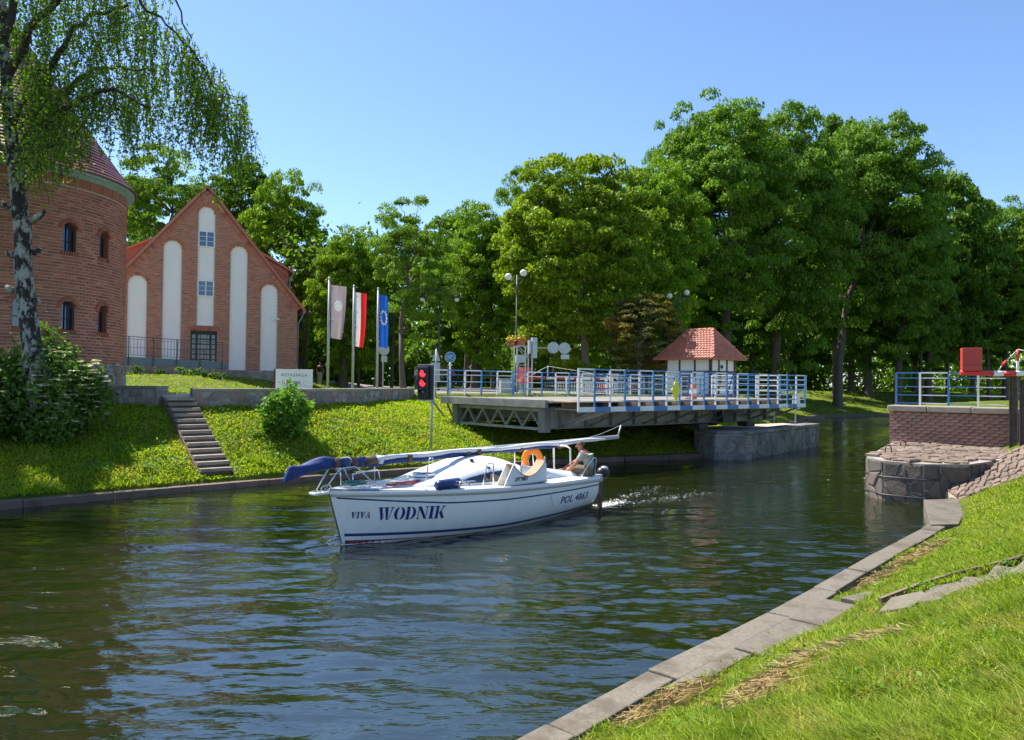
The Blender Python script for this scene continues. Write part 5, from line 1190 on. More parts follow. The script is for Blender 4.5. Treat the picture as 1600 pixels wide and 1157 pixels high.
def build_boat():
    B = thing('sailing_boat', BO, BA, 'white sailing boat with blue stripes and VIVA WODNIK on its bow, mast lowered', 'boat')
    nt_, nv = 48, 16; m = MB()
    for s in (-1, 1):
        b = len(m.v)
        for i in range(nt_+1):
            t = (i/nt_)
            for j in range(nv+1):
                z = zk(t)+(zs(t)-zk(t))*(1-(1-j/nv)**1.3); m.v.append(tuple(hull_pt(t, float(z), s)))
        for i in range(nt_):
            for j in range(nv): m.f.append([b+i*(nv+1)+j, b+(i+1)*(nv+1)+j, b+(i+1)*(nv+1)+j+1, b+i*(nv+1)+j+1]); m.m.append(0); m.smooth.append(True)
    h = [hull_pt(1, float(zk(1)+(zs(1)-zk(1))*(1-(1-j/nv)**1.3)), -1) for j in range(nv+1)]
    m.add(h+[Vector((p.x, -p.y, p.z)) for p in h], [[i, i+1, nv+2+i, nv+1+i] for i in range(nv)]); m.build('hull', MT['gel'], B)
    def band(name, f0, f1, off, mat, t0=0.0, t1=1.0, both=True):
        for s in ((-1, 1) if both else (-1,)):
            q = MB(); n = 60
            for i in range(n+1):
                t = t0+(t1-t0)*i/n; a, c = hull_pt(t, float(f0(t)), s, off), hull_pt(t, float(f1(t)), s, off); ai, ci = hull_pt(t, float(f0(t)), s, -.01), hull_pt(t, float(f1(t)), s, -.01); q.v += [tuple(ai), tuple(a), tuple(c), tuple(ci)]
            for i in range(n):
                for k in range(3): q.f.append([i*4+k, i*4+k+1, i*4+k+5, i*4+k+4]); q.m.append(0); q.smooth.append(k == 1)
            q.build(name, mat, B)
    band('rub_rail', lambda t: zs(t)-.075, lambda t: zs(t)+.012, .028, MT['deck_white']); band('rub_strip', lambda t: zs(t)-.105, lambda t: zs(t)-.078, .012, MT['grey'])
    off_ = lambda t: .105+.12*np.clip(t/.3, 0, 1)-.06*np.clip((t-.5)/.5, 0, 1)
    band('pin_stripe', lambda t: zs(t)-off_(t)-.028, lambda t: zs(t)-off_(t), .004, MT['navy'], .012)
    zl = lambda t: .155-.10*np.clip(t/.5, 0, 1)+.03*np.clip((t-.5)/.5, 0, 1)
    band('boot_stripe', lambda t: zl(t)-.0, lambda t: zl(t)+.052, .004, MT['navy'], .01)
    band('antifouling', lambda t: max(zk(t)+.03, -.2), lambda t: zl(t)-.075, .004, MT['antifoul'], .008)
    # deck in strips: foredeck, side decks, stern deck
    d = MB(); n = 40
    def deck_row(x, y0, y1): t = x/LB; z = float(zs(t)); return [(x, y0+(y1-y0)*k/6, z+.035*(1-((y0+(y1-y0)*k/6)/1.25)**2)) for k in range(7)]
    def strip(x0, x1, f0, f1, n):
        b = len(d.v)
        for i in range(n+1):
            x = x0+(x1-x0)*i/n; d.v += deck_row(x, f0(x), f1(x))
        for i in range(n):
            for k in range(6): d.f.append([b+i*7+k, b+i*7+k+1, b+(i+1)*7+k+1, b+(i+1)*7+k]); d.m.append(0); d.smooth.append(True)
    W = lambda x: float(bb(x/LB))
    strip(0, 4.5, lambda x: -W(x), lambda x: W(x), 40); strip(4.5, 6.45, lambda x: -W(x), lambda x: -.55, 10); strip(4.5, 6.45, lambda x: .55, lambda x: W(x), 10); strip(6.45, LB, lambda x: -W(x), lambda x: W(x), 3)
    d.build('deck', MT['deck_white'], B)
    c = MB(); c.box((5.48, 0, .36), (1.94, 1.1, .03)).box((4.51, 0, .55), (.03, 1.1, .4)).box((6.44, 0, .55), (.03, 1.1, .42)).box((5.48, -.55, .55), (1.94, .03, .42)).box((5.48, .55, .55), (1.94, .03, .42)); c.build('cockpit', MT['deck_white'], B)
    for s in (-1, 1):
        q = MB()
        for i in range(13):
            x = 4.3+i*.17; z = float(zs(x/LB)); hh = .30*(1-i/12)**.8+.05; yy = s*(.60+.02*i/12); q.v += [(x, yy-.05, z), (x, yy-.03, z+hh), (x, yy+.09*s+.03, z+hh), (x, yy+.16*s, z)]
        for i in range(12):
            for k in range(3): q.f.append([i*4+k, i*4+k+1, i*4+k+5, i*4+k+4]); q.m.append(0); q.smooth.append(True)
        q.build('coaming', MT['deck_white'], B)
    MB().box((-.12, 0, .965), (.42, .20, .045)).build('bow_platform', MT['deck_white'], B, bevel=.012); MB().box((-.25, -.0, .985), (.1, .1, .06)).build('bow_roller', MT['chrome'], B)
    # cabin trunk
    kx = [1.15, 1.5, 1.9, 2.3, 2.7, 3.1, 3.5, 3.9, 4.2, 4.45, 4.52]; kh = [.02, .07, .13, .24, .35, .43, .46, .44, .40, .35, .0]; kw = [.25, .45, .60, .70, .75, .78, .79, .78, .75, .73, .70]
    hx = lambda x: float(np.interp(x, kx, kh)); wx = lambda x: float(np.interp(x, kx, kw))
    m = MB(); n = 44; K = 16
    def cab(x, u, off=0.0):
        a = math.pi*u; ca, sa = math.cos(a), math.sin(a); e = .55; w, hh = wx(x), hx(x); z0 = float(zs(x/LB))+.02
        return Vector((x, -w*math.copysign(abs(ca)**e, ca)*(1-.12*sa)+(-off*ca), z0+hh*abs(sa)**.75+off*sa))
    for i in range(n+1):
        x = 1.15+(4.52-1.15)*i/n
        for k in range(K+1): m.v.append(tuple(cab(x, k/K)))
    for i in range(n):
        for k in range(K): m.f.append([i*(K+1)+k, i*(K+1)+k+1, (i+1)*(K+1)+k+1, (i+1)*(K+1)+k]); m.m.append(0); m.smooth.append(True)
    m.build('cabin', MT['gel'], B)
    m = MB(); y0 = .34                                           # the lighter sliding pop-top
    for i in range(15):
        x = 2.75+i*.11; hh = .06*math.sin(math.pi*i/14)**.5; z = float(zs(x/LB))+.02+hx(x)
        m.v += [(x, -y0-.1, z-.10), (x, -y0, z+hh*.7-.02), (x, -y0*.5, z+hh), (x, y0*.5, z+hh), (x, y0, z+hh*.7-.02), (x, y0+.1, z-.10)]
    for i in range(14):
        for k in range(5): m.f.append([i*6+k, i*6+k+1, i*6+k+7, i*6+k+6]); m.m.append(0); m.smooth.append(True)
    m.build('pop_top', MT['deck_white'], B)
    def on_cab(x, z, s=-1, off=.006):                             # near cabin side at height z above the deck edge
        hh = hx(x); sa = min(1, max(0, z/max(hh, .01)))**(1/.75); a = math.asin(min(1, sa)); u = a/math.pi; p = cab(x, u, off); return Vector((p.x, p.y if s < 0 else -p.y, p.z))
    for s in (-1, 1):
        for (nm, mat, off, pts) in (('window', MT['navy'], .008, [(2.35, .04, .045), (2.75, .05, .15), (3.3, .05, .235), (3.95, .05, .26), (4.15, .05, .2)]), ('pane', MT['dark_glass'], .014, [(2.75, .07, .12), (3.1, .07, .18), (3.5, .07, .215), (4.0, .08, .17)])):
            q = MB()
            for i in range(25):
                x = pts[0][0]+(pts[-1][0]-pts[0][0])*i/24; lo = np.interp(x, [p[0] for p in pts], [p[1] for p in pts]); hi = np.interp(x, [p[0] for p in pts], [p[2] for p in pts])
                for k in range(4): q.v.append(tuple(on_cab(x, lo+(hi-lo)*k/3, s, off)))
            for i in range(24):
                for k in range(3): q.f.append([i*4+k, i*4+k+1, i*4+k+5, i*4+k+4]); q.m.append(0); q.smooth.append(True)
            q.build(nm, mat, B)
    z = float(zs(.31))+.02+hx(2.05); hq = MB(); hq.lathe([(.27, -.14), (.265, .03), (.25, .05), (.0, .05)], (2.05, -.12, z), 20).build('hatch', MT['gel'], B); MB().lathe([(.215, .051), (.20, .06), (0, .062)], (2.05, -.12, z), 20).build('hatch_glass', MT['blue_glass'], B); MB().tube([(2.05+.268*math.cos(a), -.12+.268*math.sin(a), z+.0) for a in np.linspace(0, 2*math.pi, 25)[:-1]], .010, 5, closed=True).build('hatch_seal', MT['navy'], B)
    for x, y, zz in ((3.15, -.34, 1.30), (3.75, .12, 1.36), (3.35, .3, 1.34), (4.3, -.38, 1.17), (4.05, -.62, 1.05), (3.35, -.62, 1.15)): MB().lathe([(.035, -.06), (.05, 0), (.035, .03), (.05, .06), (0, .06)], (x, y, zz), 10).build('winch', MT['dark_steel'], B)
    # rails
    def rail(pts, r=.0125, name='stanchion'): 
        # smooth corners
        P = [Vector(p) for p in pts]; Q = [P[0]]
        for i in range(1, len(P)-1):
            a, b, c = P[i-1], P[i], P[i+1]; rr = min(.07, (a-b).length*.45, (c-b).length*.45); p0 = b+(a-b).normalized()*rr; p1 = b+(c-b).normalized()*rr
            for t in (0, .33, .66, 1): Q.append((p0*(1-t)+b*t)*(1-t)+(b*(1-t)+p1*t)*t)
        Q.append(P[-1]); MB().tube(Q, r, 7).build(name, MT['chrome'], B)
    dz = lambda x: float(zs(x/LB))+.02
    rail([(-.22, -.1, .99), (-.20, -.12, 1.10), (-.04, -.14, 1.12), (-.06, -.14, .99)], name='pulpit_loop')
    for s in (-1, 1): rail([(-.16, s*.12, dz(0)), (.12, s*.16, 1.38), (.42, s*.22, 1.40), (.80, s*.44, dz(.8))], name='pulpit'); 
    rail([(.14, -.15, 1.38), (.05, 0, 1.38), (.14, .15, 1.38)], name='pulpit'); rail([(.40, .2, dz(.4)), (.36, .18, 1.38)], name='pulpit'); rail([(.86, .5, 1.16), (1.7, .85, 1.16), (1.78, .88, dz(1.8))], .014, 'hand_rail'); rail([(.86, .5, 1.16), (.86, .5, dz(.8))], name='hand_rail')
    rail([(1.55, -.78, dz(1.6)), (1.60, -.82, 1.50), (1.70, -.82, 1.53), (1.72, -.8, 1.42)]); rail([(1.6, .82, dz(1.6)), (1.6, .84, 1.5)])
    for x0, x1, h in ((2.72, 3.02, .46), (4.42, 4.58, .52)): rail([(x0, -1.10, dz(x0)), (x0+.1, -1.12, dz(x0)+h), (x1-.03, -1.12, dz(x0)+h), (x1, -1.10, dz(x1))])
    rail([(2.2, -1.0, dz(2.2)), (2.2, -1.0, dz(2.2)+.13), (2.42, -1.05, dz(2.2)+.13), (2.42, -1.05, dz(2.4))], name='foot_rail'); rail([(1.5, -.8, 1.08), (2.6, -1.02, 1.03)], .008, 'lifeline')
    rail([(5.9, -1.02, dz(5.9)), (6.4, -1.0, dz(6)+.42), (6.55, -.98, dz(6)+.40), (6.52, -.95, dz(6))], .016, 'stern_rail'); rail([(6.5, .9, dz(6)), (6.5, .95, dz(6)+.5), (5.9, 1.0, dz(6)+.5), (5.9, 1.0, dz(6))], .016, 'stern_rail')
    for y in (-.42, .02): pass
    MB().tube([(6.30, -.42, dz(6.3)), (6.28, -.42, 1.40), (6.28, -.30, 1.45), (6.28, -.05, 1.45), (6.28, .08, 1.38), (6.30, .08, dz(6.3))], .022, 8).build('mast_crutch', MT['white'], B)
    MB().bar((6.5, 0, .86), (5.3, -.12, .84), .05, .035).build('tiller', MT['ply'], B); MB().box((6.80, .0, .25), (.30, .05, 1.2)).build('rudder', MT['ply'], B); MB().box((6.66, 0, .6), (.1, .12, .3)).build('rudder_bracket', MT['chrome'], B)
    for x in (.62, .74): MB().tube([(x, -.2, dz(x)), (x, -.2, dz(x)+.05)], .018, 7).build('cleat', MT['chrome'], B)
    # lettering on the near side
    def letter_grid(quads, x0, z0, H, w, slope, mb, n=4):
        for q in quads:
            b = len(mb.v)
            for i in range(n+1):
                for j in range(n+1):
                    s, t = i/n, j/n; u = (q[0][0]*(1-s)+q[1][0]*s)*(1-t)+(q[3][0]*(1-s)+q[2][0]*s)*t; v = (q[0][1]*(1-s)+q[1][1]*s)*(1-t)+(q[3][1]*(1-s)+q[2][1]*s)*t
                    x = x0+(u+v*.10)*w; z = z0+v*H+slope*(x-x0); mb.v.append((x, -(half(x, z)+.005), z))
            for i in range(n):
                for j in range(n): k = b+i*(n+1)+j; mb.f.append([k, k+1, k+n+2, k+n+1]); mb.m.append(0); mb.smooth.append(True)
    def ring(cx, cy, ro, rh, ri, rj, a0, a1, n=8):
        o = []
        for i in range(n):
            p, q = a0+(a1-a0)*i/n, a0+(a1-a0)*(i+1)/n
            o.append([(cx+ri*math.cos(p), cy+rj*math.sin(p)), (cx+ro*math.cos(p), cy+rh*math.sin(p)), (cx+ro*math.cos(q), cy+rh*math.sin(q)), (cx+ri*math.cos(q), cy+rj*math.sin(q))])
        return o
    rc = lambda x0, y0, x1, y1: [(x0, y0), (x1, y0), (x1, y1), (x0, y1)]
    G = {'W': (1.42, [[(.36, 0), (.50, 0), (.36, .95), (.06, .95)], [(.52, .0), (.57, .22), (.50, .6), (.47, .5)], [(.86, 0), (1.0, 0), (.88, .95), (.58, .95)], [(1.02, 0), (1.08, .1), (1.32, .95), (1.22, .95)], rc(-.02, .93, .44, 1), rc(.5, .93, .96, 1), rc(1.12, .93, 1.42, 1)]),
         'O': (1.05, ring(.5, .5, .48, .5, .20, .43, R(98), R(262))+ring(.56, .5, .48, .5, .20, .43, R(-82), R(82))),
         'D': (1.05, [rc(.08, .06, .36, .94), rc(0, 0, .36, .07), rc(0, .93, .36, 1)]+ring(.46, .5, .52, .5, .24, .43, R(-86), R(86))),
         'N': (1.12, [rc(.08, .06, .16, .86), rc(0, 0, .28, .07), [(.74, 0), (1.0, 0), (.34, 1), (.0, 1)], rc(.88, .2, .96, .94), rc(.76, .93, 1.08, 1)]),
         'I': (.56, [rc(.10, .05, .40, .95), rc(0, 0, .5, .07), rc(0, .93, .5, 1)]),
         'K': (1.08, [rc(.08, .05, .36, .95), rc(0, 0, .42, .07), rc(0, .93, .42, 1), [(.42, .42), (.52, .40), (.92, .95), (.80, .95)], [(.74, 0), (1.06, 0), (.66, .62), (.48, .42)], rc(.68, .93, 1.04, 1)]),
         'V': (.98, [[(.36, 0), (.54, 0), (.42, .95), (.02, .95)], [(.57, .02), (.64, .12), (.90, .95), (.74, .95)], rc(-.02, .93, .44, 1), rc(.64, .93, .96, 1)]),
         'A': (1.0, [[(.10, .05), (.20, .05), (.46, .92), (.42, 1)], [(.60, .05), (.92, .05), (.56, 1), (.48, 1)], rc(.26, .3, .56, .38), rc(0, 0, .3, .07), rc(.54, 0, 1.0, .07)])}
    def word(s, x0, x1, z0, H, slope, gap=.06):
        tot = sum(G[c][0]+gap for c in s)-gap; w = (x1-x0)/tot; x = x0
        for c in s:
            mb = MB(); letter_grid(G[c][1], x, z0+slope*(x-x0), H, w, slope, mb); mb.build('letter', MT['letter_blue'], B, fixn=False); x += (G[c][0]+gap)*w
    word('VIVA', .36, .66, .48, .115, -.02, .10); word('WODNIK', .76, 1.94, .425, .235, -.035)
    me = text_mesh('POL 4863', .215, MT['letter_blue'], shear=.22, align='LEFT', bold=.003, sx=1.12, spacing=1.12)
    for v in me.vertices: x = 5.03+v.co.x; z = .395+v.co.y+.0*v.co.x; v.co = (x, -(half(x, z)+.004+v.co.z), z)
    link('registration', me, B)
    MB().bar((4.62, -1.225, .62), (4.74, -1.19, .30), .006, .012).build('scuff_line', MT['rope_w'], B)
    # lowered mast with furled sail
    Mz = 1.47; xm0, xm1 = -.35, 8.85
    t = thing('lowered_mast', BO, BA, 'pale aluminium mast laid flat along the boat, wrapped with blue and white sail', 'mast')
    MB().tube([(xm0, -.02, Mz), (xm1, .02, Mz+.06)], .052, 12).build('spar', MT['grey'], t); MB().tube([(xm1-.02, .02, Mz+.05), (xm1+.14, .02, Mz+.36)], .022, 6).build('masthead', MT['grey'], t); MB().tube([(xm1+.14, .02, Mz+.36), (xm1-.8, .02, Mz+.16), (xm1-1.5, 0, Mz+.08)], .006, 4).build('stay_wire', MT['rope_w'], t)
    def wrap(x0, x1, mat, r0, dzz, dy, name, seed):
        n = 40; P = []; Rr_ = []
        for i in range(n+1): u = i/n; P.append((x0+(x1-x0)*u, dy+.012*math.sin(u*21+seed), Mz+.06*(x0+(x1-x0)*u)/9+dzz+.012*math.sin(u*15+seed*2))); Rr_.append(r0*(.8+.3*math.sin(math.pi*u)**.5+.09*math.sin(u*33+seed))*(.35+.65*min(1, 8*min(u, 1-u)+.1)))
        MB().tube(P, Rr_, 10).build(name, mat, t)
    wrap(.3, 3.6, MT['sailcover'], .052, -.068, -.04, 'blue_sail_roll', 1); wrap(.5, 4.2, MT['sailwhite'], .042, .01, -.055, 'white_sail_roll', 2); wrap(3.5, 6.9, MT['sailcover'], .045, -.062, -.04, 'blue_sail_roll', 3); wrap(3.4, 8.2, MT['sailwhite'], .046, -.01, -.05, 'white_sail_roll', 4)
    for x, w, mt in ((.12, .10, 'strap'), (.28, .20, 'navy'), (.50, .10, 'strap'), (.62, .16, 'sailcover'), (.85, .24, 'strap'), (1.05, .1, 'sailwhite'), (1.75, .10, 'strap'), (3.3, .10, 'strap'), (3.62, .11, 'strap'), (4.95, .09, 'strap'), (6.35, .06, 'strap'), (6.44, .05, 'strap')):
        MB().tube([(x-w/2, -.03, Mz-.02), (x+w/2, -.03, Mz-.02)], .095 if x < 2 else .082, 12).build('strap', MT[mt], t)
    # blue bag over the mast foot
    q = MB(); prof = [(.20, .06, .07, 0), (.05, .10, .10, 0), (-.12, .135, .12, -.0), (-.35, .12, .10, -.04), (-.6, .105, .08, -.09), (-.78, .13, .07, -.13), (-.85, .15, .05, -.15)]
    for i, (x, rz_, ry_, dzz) in enumerate(prof):
        for k in range(14): a = 2*math.pi*k/14; f = 1+.17*math.sin(3*a+i*1.7)+.12*math.sin(5*a+i*2.3); q.v.append((x+.05*math.sin(a)*(i > 3), ry_*f*math.cos(a), Mz+dzz+rz_*f*math.sin(a)))
    for i in range(len(prof)-1):
        for k in range(14): q.f.append([i*14+k, i*14+(k+1) % 14, (i+1)*14+(k+1) % 14, (i+1)*14+k]); q.m.append(0); q.smooth.append(True)
    q.f.append([14*(len(prof)-1)+k for k in range(14)]); q.m.append(0); q.smooth.append(True)
    o = q.build('mast_bag', MT['sailcover'], t); s = o.modifiers.new('s', 'SUBSURF'); s.levels = 2; s.render_levels = 2
    W_ = lambda x, y, z: BO+Matrix.Rotation(BA, 3, 'Z') @ Vector((x, y, z))
    # loose things on board
    t = thing('fender', W_(2.05, -.86, 1.0), BA+.05, 'navy blue fender lying on the side deck', 'fender'); MB().tube([(-.32, 0, 0), (-.26, 0, 0), (.26, 0, 0), (.34, 0, 0)], [.05, .10, .10, .04], 14).build('body', MT['navy'], t); MB().tube([(.34, 0, 0), (.48, -.02, -.03)], .01, 5).build('cord', MT['rope_w'], t)
    t = thing('mast_stand', W_(3.95, -1.0, dz(4)+.005), BA, 'white wooden mast cradle with a curved cut-out and dark handwriting on the side deck', 'stand')
    n = 16; top = [(-.50+i*1.0/n, .40-.26*math.sin(math.pi*min(1, max(0, (i-1.5)/(n-3))))**.8) for i in range(n+1)]; top = [(-.62, .08), (-.40, .42)]+[(-.36+.92*i/n, .38-.25*math.sin(math.pi*i/n)**.85+.06*i/n) for i in range(n+1)]+[(.62, .36), (.64, .03)]
    for yy in (-.14, .06): MB().slab([(-.66, yy, 0)]+[(a, yy, b) for a, b in top]+[(.66, yy, 0)], (0, .018, 0)).build('side_panel', MT['white'], t)
    b = MB(); P = [(-.40, .42)]+top[2:-2]+[(.60, .40)]
    for (a0, b0), (a1, b1) in zip(P[:-1], P[1:]): b.add([(a0, -.15, b0+.004), (a1, -.15, b1+.004), (a1, .09, b1+.004), (a0, .09, b0+.004), (a0, -.15, b0-.014), (a1, -.15, b1-.014)], [(0, 1, 2, 3), (4, 5, 1, 0)])
    b.build('saddle', MT['ply'], t, fixn=False); MB().box((0, -.03, -.0), (1.36, .26, .02)).build('base_board', MT['ply'], t)
    link('lettering', text_mesh('OPTYMIST', .11, MT['black'], sx=.8, bold=.003, shear=.15), t, (-.16, -.142, .11), UPR)
    t = thing('horseshoe_lifebuoy', W_(6.12, .62, 1.06), BA, 'orange horseshoe lifebuoy hung on the far side rail', 'lifebuoy'); q = MB(); P = [(.17*math.sin(a)*(1 if abs(a) < 1.6 else .92), 0, .20*math.cos(a)-(.10 if abs(a) > 1.9 else 0)) for a in np.linspace(-2.55, 2.55, 24)]
    q.tube(P, [.04]+[.072]*22+[.04], 12); o = q.build('foam_ring', MT['orange'], t); o.rotation_euler = (0, 0, -.55); o.scale = (1.15, .8, 1.15)
    MB().tube([(-.28, .0, -.35), (-.25, .0, .1), (0, .0, .22), (.25, 0, .1), (.28, 0, -.35)], .012, 6).build('holder', MT['chrome'], t, rot=(0, 0, -.55)); MB().tube([(.12*math.sin(a), -.09, .16*math.cos(a)) for a in np.linspace(-2.3, 2.3, 14)], .006, 4).build('cord', MT['rope_w'], t, rot=(0, 0, -.55))
    rg = random.Random(3)
    def coil(x, y, z, mat, n, label, sx=.16, sy=.1):
        m = MB(); P = []; a = 0
        for i in range(n*8): a += .8; r = 1+.25*rg.uniform(-1, 1); P.append((sx*r*math.cos(a), sy*r*math.sin(a), .012+.05*rg.random()+.03*i/(n*8)))
        tag(m.tube(P, .009, 5).build('rope_coil', mat, None, loc=W_(x, y, z), rot=(0, 0, BA)), label, 'rope', 'coils of rope on the foredeck')
    coil(.55, -.02, dz(.5)+.04, MT['rope_g'], 6, 'tangle of green and white rope under the bow rail', .2, .13); coil(.85, .05, dz(.8)+.03, MT['rope_w'], 5, 'coil of grey rope behind the green rope on the foredeck'); coil(1.45, -.3, dz(1.4)+.03, MT['rope_r'], 5, 'loose red rope on the foredeck beside the fender', .42, .08)
    t = thing('outboard_motor', W_(6.86, -.86, .72), BA, 'black outboard motor clamped to the stern corner', 'motor'); MB().sphere((.12, 0, .1), (.19, .14, .15), 14, 10).build('cowl', MT['black'], t); MB().sphere((.13, -.02, .19), (.12, .1, .07), 12, 6).build('cowl_top', MT['grey'], t); MB().box((.0, 0, -.38), (.12, .08, .82), taper=.9).build('leg', MT['brown_steel'], t, bevel=.015); MB().box((-.1, 0, .0), (.14, .2, .16)).build('clamp', MT['grey'], t); MB().bar((-.05, .05, .1), (-.45, .2, .2), .035).build('tiller_handle', MT['black'], t)
build_boat()

# ------------------------------------------------------------------ people
def skin_obj(name, pts, edges, mat, parent, sub=2, root=0):
    me = bpy.data.meshes.new(name); me.from_pydata([p[0] for p in pts], edges, []); o = link(name, me, parent); md = o.modifiers.new('skin', 'SKIN'); md.use_smooth_shade = True
    L = me.skin_vertices[0].data if me.skin_vertices else None
    for i, p in enumerate(pts): r = p[1]; L[i].radius = (r, r) if not isinstance(r, tuple) else r; L[i].use_root = (i == root)
    s = o.modifiers.new('sub', 'SUBSURF'); s.levels = sub; s.render_levels = sub; me.materials.append(mat); return o
def person(loc, rz, J, label, mats, S=1.0, hands=True, hair=None, cap=None, trousers='long', cat='person', group=None):
    """J: joints in metres from the seat or the ground; x forward, y left, z up"""
    root = thing('person', loc, rz, label, cat, group); pts = []; E = []; ix = {}
    def v(n, r, par=None): ix[n] = len(pts); pts.append((tuple(Vector(J[n])*S) if isinstance(n, str) and n in J else n, tuple(q*S for q in r) if isinstance(r, tuple) else r*S)); 
    def add(n, p, r, par=None):
        ix[n] = len(pts); pts.append((tuple(Vector(p)*S), r*S if not isinstance(r, tuple) else (r[0]*S, r[1]*S)))
        if par is not None: E.append((ix[par], ix[n]))
    j = {k: Vector(q) for k, q in J.items()}
    add('pelvis', j['pelvis'], (.13, .11)); add('waist', j['waist'], (.125, .10), 'pelvis'); add('chest', j['chest'], (.15, .11), 'waist'); add('top', j['top'], (.12, .085), 'chest'); add('neck', j['neck'], .052, 'top')
    hd = j['head']; nk = j['neck']; ax = (hd-nk).normalized(); face = Vector(J.get('face', (1, 0, 0))).normalized()
    add('jaw', hd-ax*.075+face*.025, (.058, .062), 'neck'); add('head', hd+ax*.005, (.078, .090), 'jaw'); add('crown', hd+ax*.075-face*.01, (.060, .066), 'head')
    for s in ('l', 'r'):
        add('sh'+s, j['sh'+s], .058, 'top'); add('el'+s, j['el'+s], .040, 'sh'+s); add('wr'+s, j['wr'+s], .027, 'el'+s); d = (j['wr'+s]-j['el'+s]).normalized(); add('pa'+s, j['wr'+s]+d*.07, (.036, .020), 'wr'+s)
        if hands:
            sd_ = d.cross(Vector((0, 0, 1))).normalized()
            for k in range(4):
                f0 = j['wr'+s]+d*.105+sd_*(k-1.5)*.021; add(f'f{k}{s}', f0, .0095, 'pa'+s); add(f'g{k}{s}', f0+d*(.03+.006*(k in (1, 2)))+Vector((0, 0, -.022)), .008, f'f{k}{s}'); add(f'h{k}{s}', f0+d*.035+Vector((0, 0, -.05)), .007, f'g{k}{s}')
            add('th'+s, j['wr'+s]+d*.055-sd_*.038+Vector((0, 0, -.008)), .011, 'pa'+s); add('ti'+s, j['wr'+s]+d*.088-sd_*.05+Vector((0, 0, -.024)), .009, 'th'+s)
        add('hp'+s, j['hp'+s], .088, 'pelvis'); add('kn'+s, j['kn'+s], .058, 'hp'+s); m = j['kn'+s]*.62+j['an'+s]*.38; add('ca'+s, m-face*.02, .052, 'kn'+s); add('an'+s, j['an'+s], .036, 'ca'+s); add('fo'+s, j['fo'+s], (.042, .028), 'an'+s)
    skin_obj('body', pts, E, mats['skin'], root)
    P = lambda n: Vector(pts[ix[n]][0])
    sh = [(P('pelvis')+Vector((0, 0, -.02)), (.150*S, .125*S)), (P('waist'), (.145*S, .12*S)), (P('chest'), (.172*S, .13*S)), (P('top'), (.135*S, .10*S))]; e = [(0, 1), (1, 2), (2, 3)]
    for s in ('l', 'r'):
        k = len(sh); sh += [(P('sh'+s), .073*S), (P('sh'+s)*.42+P('el'+s)*.58, .062*S)]; e += [(3, k), (k, k+1)]
    skin_obj('shirt', [(tuple(a), r) for a, r in sh], e, mats['shirt'], root)
    tr = [(P('pelvis')+Vector((0, 0, .03)), (.143*S, .12*S))]; e = []
    for s in ('l', 'r'):
        k = len(tr)
        if trousers == 'short': tr += [(P('hp'+s), .105*S), (P('kn'+s)*.82+P('hp'+s)*.18, .080*S)]; e += [(0, k), (k, k+1)]
        else: tr += [(P('hp'+s), .105*S), (P('kn'+s), .075*S), (P('an'+s), .055*S)]; e += [(0, k), (k, k+1), (k+1, k+2)]
    skin_obj('shorts' if trousers == 'short' else 'trousers', [(tuple(a), r) for a, r in tr], e, mats['legs'], root)
    side = face.cross(Vector((0, 0, 1))).normalized(); h = (hd)*S
    hm = MB(); hm.sphere((0, 0, 0), 1, 14, 9); 
    o = hm.build('hair', mats['hair'], root, loc=h+ax*.045*S-face*.028*S); o.scale = (.088*S, .080*S, .078*S); o.rotation_euler = (0, 0, math.atan2(face.y, face.x))
    MB().sphere(h+face*.096*S-ax*.012*S, (.018*S, .013*S, .022*S), 8, 6).build('nose', mats['skin'], root)
    for s in (-1, 1): 
        MB().sphere(h+side*s*.082*S-ax*.005*S-face*.005*S, (.014*S, .010*S, .028*S), 8, 6).build('ear', mats['skin'], root)
        MB().sphere(h+face*.082*S+side*s*.032*S+ax*.012*S, (.009*S,)*3, 6, 5).build('eye', MT['black'], root)
        f = P('fol' if s > 0 else 'for'); a = P('anl' if s > 0 else 'anr'); c = (f*.55+a*.45); MB().box((c.x, c.y, c.z-.02*S), (.26*S, .095*S, .07*S), rz=math.atan2(f.y-a.y, f.x-a.x)).build('shoe', mats['shoes'], root, bevel=.02)
    MB().sphere(h+face*.088*S-ax*.048*S, (.006*S, .022*S, .006*S), 8, 5).build('mouth', mats['lips'], root)
    return root
MT['lips'] = plain('lips', (.35, .12, .09), .5)
sit = dict(pelvis=(0, 0, .10), waist=(-.03, 0, .22), chest=(.03, 0, .37), top=(.10, 0, .46), neck=(.145, 0, .515), head=(.185, .0, .605), face=(.95, .30, -.05), shl=(.10, .185, .43), ell=(.25, .27, .21), wrl=(.42, .22, .075), shr=(.12, -.17, .43), elr=(.33, -.20, .24), wrr=(.47, -.05, .15),
    hpl=(.03, .10, .07), knl=(.44, .17, .11), anl=(.36, .13, -.32), fol=(.50, .14, -.36), hpr=(.03, -.10, .07), knr=(.43, -.19, .12), anr=(.38, -.17, -.32), **{'for': (.52, -.18, -.36)})
mp = BO+Matrix.Rotation(BA, 3, 'Z') @ Vector((6.40, -.86, .84))
person(mp, math.atan2(.30, -.95), sit, 'man with cropped hair in grey-green t-shirt and khaki shorts sitting at the stern', dict(skin=MT['skin_r'], shirt=MT['shirt'], legs=MT['shorts'], hair=MT['hair'], shoes=MT['black'], lips=MT['lips']), trousers='short', S=1.05)
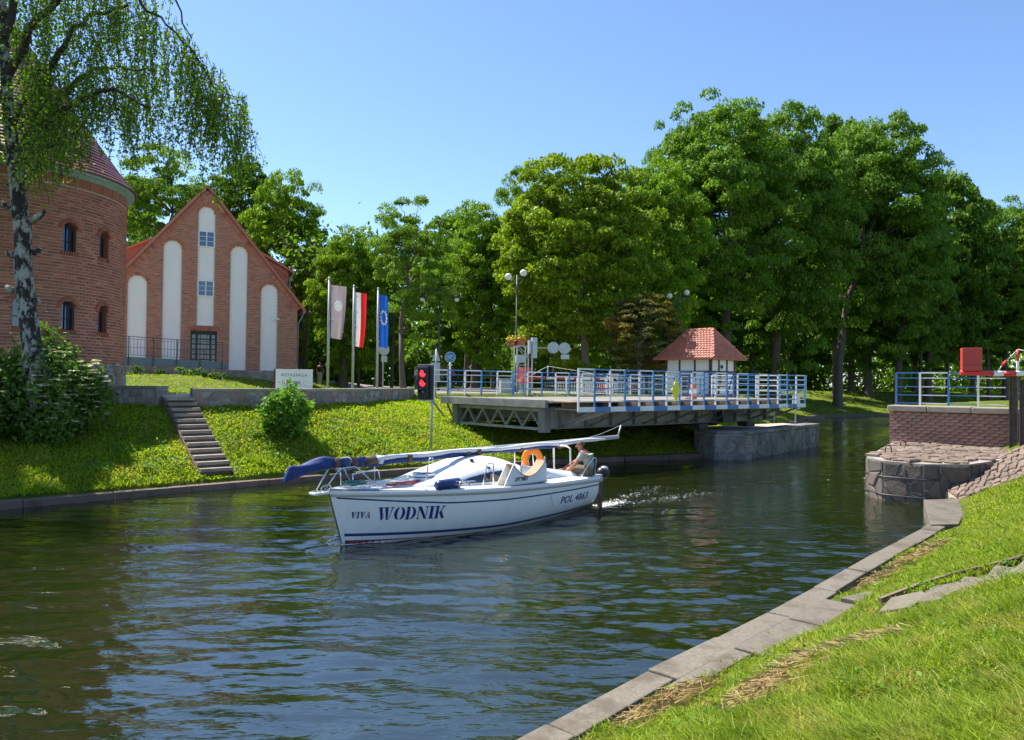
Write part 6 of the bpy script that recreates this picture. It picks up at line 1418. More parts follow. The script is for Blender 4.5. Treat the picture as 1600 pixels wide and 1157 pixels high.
def stand(sw=.12): return dict(pelvis=(0, 0, .95), waist=(0, 0, 1.07), chest=(0, 0, 1.27), top=(0, 0, 1.42), neck=(0, 0, 1.50), head=(.02, 0, 1.60), shl=(0, .18, 1.40), ell=(-.03, .24, 1.13), wrl=(.06, .23, .90), shr=(0, -.18, 1.40), elr=(.0, -.24, 1.13), wrr=(.10, -.23, .91),
    hpl=(0, .09, .90), knl=(sw*.8, .09, .50), anl=(sw, .09, .08), fol=(sw+.13, .09, .05), hpr=(0, -.09, .90), knr=(-sw*.3, -.09, .50), anr=(-sw*1.4, -.09, .11), **{'for': (-sw*1.4+.13, -.09, .06)})
dm = lambda n, c: plain(n, c, .8, var=.1, scale=12)
b = base_at(499.5, 54); person(b, R(95), stand(), 'person in a dark top and beige trousers walking away beside the left flagpole', dict(skin=MT['skin'], shirt=dm('dark_navy_top', (.02, .025, .05)), legs=dm('beige_trousers', (.42, .36, .27)), hair=MT['hair'], shoes=MT['white'], lips=MT['lips']), hands=False)
b = base_at(526, 60); person(b, R(-100), stand(.05), 'person in dark clothes with a reddish top standing between the two left flagpoles', dict(skin=MT['skin'], shirt=dm('plum_top', (.14, .04, .06)), legs=dm('dark_trousers', (.02, .02, .03)), hair=MT['hair'], shoes=MT['black'], lips=MT['lips']), hands=False)
b = base_at(650, 52); person(b, R(-150), stand(.1), 'person in a pale top half hidden behind the traffic light', dict(skin=MT['skin'], shirt=dm('pale_top', (.55, .50, .50)), legs=dm('grey_trousers', (.12, .12, .14)), hair=MT['hair'], shoes=MT['black'], lips=MT['lips']), hands=False)
b = base_at(709, 46); ridez = b.z
rid = dict(pelvis=(-.05, 0, .98), waist=(.02, 0, 1.08), chest=(.14, 0, 1.24), top=(.24, 0, 1.36), neck=(.31, 0, 1.42), head=(.38, 0, 1.51), shl=(.24, .18, 1.33), ell=(.42, .22, 1.14), wrl=(.55, .20, 1.02), shr=(.24, -.18, 1.33), elr=(.42, -.22, 1.14), wrr=(.55, -.20, 1.02),
    hpl=(0, .09, .93), knl=(.33, .10, .76), anl=(.16, .10, .34), fol=(.30, .10, .32), hpr=(0, -.09, .93), knr=(.30, -.10, .58), anr=(.10, -.10, .18), **{'for': (.23, -.10, .15)})
person(b, R(-160), rid, 'cyclist in a reddish top riding behind the bridge railing', dict(skin=MT['skin'], shirt=dm('red_top', (.30, .06, .06)), legs=dm('black_shorts', (.02, .02, .02)), hair=MT['hair'], shoes=MT['black'], lips=MT['lips']), hands=False, trousers='short')
t = thing('bicycle', b, R(-160), 'dark bicycle ridden by the cyclist behind the bridge railing', 'bicycle')
for x in (-.52, .52):
    w = MB().tube([(x+.34*math.cos(a), 0, .34+.34*math.sin(a)) for a in np.linspace(0, 2*math.pi, 29)[:-1]], .017, 6, closed=True).build('wheel', MT['black'], t); m = MB()
    for k in range(10): a = k*math.pi/5; m.bar((x, 0, .34), (x+.33*math.cos(a), 0, .34+.33*math.sin(a)), .004)
    m.build('spokes', MT['grey'], w)
m = MB()
for a, c in (((-.52, 0, .34), (-.05, 0, .30)), ((-.52, 0, .34), (-.15, 0, .80)), ((-.05, 0, .30), (-.18, 0, .86)), ((-.15, 0, .80), (.40, 0, .84)), ((-.05, 0, .30), (.42, 0, .76)), ((.39, 0, .92), (.52, 0, .34))): m.tube([a, c], .018, 6)
m.build('frame', MT['dark_steel'], t); MB().box((-.2, 0, .89), (.26, .13, .05)).build('saddle', MT['black'], t, bevel=.01); MB().tube([(.55, -.26, 1.0), (.42, -.1, .96), (.42, .1, .96), (.55, .26, 1.0)], .014, 6).build('handlebar', MT['black'], t); MB().box((.0, .0, .3), (.22, .03, .03)).build('crank', MT['grey'], t)
# ------------------------------------------------------------------ trees
def limb(mb, a, b, r0, r1, rg, n=6, sag=.12, sides=6):
    a, b = Vector(a), Vector(b); L = (b-a).length; off = [Vector(rg.normal(size=3)*L*.045) for _ in range(n+1)]; P = []
    for i in range(n+1):
        t = i/n; P.append(a+(b-a)*t+off[i]*(math.sin(math.pi*t))+Vector((0, 0, sag*L*math.sin(math.pi*t)*.5)))
    mb.tube(P, [r0+(r1-r0)*(i/n)**.8 for i in range(n+1)], sides, cap=False); return P
CROWN = {}
def crown_proto(kind, matname, nl, size, seed):
    """one crown in unit size: umbrella shaped clumps of leaves spread through the volume; trees share it, scaled and turned"""
    key = (kind, matname)
    if key in CROWN: return CROWN[key]
    rg = np.random.default_rng(seed); nc = {'broad': 400, 'tall': 430, 'airy': 170, 'dense': 300}[kind]; u = rg.normal(size=(nc, 3)); u[:, 2] = np.where(rg.random(nc) < .25, np.abs(u[:, 2]), u[:, 2]); u /= np.linalg.norm(u, axis=1)[:, None]; rad = rg.uniform(.16, 1.0, nc)**.42
    f = .97+.06*np.sin(u[:, 0]*4.1+u[:, 2]*3+seed)+.06*np.sin(u[:, 1]*5+u[:, 2]*4.7+seed*2); C = u*(rad*f)[:, None]
    wid = np.where(C[:, 2] < 0, 1-.22*np.abs(C[:, 2])**2, 1.0); C[:, 0] *= wid; C[:, 1] *= wid; C[:, 2] = np.clip(C[:, 2], -1.0, 1.02)
    cs = rg.uniform(.08, .175, nc)*(1.15 if kind == 'airy' else 1.0); k = nl//nc; idx = np.repeat(np.arange(nc), k)
    q = rg.normal(size=(len(idx), 3)); q[:, 2] = np.abs(q[:, 2])*.9-.22; q /= np.linalg.norm(q, axis=1)[:, None]; q *= (rg.uniform(.25, 1, len(idx))**.5)[:, None]
    P = C[idx]+q*cs[idx][:, None]*np.array([1.15, 1.15, .52])
    V = leaf_quads(P, q*.9+C[idx]*.35, size, rg, up=.75); CROWN[key] = (quads_mesh('crown_'+kind, V, MT[matname]), C); return CROWN[key]
def tree(px, d, top, half_px, bottom, label, mat='leaf_a', bark='bark', n=16000, leaf=.30, foot=None, cpx=None, lean=0.0, clumps=None, sparse=0.0, name='tree', group='park trees', seed=1, trunk_r=.35, low=0, flat=1.0, zb=None, rounds=1.0, kind=None):
    rg = np.random.default_rng(seed*7+3); fp = foot or px
    p = at(fp, 606, d); z0 = gz(p.x, p.y) if zb is None else zb; s = d/FPX; cx = ((cpx or px)-fp)*s; H = at(cpx or px, top, d).z-z0; zb_ = max(at(px, bottom, d).z-z0, .6); rx = half_px*s; ry = rx*flat; rz = (H-zb_)/2
    root = thing(name, (p.x, p.y, z0), 0, label, 'tree', group)
    kind = kind or {'leaf_c': 'broad', 'leaf_b': 'tall', 'leaf_d': 'airy', 'leaf_e': 'dense', 'leaf_a': 'broad', 'leaf_red': 'dense'}[mat]
    nl, sz = {'leaf_c': (86000, .029), 'leaf_b': (98000, .0245), 'leaf_d': (50000, .026), 'leaf_e': (48000, .038), 'leaf_a': (72000, .030), 'leaf_red': (36000, .037)}[mat]
    me, C0 = crown_proto(kind, mat, nl, sz, {'leaf_c': 5, 'leaf_b': 6, 'leaf_d': 7, 'leaf_e': 8, 'leaf_a': 9, 'leaf_red': 10}[mat])
    an = rg.uniform(0, 6.28); o = link('crown', me, root, (cx, 0, zb_+rz), (0, 0, 0)); ca, sa = math.cos(an), math.sin(an)
    o.rotation_euler = (0, 0, an); o.scale = (rx*.97, rx*.97, rz); C = np.stack([(C0[:, 0]*ca-C0[:, 1]*sa)*rx*.97+cx, (C0[:, 0]*sa+C0[:, 1]*ca)*rx*.97, C0[:, 2]*rz+zb_+rz], 1); nc = len(C)
    t = MB(); fork = Vector((cx*.14+lean, 0, max(zb_*1.1, H*.28))); base = Vector((0, 0, -.4)); t.tube([base, (0, 0, 0), (lean*.15, 0, .6), (cx*.03+lean*.5, .05, fork.z*.5), fork], [trunk_r*1.5, trunk_r*1.25, trunk_r, trunk_r*.85, trunk_r*.72], 10)
    topp = Vector((cx, 0, zb_+rz*1.55)); P = limb(t, fork, topp, trunk_r*.7, trunk_r*.12, rg, 8)
    for i in rg.permutation(nc)[:30]:
        c = Vector(C[i]); a = P[min(len(P)-2, int((max(0, min(1, (c.z-fork.z)/(topp.z-fork.z+.01))))*.7*len(P)))] if c.z > fork.z else fork
        limb(t, a, c, trunk_r*.26, trunk_r*.05, rg, 5, sides=5)
    t.build('trunk', MT[bark], root, fixn=False); return root
TR = [
 # px, d, top, half, bottom, label, kwargs
 (900, 50, 222, 128, 590, 'broad yellow-green linden with dense rounded crown left of the keeper hut', dict(mat='leaf_c', n=30000, foot=914, leaf=.27, seed=2, trunk_r=.30, bark='pale_bark', flat=.8)),
 (1015, 58, 236, 90, 580, 'tall green tree directly behind the bronze leaved tree', dict(mat='leaf_a', n=16000, foot=1010, seed=3)),
 (1128, 66, 152, 122, 540, 'tallest poplar of the row, rising behind the keeper hut', dict(mat='leaf_b', n=26000, foot=1135, seed=4, trunk_r=.5, sparse=.1, flat=.8)),
 (1225, 74, 160, 108, 590, 'tall poplar right of the keeper hut with a dark forked trunk', dict(mat='leaf_b', n=24000, foot=1212, seed=5, trunk_r=.5, sparse=.08, flat=.8)),
 (1385, 78, 176, 112, 560, 'massive poplar with a thick trunk standing on the far canal lawn', dict(mat='leaf_b', n=28000, foot=1309, cpx=1372, seed=6, trunk_r=.5, flat=.8)),
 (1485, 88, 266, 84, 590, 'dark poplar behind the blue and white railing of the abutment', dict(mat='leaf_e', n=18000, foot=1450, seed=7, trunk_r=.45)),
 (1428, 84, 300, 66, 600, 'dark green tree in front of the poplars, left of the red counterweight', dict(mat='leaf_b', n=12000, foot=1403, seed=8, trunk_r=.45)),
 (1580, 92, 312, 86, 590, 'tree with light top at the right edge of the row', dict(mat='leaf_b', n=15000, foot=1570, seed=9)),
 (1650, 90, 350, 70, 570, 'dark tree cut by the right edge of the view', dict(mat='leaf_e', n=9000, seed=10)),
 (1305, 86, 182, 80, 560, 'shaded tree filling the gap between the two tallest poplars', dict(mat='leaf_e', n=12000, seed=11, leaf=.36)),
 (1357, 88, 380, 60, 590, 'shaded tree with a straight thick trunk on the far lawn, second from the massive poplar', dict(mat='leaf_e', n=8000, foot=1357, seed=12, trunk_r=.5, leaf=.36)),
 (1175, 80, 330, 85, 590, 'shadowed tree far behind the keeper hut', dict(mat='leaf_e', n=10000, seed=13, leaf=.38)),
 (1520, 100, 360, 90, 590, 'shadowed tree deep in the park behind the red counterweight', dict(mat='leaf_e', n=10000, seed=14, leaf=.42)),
 (828, 68, 248, 66, 560, 'pale green tree peeking out left of the linden top', dict(mat='leaf_d', n=12000, seed=15, sparse=.15)),
 (757, 58, 310, 74, 590, 'light green tree between the ash and the linden', dict(mat='leaf_a', n=15000, seed=16, foot=742)),
 (648, 47, 298, 78, 540, 'airy ash tree with a thin curving trunk behind the traffic light', dict(mat='leaf_d', n=9500, foot=630, cpx=650, seed=17, trunk_r=.2, sparse=.15, clumps=75, lean=-.3, leaf=.24)),
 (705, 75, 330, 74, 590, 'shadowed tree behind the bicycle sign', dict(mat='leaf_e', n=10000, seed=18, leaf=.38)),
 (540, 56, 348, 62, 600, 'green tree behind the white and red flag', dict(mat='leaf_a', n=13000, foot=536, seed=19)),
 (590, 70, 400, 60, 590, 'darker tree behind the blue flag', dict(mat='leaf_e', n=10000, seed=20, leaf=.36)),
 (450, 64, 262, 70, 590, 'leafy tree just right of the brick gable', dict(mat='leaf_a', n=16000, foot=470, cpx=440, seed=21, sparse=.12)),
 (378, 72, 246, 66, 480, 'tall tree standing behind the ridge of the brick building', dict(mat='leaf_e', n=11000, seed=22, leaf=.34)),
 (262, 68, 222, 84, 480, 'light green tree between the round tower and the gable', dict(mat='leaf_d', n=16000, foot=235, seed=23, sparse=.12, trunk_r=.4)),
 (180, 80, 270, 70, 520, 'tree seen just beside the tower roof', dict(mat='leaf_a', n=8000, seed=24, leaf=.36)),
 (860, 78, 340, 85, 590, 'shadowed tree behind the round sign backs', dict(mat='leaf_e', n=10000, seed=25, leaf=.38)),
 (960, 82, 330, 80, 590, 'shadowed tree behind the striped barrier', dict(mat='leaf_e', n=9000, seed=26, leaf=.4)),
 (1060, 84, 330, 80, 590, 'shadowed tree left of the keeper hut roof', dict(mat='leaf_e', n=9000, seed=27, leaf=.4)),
 (1008, 44, 462, 68, 598, 'small old tree with bronze tinted leaves and a pale pruned trunk beside the keeper hut', dict(mat='leaf_red', n=11000, foot=1000, cpx=1005, seed=28, trunk_r=.32, bark='pale_bark', leaf=.17)),
 (1062, 70, 182, 70, 540, 'tall poplar at the left end of the tallest row', dict(mat='leaf_b', seed=51, trunk_r=.4)),
 (1330, 92, 200, 85, 590, 'poplar standing behind the massive poplar', dict(mat='leaf_b', seed=52, trunk_r=.4)),
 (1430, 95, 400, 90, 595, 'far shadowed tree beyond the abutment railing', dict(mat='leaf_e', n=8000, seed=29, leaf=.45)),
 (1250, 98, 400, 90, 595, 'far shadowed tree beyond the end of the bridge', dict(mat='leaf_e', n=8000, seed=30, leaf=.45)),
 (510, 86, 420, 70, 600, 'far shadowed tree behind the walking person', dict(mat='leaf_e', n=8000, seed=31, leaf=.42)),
]
for T_ in TR:
    px, d, top, hp, bot, lab, kw = T_; tree(px, d, top, hp, bot, lab, **kw)
# undergrowth that closes the view under the crowns
def hedge(x0, x1, d0, d1, h, n, label, seed, mat='leaf_a'):
    rg = np.random.default_rng(seed); t = rg.random(n); dd = d0+(d1-d0)*t+rg.uniform(-2, 2, n); pxx = x0+(x1-x0)*t; X = (pxx-800)/FPX*dd; Y = dd; G = ground_z(X, Y); hh = h*(.75+.35*np.sin(t*31+seed)*np.sin(t*11))
    P = np.stack([X, Y, G+rg.random(n)**.9*hh], 1); V = leaf_quads(P, np.stack([rg.normal(size=n), -np.ones(n), rg.normal(size=n)], 1), .42, rg); tag(link('undergrowth', quads_mesh('undergrowth', V, MT[mat])), label, 'undergrowth', kind='stuff')
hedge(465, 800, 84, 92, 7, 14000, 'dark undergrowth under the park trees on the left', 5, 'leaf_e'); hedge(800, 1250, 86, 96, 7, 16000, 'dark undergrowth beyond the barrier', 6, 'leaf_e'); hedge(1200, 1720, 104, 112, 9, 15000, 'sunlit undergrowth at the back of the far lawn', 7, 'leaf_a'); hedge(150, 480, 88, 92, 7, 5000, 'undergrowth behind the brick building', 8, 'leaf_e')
def woods(x0, x1, d0, d1, h, n, label, seed):
    rg = np.random.default_rng(seed); nc = 150; t = rg.random(nc); dd = d0+(d1-d0)*rg.random(nc); X = (x0+(x1-x0)*t-800)/FPX*dd; Y = dd; G = ground_z(X, Y); Zc = G+rg.random(nc)**.8*h
    idx = rg.integers(0, nc, n); P = np.stack([X[idx], Y[idx], Zc[idx]], 1)+rg.normal(size=(n, 3))*np.array([2.2, 1.6, 1.7]); P[:, 2] = np.maximum(P[:, 2], G[idx]+.1)
    tag(link('woods', quads_mesh('woods', leaf_quads(P, rg.normal(size=(n, 3)), .62, rg), MT['leaf_a'])), label, 'woods', kind='stuff')
woods(430, 860, 100, 118, 13, 15000, 'mass of trees at the back of the park on the left', 15); woods(840, 1260, 106, 124, 15, 15000, 'mass of trees at the back of the park behind the hut', 16); woods(1180, 1760, 118, 140, 15, 17000, 'mass of trees at the back of the far lawn', 17)
# bare trunks visible in the shade
rgt = np.random.default_rng(5)
def bare(px, d, top, r, label):
    p = base_at(px, d); t = thing('tree', p, 0, label, 'tree', 'slim trunks in the park'); h = at(px, top, d).z-p.z; m = MB(); l = rgt.uniform(-.6, .6); m.tube([(0, 0, -.3), (0, 0, .3), (l*.3, 0, h*.4), (l, 0, h)], [r*1.3, r, r*.8, r*.4], 8)
    for k in range(4): limb(m, (l*.6, 0, h*(.55+.1*k)), (l+rgt.uniform(-2, 2), rgt.uniform(-1, 1), h*(.85+.12*k)), r*.35, .03, rgt, 4, sides=5)
    m.build('trunk', MT['bark'], t, fixn=False)
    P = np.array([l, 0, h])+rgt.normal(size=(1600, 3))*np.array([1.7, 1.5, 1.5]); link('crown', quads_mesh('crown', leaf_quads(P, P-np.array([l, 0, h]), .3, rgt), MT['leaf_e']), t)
for px, d, top, r, lb in ((474, 60, 420, .16, 'slim dark trunk just right of the brick building'), (560, 62, 420, .14, 'slim dark trunk behind the middle flagpole'), (612, 58, 430, .13, 'slim trunk right of the round sign back'), (727, 66, 430, .22, 'dark trunk between the bicycle sign and the small diamond sign'), (770, 60, 430, .2, 'dark trunk left of the control cabinet'), (865, 62, 420, .16, 'slim slanting trunk behind the round sign backs'), (1438, 86, 460, .22, 'trunk standing on the far lawn seen through the abutment railing'), (1480, 90, 470, .22, 'trunk seen left of the red counterweight'), (1545, 92, 470, .25, 'trunk seen below the red barrier beam'), (1232, 88, 470, .2, 'dark trunk behind the end of the bridge railing')):
    bare(px, d, top, r, lb)

# ------------------------------------------------------------------ the birch at the left
def build_birch():
    m_, nt, b = _mat('birch_bark'); n1 = noise(nt, 3.2, 6, .72, sc3=(1.5, 1.5, .8)); c = ramp(nt, n1, [(.48, (.022, .018, .016)), (.54, (.30, .29, .26)), (.8, (.42, .41, .37))])
    nt.links.new(c, b.inputs['Base Color']); b.inputs['Roughness'].default_value = .9; bump(nt, b, n1, 1.0, .08); m2 = plain('birch_twig', (.045, .03, .025), .9)
    D = 19.6; base = on_ground(52, 612, 18, 24); base = Vector((at(56, 600, D).x, D, gz(at(56, 600, D).x, D))); root = thing('birch_tree', base, 0, 'old white-barked birch with long drooping branches in front of the round tower', 'tree')
    A = lambda px, py, dd=0.0: at(px, py, D+dd)-base
    t = MB(); pts = [(-10, 0, -.3)]; path = [(64, 640, .46), (56, 590, .40), (50, 540, .34), (42, 480, .31), (36, 420, .295), (36, 370, .285), (30, 320, .27), (22, 250, .24), (14, 180, .20), (8, 100, .17), (4, 20, .14), (0, -120, .10), (-4, -260, .05)]
    P = [A(x, y) for x, y, r in path]; t.tube(P, [r*.72 for *_, r in path], 14, cap=False)
    for (x, y, dx, dy) in ((52, 345, 18, -16), (20, 400, -10, -6), (18, 455, -8, -8), (54, 470, 8, 3), (56, 395, 8, -6), (22, 330, -20, -14)): t.tube([A(x-4*np.sign(dx), y), A(x+dx*.5, y+dy*.4), A(x+dx, y+dy)], [.10, .085, .05], 8)
    t.build('trunk', m_, root, fixn=False)
    rg = np.random.default_rng(21); L = []   # limbs as pixel paths with a depth offset
    limbs = [[(26, 260, 0, .13), (60, 180, -.5, .10), (75, 110, -.8, .08), (110, 50, -1, .06), (150, 20, -1.2, .05), (200, 8, -1.4, .03)],
             [(20, 290, 0, .14), (60, 215, .3, .11), (95, 150, .6, .09), (125, 125, .8, .07), (160, 105, 1, .05), (215, 110, 1.2, .035), (260, 100, 1.4, .02)],
             [(24, 270, 0, .12), (85, 180, -.6, .09), (130, 152, -1, .07), (180, 140, -1.3, .05), (235, 170, -1.5, .03)],
             [(10, 120, 0, .12), (60, 30, -.7, .09), (120, -30, -1.3, .07), (200, -30, -1.6, .05), (235, 20, -1.8, .035), (270, 45, -2, .025), (300, 80, -2, .02), (345, 150, -2.1, .018), (385, 150, -2.1, .008)],
             [(300, 80, -2, .02), (325, 110, -2.1, .015), (345, 145, -2.2, .014), (355, 190, -2.2, .01)],
             [(6, 60, 0, .12), (40, -60, .6, .09), (110, -110, 1.2, .07), (190, -70, 1.6, .045), (260, -20, 1.9, .03), (300, 60, 2, .02)],
             [(4, 20, 0, .11), (-80, -60, .3, .08), (-180, -40, .6, .05)], [(12, 160, 0, .10), (-60, 80, -.5, .07), (-150, 60, -1, .04)], [(20, 250, 0, .1), (-40, 180, .5, .07), (-120, 160, .9, .04)],
             [(0, -100, 0, .1), (70, -220, -.6, .07), (170, -230, -1.2, .05), (260, -160, -1.5, .03)], [(0, -120, 0, .1), (-90, -220, .6, .07), (-200, -200, 1, .04)],
             [(30, 300, 0, .06), (60, 250, -.9, .05), (95, 215, -1.4, .03), (120, 205, -1.6, .02)], [(15, 200, 0, .08), (55, 130, -1.4, .05), (80, 100, -2, .03)]]
    m = MB()
    for lb in limbs:
        P = [A(x, y, dd) for x, y, dd, r in lb]; Q = []
        for i in range(len(P)-1):
            for k in range(4): tt = k/4; Q.append((P[i]*(1-tt)+P[i+1]*tt+Vector(rg.normal(size=3)*.045), lb[i][3]*(1-tt)+lb[i+1][3]*tt))
        Q.append((P[-1], lb[-1][3])); m.tube([q[0] for q in Q], [q[1] for q in Q], 7, cap=False); L.append(Q)
    m.build('limbs', m2, root, fixn=False)
    # hanging strands: start points on the limbs, length so that the ends fall as in the photograph
    bx = [-200, 0, 30, 60, 90, 125, 155, 190, 215, 250, 285, 300, 320, 335, 350, 375, 392]; by = [300, 330, 330, 300, 235, 250, 225, 300, 300, 335, 200, 290, 235, 230, 350, 300, 200]
    tw = MB(); LP = []
    def strand(p0, zend, spread, dens):
        n = max(4, int((p0.z-zend)/.16)); P = [p0]; d = Vector((rg.normal()*.05, rg.normal()*.06, .0)); q = p0.copy()
        for i in range(n):
            d = Vector((d.x*.78+rg.normal()*.02, d.y*.78+rg.normal()*.02, -.16)); q = q+d; P.append(q.copy())
        tw.tube(P, [.007]*len(P), 3, cap=False)
        for i in range(1, len(P)):
            c = P[i]; k = dens
            for _ in range(k): LP.append((c.x+rg.normal()*spread, c.y+rg.normal()*spread, c.z+rg.uniform(-.09, .09)))
    tops = []
    for li, Q in enumerate(L):
        for k, (q, r) in enumerate(Q):
            if k < 4 and li not in (4,): continue
            for _ in range(5 if li in (0, 1, 2, 3, 4, 5, 11, 12) else 5): tops.append((q+Vector(rg.normal(size=3)*np.array([.28, .35, .12])), li))
    for q, li in tops:
        w = base+q; px = 800+FPX*w.x/w.y
        if px > np.interp((600-(w.z-2.9)/w.y*FPX), [-250, 0, 50, 100, 145, 400], [215, 238, 292, 330, 384, 392]): continue
        yb = np.interp(px, bx, by); zb_ = at(px, yb, w.y).z-base.z; full = q.z-zb_
        if full < .2: L_ = rg.uniform(.3, .8)
        else: L_ = full*rg.uniform(.25, 1.0) if rg.random() < .55 else min(full, rg.uniform(.6, 1.8))
        if px > 285: L_ = max(L_, full*rg.uniform(.6, 1.0))
        L_ = min(L_, 4.2); strand(q, q.z-L_, .052, 5)
    tw.build('twigs', m2, root, fixn=False)
    LP = np.array(LP); V = leaf_quads(LP, rg.normal(size=LP.shape), .062, rg, up=.2); link('foliage', quads_mesh('foliage', V, MT['leaf_birch']), root)
    # denser leaf mass near the trunk and above the frame; rear and off-frame clumps added to shade the bank
    pc = []
    for _ in range(70):
        x, y = rg.uniform(-140, 68), rg.uniform(-260, 285)
        if x > 35 and y > 250: continue
        pc.append(A(x, y, rg.uniform(-1.6, 1.4)))
    for _ in range(22): pc.append(A(rg.uniform(0, 200), rg.uniform(-240, 40 if rg.random() < .4 else -20), rg.uniform(-1.5, 1.5)))
    for _ in range(52): pc.append(A(rg.uniform(-280, 40), rg.uniform(-260, 200), rg.uniform(.6, 3.0)))
    for _ in range(40): pc.append(A(rg.uniform(-320, -45), rg.uniform(60, 400), rg.uniform(-.8, 2.2)))
    for _ in range(44): pc.append(A(rg.uniform(-20, 105), rg.uniform(-60, 262), rg.uniform(1.0, 2.3)))
    pc = np.array(pc); idx = np.repeat(np.arange(len(pc)), 120); Pq = pc[idx]+rg.normal(size=(len(idx), 3))*np.array([.38, .38, .42]); link('foliage', quads_mesh('foliage', leaf_quads(Pq, rg.normal(size=Pq.shape), .07, rg, up=.3), MT['leaf_birch']), root)
    print('birch leaves', len(LP)+len(idx))
build_birch()
tree(-330, 20.6, -160, 185, 330, 'tree standing left of the birch, outside the view', mat='leaf_a', seed=41, trunk_r=.22, group='trees left of the tower')

# ------------------------------------------------------------------ bushes on the bank
def umbels(root, C, rg, u):
    sel = [i for i in range(len(C)) if u[i, 1] < .25 and C[i][2] > .3 and np.linalg.norm(C[i][:2]) > .35*abs(C).max()][:130]; V = []
    for i in sel:
        c = C[i]*np.array([1.10, 1.10, 1.04])+np.array([0, -.10, .10]); n = 16; r = rg.uniform(.09, .15); P = c+np.stack([rg.uniform(-r, r, n), rg.uniform(-r, r, n), rg.uniform(-.012, .02, n)], 1); V.append(leaf_quads(P, np.tile([0, 0, 1.0], (n, 1)), .085, rg, up=3))
    o = link('blossom', quads_mesh('blossom', np.concatenate(V), MT['umbel']), root)
g = on_ground(62, 688, 15, 24); foliage_blob('elder_bush', (g.x, g.y+.1, g.z-.1), 1.5, 1.15, 2.7, 9600, .115, MT['leaf_elder'], 'big dark elder bush with flat cream flower heads at the foot of the birch', 'bush', extra=umbels, clump=16, seed=5)
g = on_ground(-60, 700, 15, 24); foliage_blob('elder_bush', (g.x, g.y+.3, g.z-.1), 1.3, 1.1, 2.0, 3000, .12, MT['leaf_elder'], 'part of an elder bush cut by the left edge of the view', 'bush', extra=umbels, clump=16, seed=6)
g = on_ground(446, 684, 16, 28); foliage_blob('round_bush', (g.x, g.y+.2, g.z-.05), .66, .62, 1.55, 3800, .10, MT['leaf_bush'], 'rounded light green bush growing on the bank below the restaurant sign', 'bush', clump=18, seed=9)

# ------------------------------------------------------------------ grass
def blades(P, h, w, rg, bend=.5):
    N = len(P); a = rg.uniform(0, 2*math.pi, N); dx, dy = np.cos(a), np.sin(a); bd = rg.normal(size=(N, 2))*bend; h = np.asarray(h)*np.ones(N); w = np.asarray(w)*np.ones(N)
    side = np.stack([dx, dy, np.zeros(N)], 1)*w[:, None]; mid = P+np.stack([bd[:, 0]*h*.25, bd[:, 1]*h*.25, h*.55], 1); tip = P+np.stack([bd[:, 0]*h*.9, bd[:, 1]*h*.9, h*(1-.25*np.minimum(1, np.hypot(bd[:, 0], bd[:, 1])))], 1)
    return np.stack([P-side*.3, mid-side*.5+side*0, tip, mid+side*.5], 1)
def poly_mask(poly, X, Y):
    c = np.zeros(X.shape, bool)
    for i in range(len(poly)):
        x1, y1 = poly[i]; x2, y2 = poly[(i+1) % len(poly)]
        if y1 == y2: continue
        m = ((y1 > Y) != (y2 > Y)) & (X < (x2-x1)*(Y-y1)/(y2-y1)+x1); c ^= m
    return c
rg = np.random.default_rng(77)
# near bank: sample in view space so the density follows what the eye sees
N = 500000; u = rg.random(N); dep = 2.6*np.exp(u*math.log(22/2.6)); pxs = np.where(rg.random(N) < .80, rg.uniform(640, 1720, N), rg.uniform(1720, 2500, N)); X = (pxs-800)/FPX*dep; Y = dep
sr = sdist(QR, X, Y, False); wn_ = rg.normal(size=N)
edge = .36+.09*wob(X, Y, 2.2)+.16*(wob(X, Y, 6, 3) > .45); k = sr > edge
lpoly = [tuple(atz(x, y, .32).to_2d()) for x, y in ((1186, 1012), (1290, 925), (1322, 934), (1356, 964), (1290, 992), (1205, 1012))]
slab2 = [tuple(atz(x, y, .33).to_2d()) for x, y in ((1060, 1060), (1196, 980), (1205, 1000), (1090, 1056))]
step = [tuple(gp(x, y).to_2d()) for x, y in ((1360, 972), (1376, 944), (1430, 930), (1500, 908), (1560, 893), (1640, 868), (1650, 900), (1570, 916), (1500, 938), (1430, 958))]
slab3 = [tuple(atz(x, y, .33).to_2d()) for x, y in ((1440, 776), (1508, 775), (1516, 790), (1500, 824), (1448, 826))]
cob = [(10.2, 16.9), (15.2, 17.1), (17, 21.5), (10.6, 19.4)]
for pg, keepf in ((lpoly, .01), (slab2, .1), (step, .03), (slab3, 0), (cob, .03)): k &= ~(poly_mask(pg, X, Y) & (rg.random(N) > keepf))
k &= Y < 21; X, Y, dep = X[k], Y[k], dep[k]; sr = sr[k]; Z = ground_z(X, Y); n = len(X)
cl = wob(X, Y, 3.1, 5)*.5+wob(X, Y, 9, 2)*.5; h = (.05+.06*(cl+.15)+.055*rg.random(n)**2)*np.where(sr < 1.1, .75, 1.0)*(1+.5*sm(1.0, 2.2, sr)); h = np.maximum(h, .03)
V = blades(np.stack([X, Y, Z], 1), h, .0042+.00115*dep, rg, .75)
dryl = [(tuple(on_ground(*a, 3, 30).to_2d()), tuple(on_ground(*b, 3, 30).to_2d()), w) for a, b, w in (((1180, 1092), (1262, 1042), .09), ((1255, 1040), (1405, 1000), .07), ((960, 1130), (1080, 1085), .10), ((1330, 925), (1470, 852), .10), ((1150, 1120), (1215, 1080), .06), ((1560, 1060), (1590, 1090), .05))]
def seg_d(X, Y, a, b):
    ax, ay = a; dx, dy = b[0]-ax, b[1]-ay; t = np.clip(((X-ax)*dx+(Y-ay)*dy)/(dx*dx+dy*dy), 0, 1); return np.hypot(X-ax-t*dx, Y-ay-t*dy)
dry = np.zeros(n, bool)
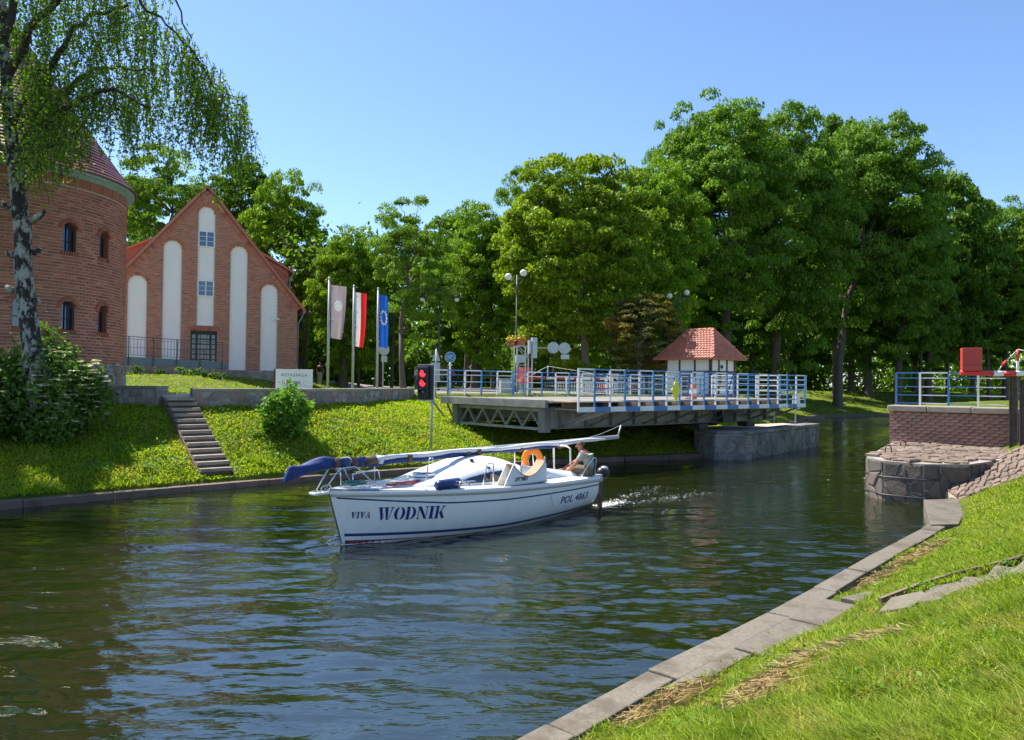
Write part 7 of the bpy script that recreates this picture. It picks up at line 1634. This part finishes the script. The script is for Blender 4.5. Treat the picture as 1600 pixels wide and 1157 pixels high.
for a, b, w in dryl: dry |= seg_d(X, Y, a, b) < w*(.7+.6*rg.random(n))*(1+.5*wob(X, Y, 4))
dry |= rg.random(n) < .05+.12*(wob(X, Y, 1.1, 7) > .5)
V[dry, :, 2] = Z[dry][:, None]+(V[dry, :, 2]-Z[dry][:, None])*.38
tag(link('grass', quads_mesh('grass', V, [MT['grass_blade'], MT['straw']], dry.astype(int))), 'bright green grass on the near bank with dry straw patches', 'grass', kind='stuff'); print('near blades', n)
# straw lying in swaths
N = 3000; S_ = rg.integers(0, len(dryl)-1, N); a = np.array([dryl[i][0] for i in S_]); b = np.array([dryl[i][1] for i in S_]); w = np.array([dryl[i][2] for i in S_]); t = rg.random((N, 1)); Q = a+(b-a)*t+rg.normal(size=(N, 2))*w[:, None]*1.2
ok = sdist(QR, Q[:, 0], Q[:, 1], False) > .42; Q = Q[ok]; N = len(Q); dirs = (b[ok]-a[ok]); dirs /= np.linalg.norm(dirs, axis=1)[:, None]; ang = np.arctan2(dirs[:, 1], dirs[:, 0])+rg.normal(size=N)*.5; L = rg.uniform(.08, .28, N)
z = ground_z(Q[:, 0], Q[:, 1])+rg.uniform(.02, .09, N); dx, dy = np.cos(ang)*L, np.sin(ang)*L; wx, wy = -np.sin(ang)*.0018, np.cos(ang)*.0018; V = np.stack([np.stack([Q[:, 0]-dx/2-wx, Q[:, 1]-dy/2-wy, z], 1), np.stack([Q[:, 0]+dx/2-wx, Q[:, 1]+dy/2-wy, z+rg.uniform(-.03, .03, N)], 1), np.stack([Q[:, 0]+dx/2+wx, Q[:, 1]+dy/2+wy, z+.006], 1), np.stack([Q[:, 0]-dx/2+wx, Q[:, 1]-dy/2+wy, z+.006], 1)], 1)
tag(link('dry_straw', quads_mesh('dry_straw', V, MT['straw'])), 'swaths of mown dry straw lying on the near grass', 'straw', kind='stuff')
# far bank slope
N = 330000; pxs = rg.uniform(-80, 1290, N); dep = 15.5*np.exp(rg.random(N)*math.log(46/15.5)); X = (pxs-800)/FPX*dep; Y = dep; sl = sdist(QL, X, Y, True); tl = sdist(TL, X, Y, True)
k = (sl > .27) & (tl < -.02); st = poly_mask([(-7.1, 18.5), (-8.2, 18.2), (-11.5, 22.8), (-9.7, 23.8)], X, Y)
b0 = np.array((-7.98, 20.02)); t0 = np.array((-10.45, 23.05)); dd = (t0-b0)/np.linalg.norm(t0-b0); al = (X-b0[0])*dd[0]+(Y-b0[1])*dd[1]; ac = np.abs((X-b0[0])*dd[1]-(Y-b0[1])*dd[0]); k &= ~((ac < .47) & (al > -.1) & (al < 4.6))
X, Y, dep = X[k], Y[k], dep[k]; Z = ground_z(X, Y); n = len(X); cl = wob(X, Y, 2.3, 1)*.6+wob(X, Y, 6, 4)*.4; h = np.maximum(.03, .06+.065*cl+.06*rg.random(n)); V = blades(np.stack([X, Y, Z], 1), h, .0016*dep, rg, .8)
tag(link('bank_grass', quads_mesh('bank_grass', V, MT['bank_blade'])), 'rough sunlit grass and weeds on the far canal bank', 'grass', kind='stuff'); print('bank blades', n)
# lawn behind the wall, and the far lawn
N = 80000; pxs = rg.uniform(150, 1640, N); dep = 24*np.exp(rg.random(N)**.8*math.log(100/24)); X = (pxs-800)/FPX*dep; Y = dep; sl = sdist(QL, X, Y, True); tl = sdist(TL, X, Y, True); k = (sl > .5) & ((tl > .6) | (Y > 44)); 
k &= ~poly_mask([(-2.9, 33.5), (-8, 44), (-14, 60), (-40, 90), (-26, 100), (-4, 66), (4, 48), (7, 41.8)], X, Y) & ~poly_mask([(-9.5, 27.3), (-6.5, 33), (-6.5, 45), (-9, 60), (-20, 90), (-17, 90), (-7, 60), (-4.6, 45), (-5.1, 33), (-8, 27)], X, Y) & ~poly_mask([(-11.0, 22.9), (-9.95, 23.3), (-9.0, 27.5), (-11.7, 27.2)], X, Y)
X, Y, dep = X[k], Y[k], dep[k]; Z = ground_z(X, Y); n = len(X); V = blades(np.stack([X, Y, Z], 1), .05+.06*rg.random(n), .0016*dep, rg, .6)
tag(link('lawn_grass', quads_mesh('lawn_grass', V, MT['grass_blade'])), 'short lawn grass of the park', 'grass', kind='stuff')
# leafy weeds scattered on the banks, so that the grass is not one texture
P = []; 
for (x0, x1, y0, y1, cnt) in ((330, 660, 650, 760, 70), (690, 1000, 665, 710, 45), (150, 330, 660, 765, 30), (1290, 1600, 840, 930, 26), (1000, 1600, 980, 1157, 26)):
    for _ in range(cnt):
        g = on_ground(rg.uniform(x0, x1), rg.uniform(y0, y1), 3.2, 40); 
        if float(sdist(QL, np.array([g.x]), np.array([g.y]))[0]) < .7 and float(sdist(QR, np.array([g.x]), np.array([g.y]), False)[0]) < .9: continue
        if math.hypot(g.x-(-9.2), g.y-21.5) < 2.6 and abs((g.x-b0[0])*dd[1]-(g.y-b0[1])*dd[0]) < .75: continue
        m = 34; r = rg.uniform(.06, .22) if g.y > 12 else rg.uniform(.04, .09); P.append(np.array(g)+np.stack([rg.normal(size=m)*r, rg.normal(size=m)*r, np.abs(rg.normal(size=m))*r*.7+.04], 1))
P = np.concatenate(P); V = leaf_quads(P, np.tile([0, 0, 1.0], (len(P), 1)), .06, rg, up=1.2); near = P[:, 1] < 13; V[near] = P[near][:, None]+(V[near]-P[near][:, None])*.45
tag(link('weeds', quads_mesh('weeds', V, MT['leaf_bush'])), 'low broad leaved weeds among the grass', 'weeds', kind='stuff')

# ------------------------------------------------------------------ foam of the wake and sparkles of spray
def foam():
    rg = np.random.default_rng(3); F = []
    def fleck(x, y, r, el=2.5, an=0.0):
        n = 6; a = np.linspace(0, 2*math.pi, n, endpoint=False); q = r*(.6+.6*rg.random(n)); X = np.cos(a)*q*el; Y = np.sin(a)*q; F.append([(x+X[i]*math.cos(an)-Y[i]*math.sin(an), y+X[i]*math.sin(an)+Y[i]*math.cos(an), .010+.01*rg.random()) for i in range(n)])
    W_ = lambda x, y: BO+Matrix.Rotation(BA, 3, 'Z') @ Vector((x, y, 0))
    for _ in range(520):
        t = rg.random()**1.7*4.2; side = rg.choice([-1, 1], p=[.6, .4]); p = W_(6.95+t, -.72+side*(.06+t*.17)+rg.normal()*(.035+.05*t)); fleck(p.x, p.y, rg.uniform(.003, .013)*(1.25-t*.14), 2.2, BA)
    for _ in range(260): p = W_(6.95+rg.random()**2*1.2, -.72+rg.normal()*.1); fleck(p.x, p.y, rg.uniform(.006, .019), 1.8, BA)
    for _ in range(150): t = rg.random()**1.6*.9; p = W_(.26+t, -(half(.3+t, .02)+.03+rg.random()*.05)); fleck(p.x, p.y, rg.uniform(.004, .016)*(1.2-t*.7), 2.5, BA-.3)
    for _ in range(70): t = rg.random()**1.4*1.6; p = W_(.10+t*.9, .2+t*.75+rg.normal()*.05); fleck(p.x, p.y, rg.uniform(.006, .02), 2.5, BA+.6)
    for _ in range(4): t = rg.random(); x, y = 5.5+t*9, 20.2+t*5+rg.normal()*.25; fleck(x, y, rg.uniform(.006, .02), 3, .5)
    V = np.array(F); m = plain('foam', (.80, .84, .84), .6, bmp=.3); tag(link('foam', quads_mesh('foam', V, m, n=6)), 'white foam of the wake behind the boat and at its bow', 'foam', kind='stuff')
foam()
print('objects', len(bpy.data.objects), 'tris', sum(len(p.vertices)-2 for me in bpy.data.meshes for p in me.polygons) if False else '')
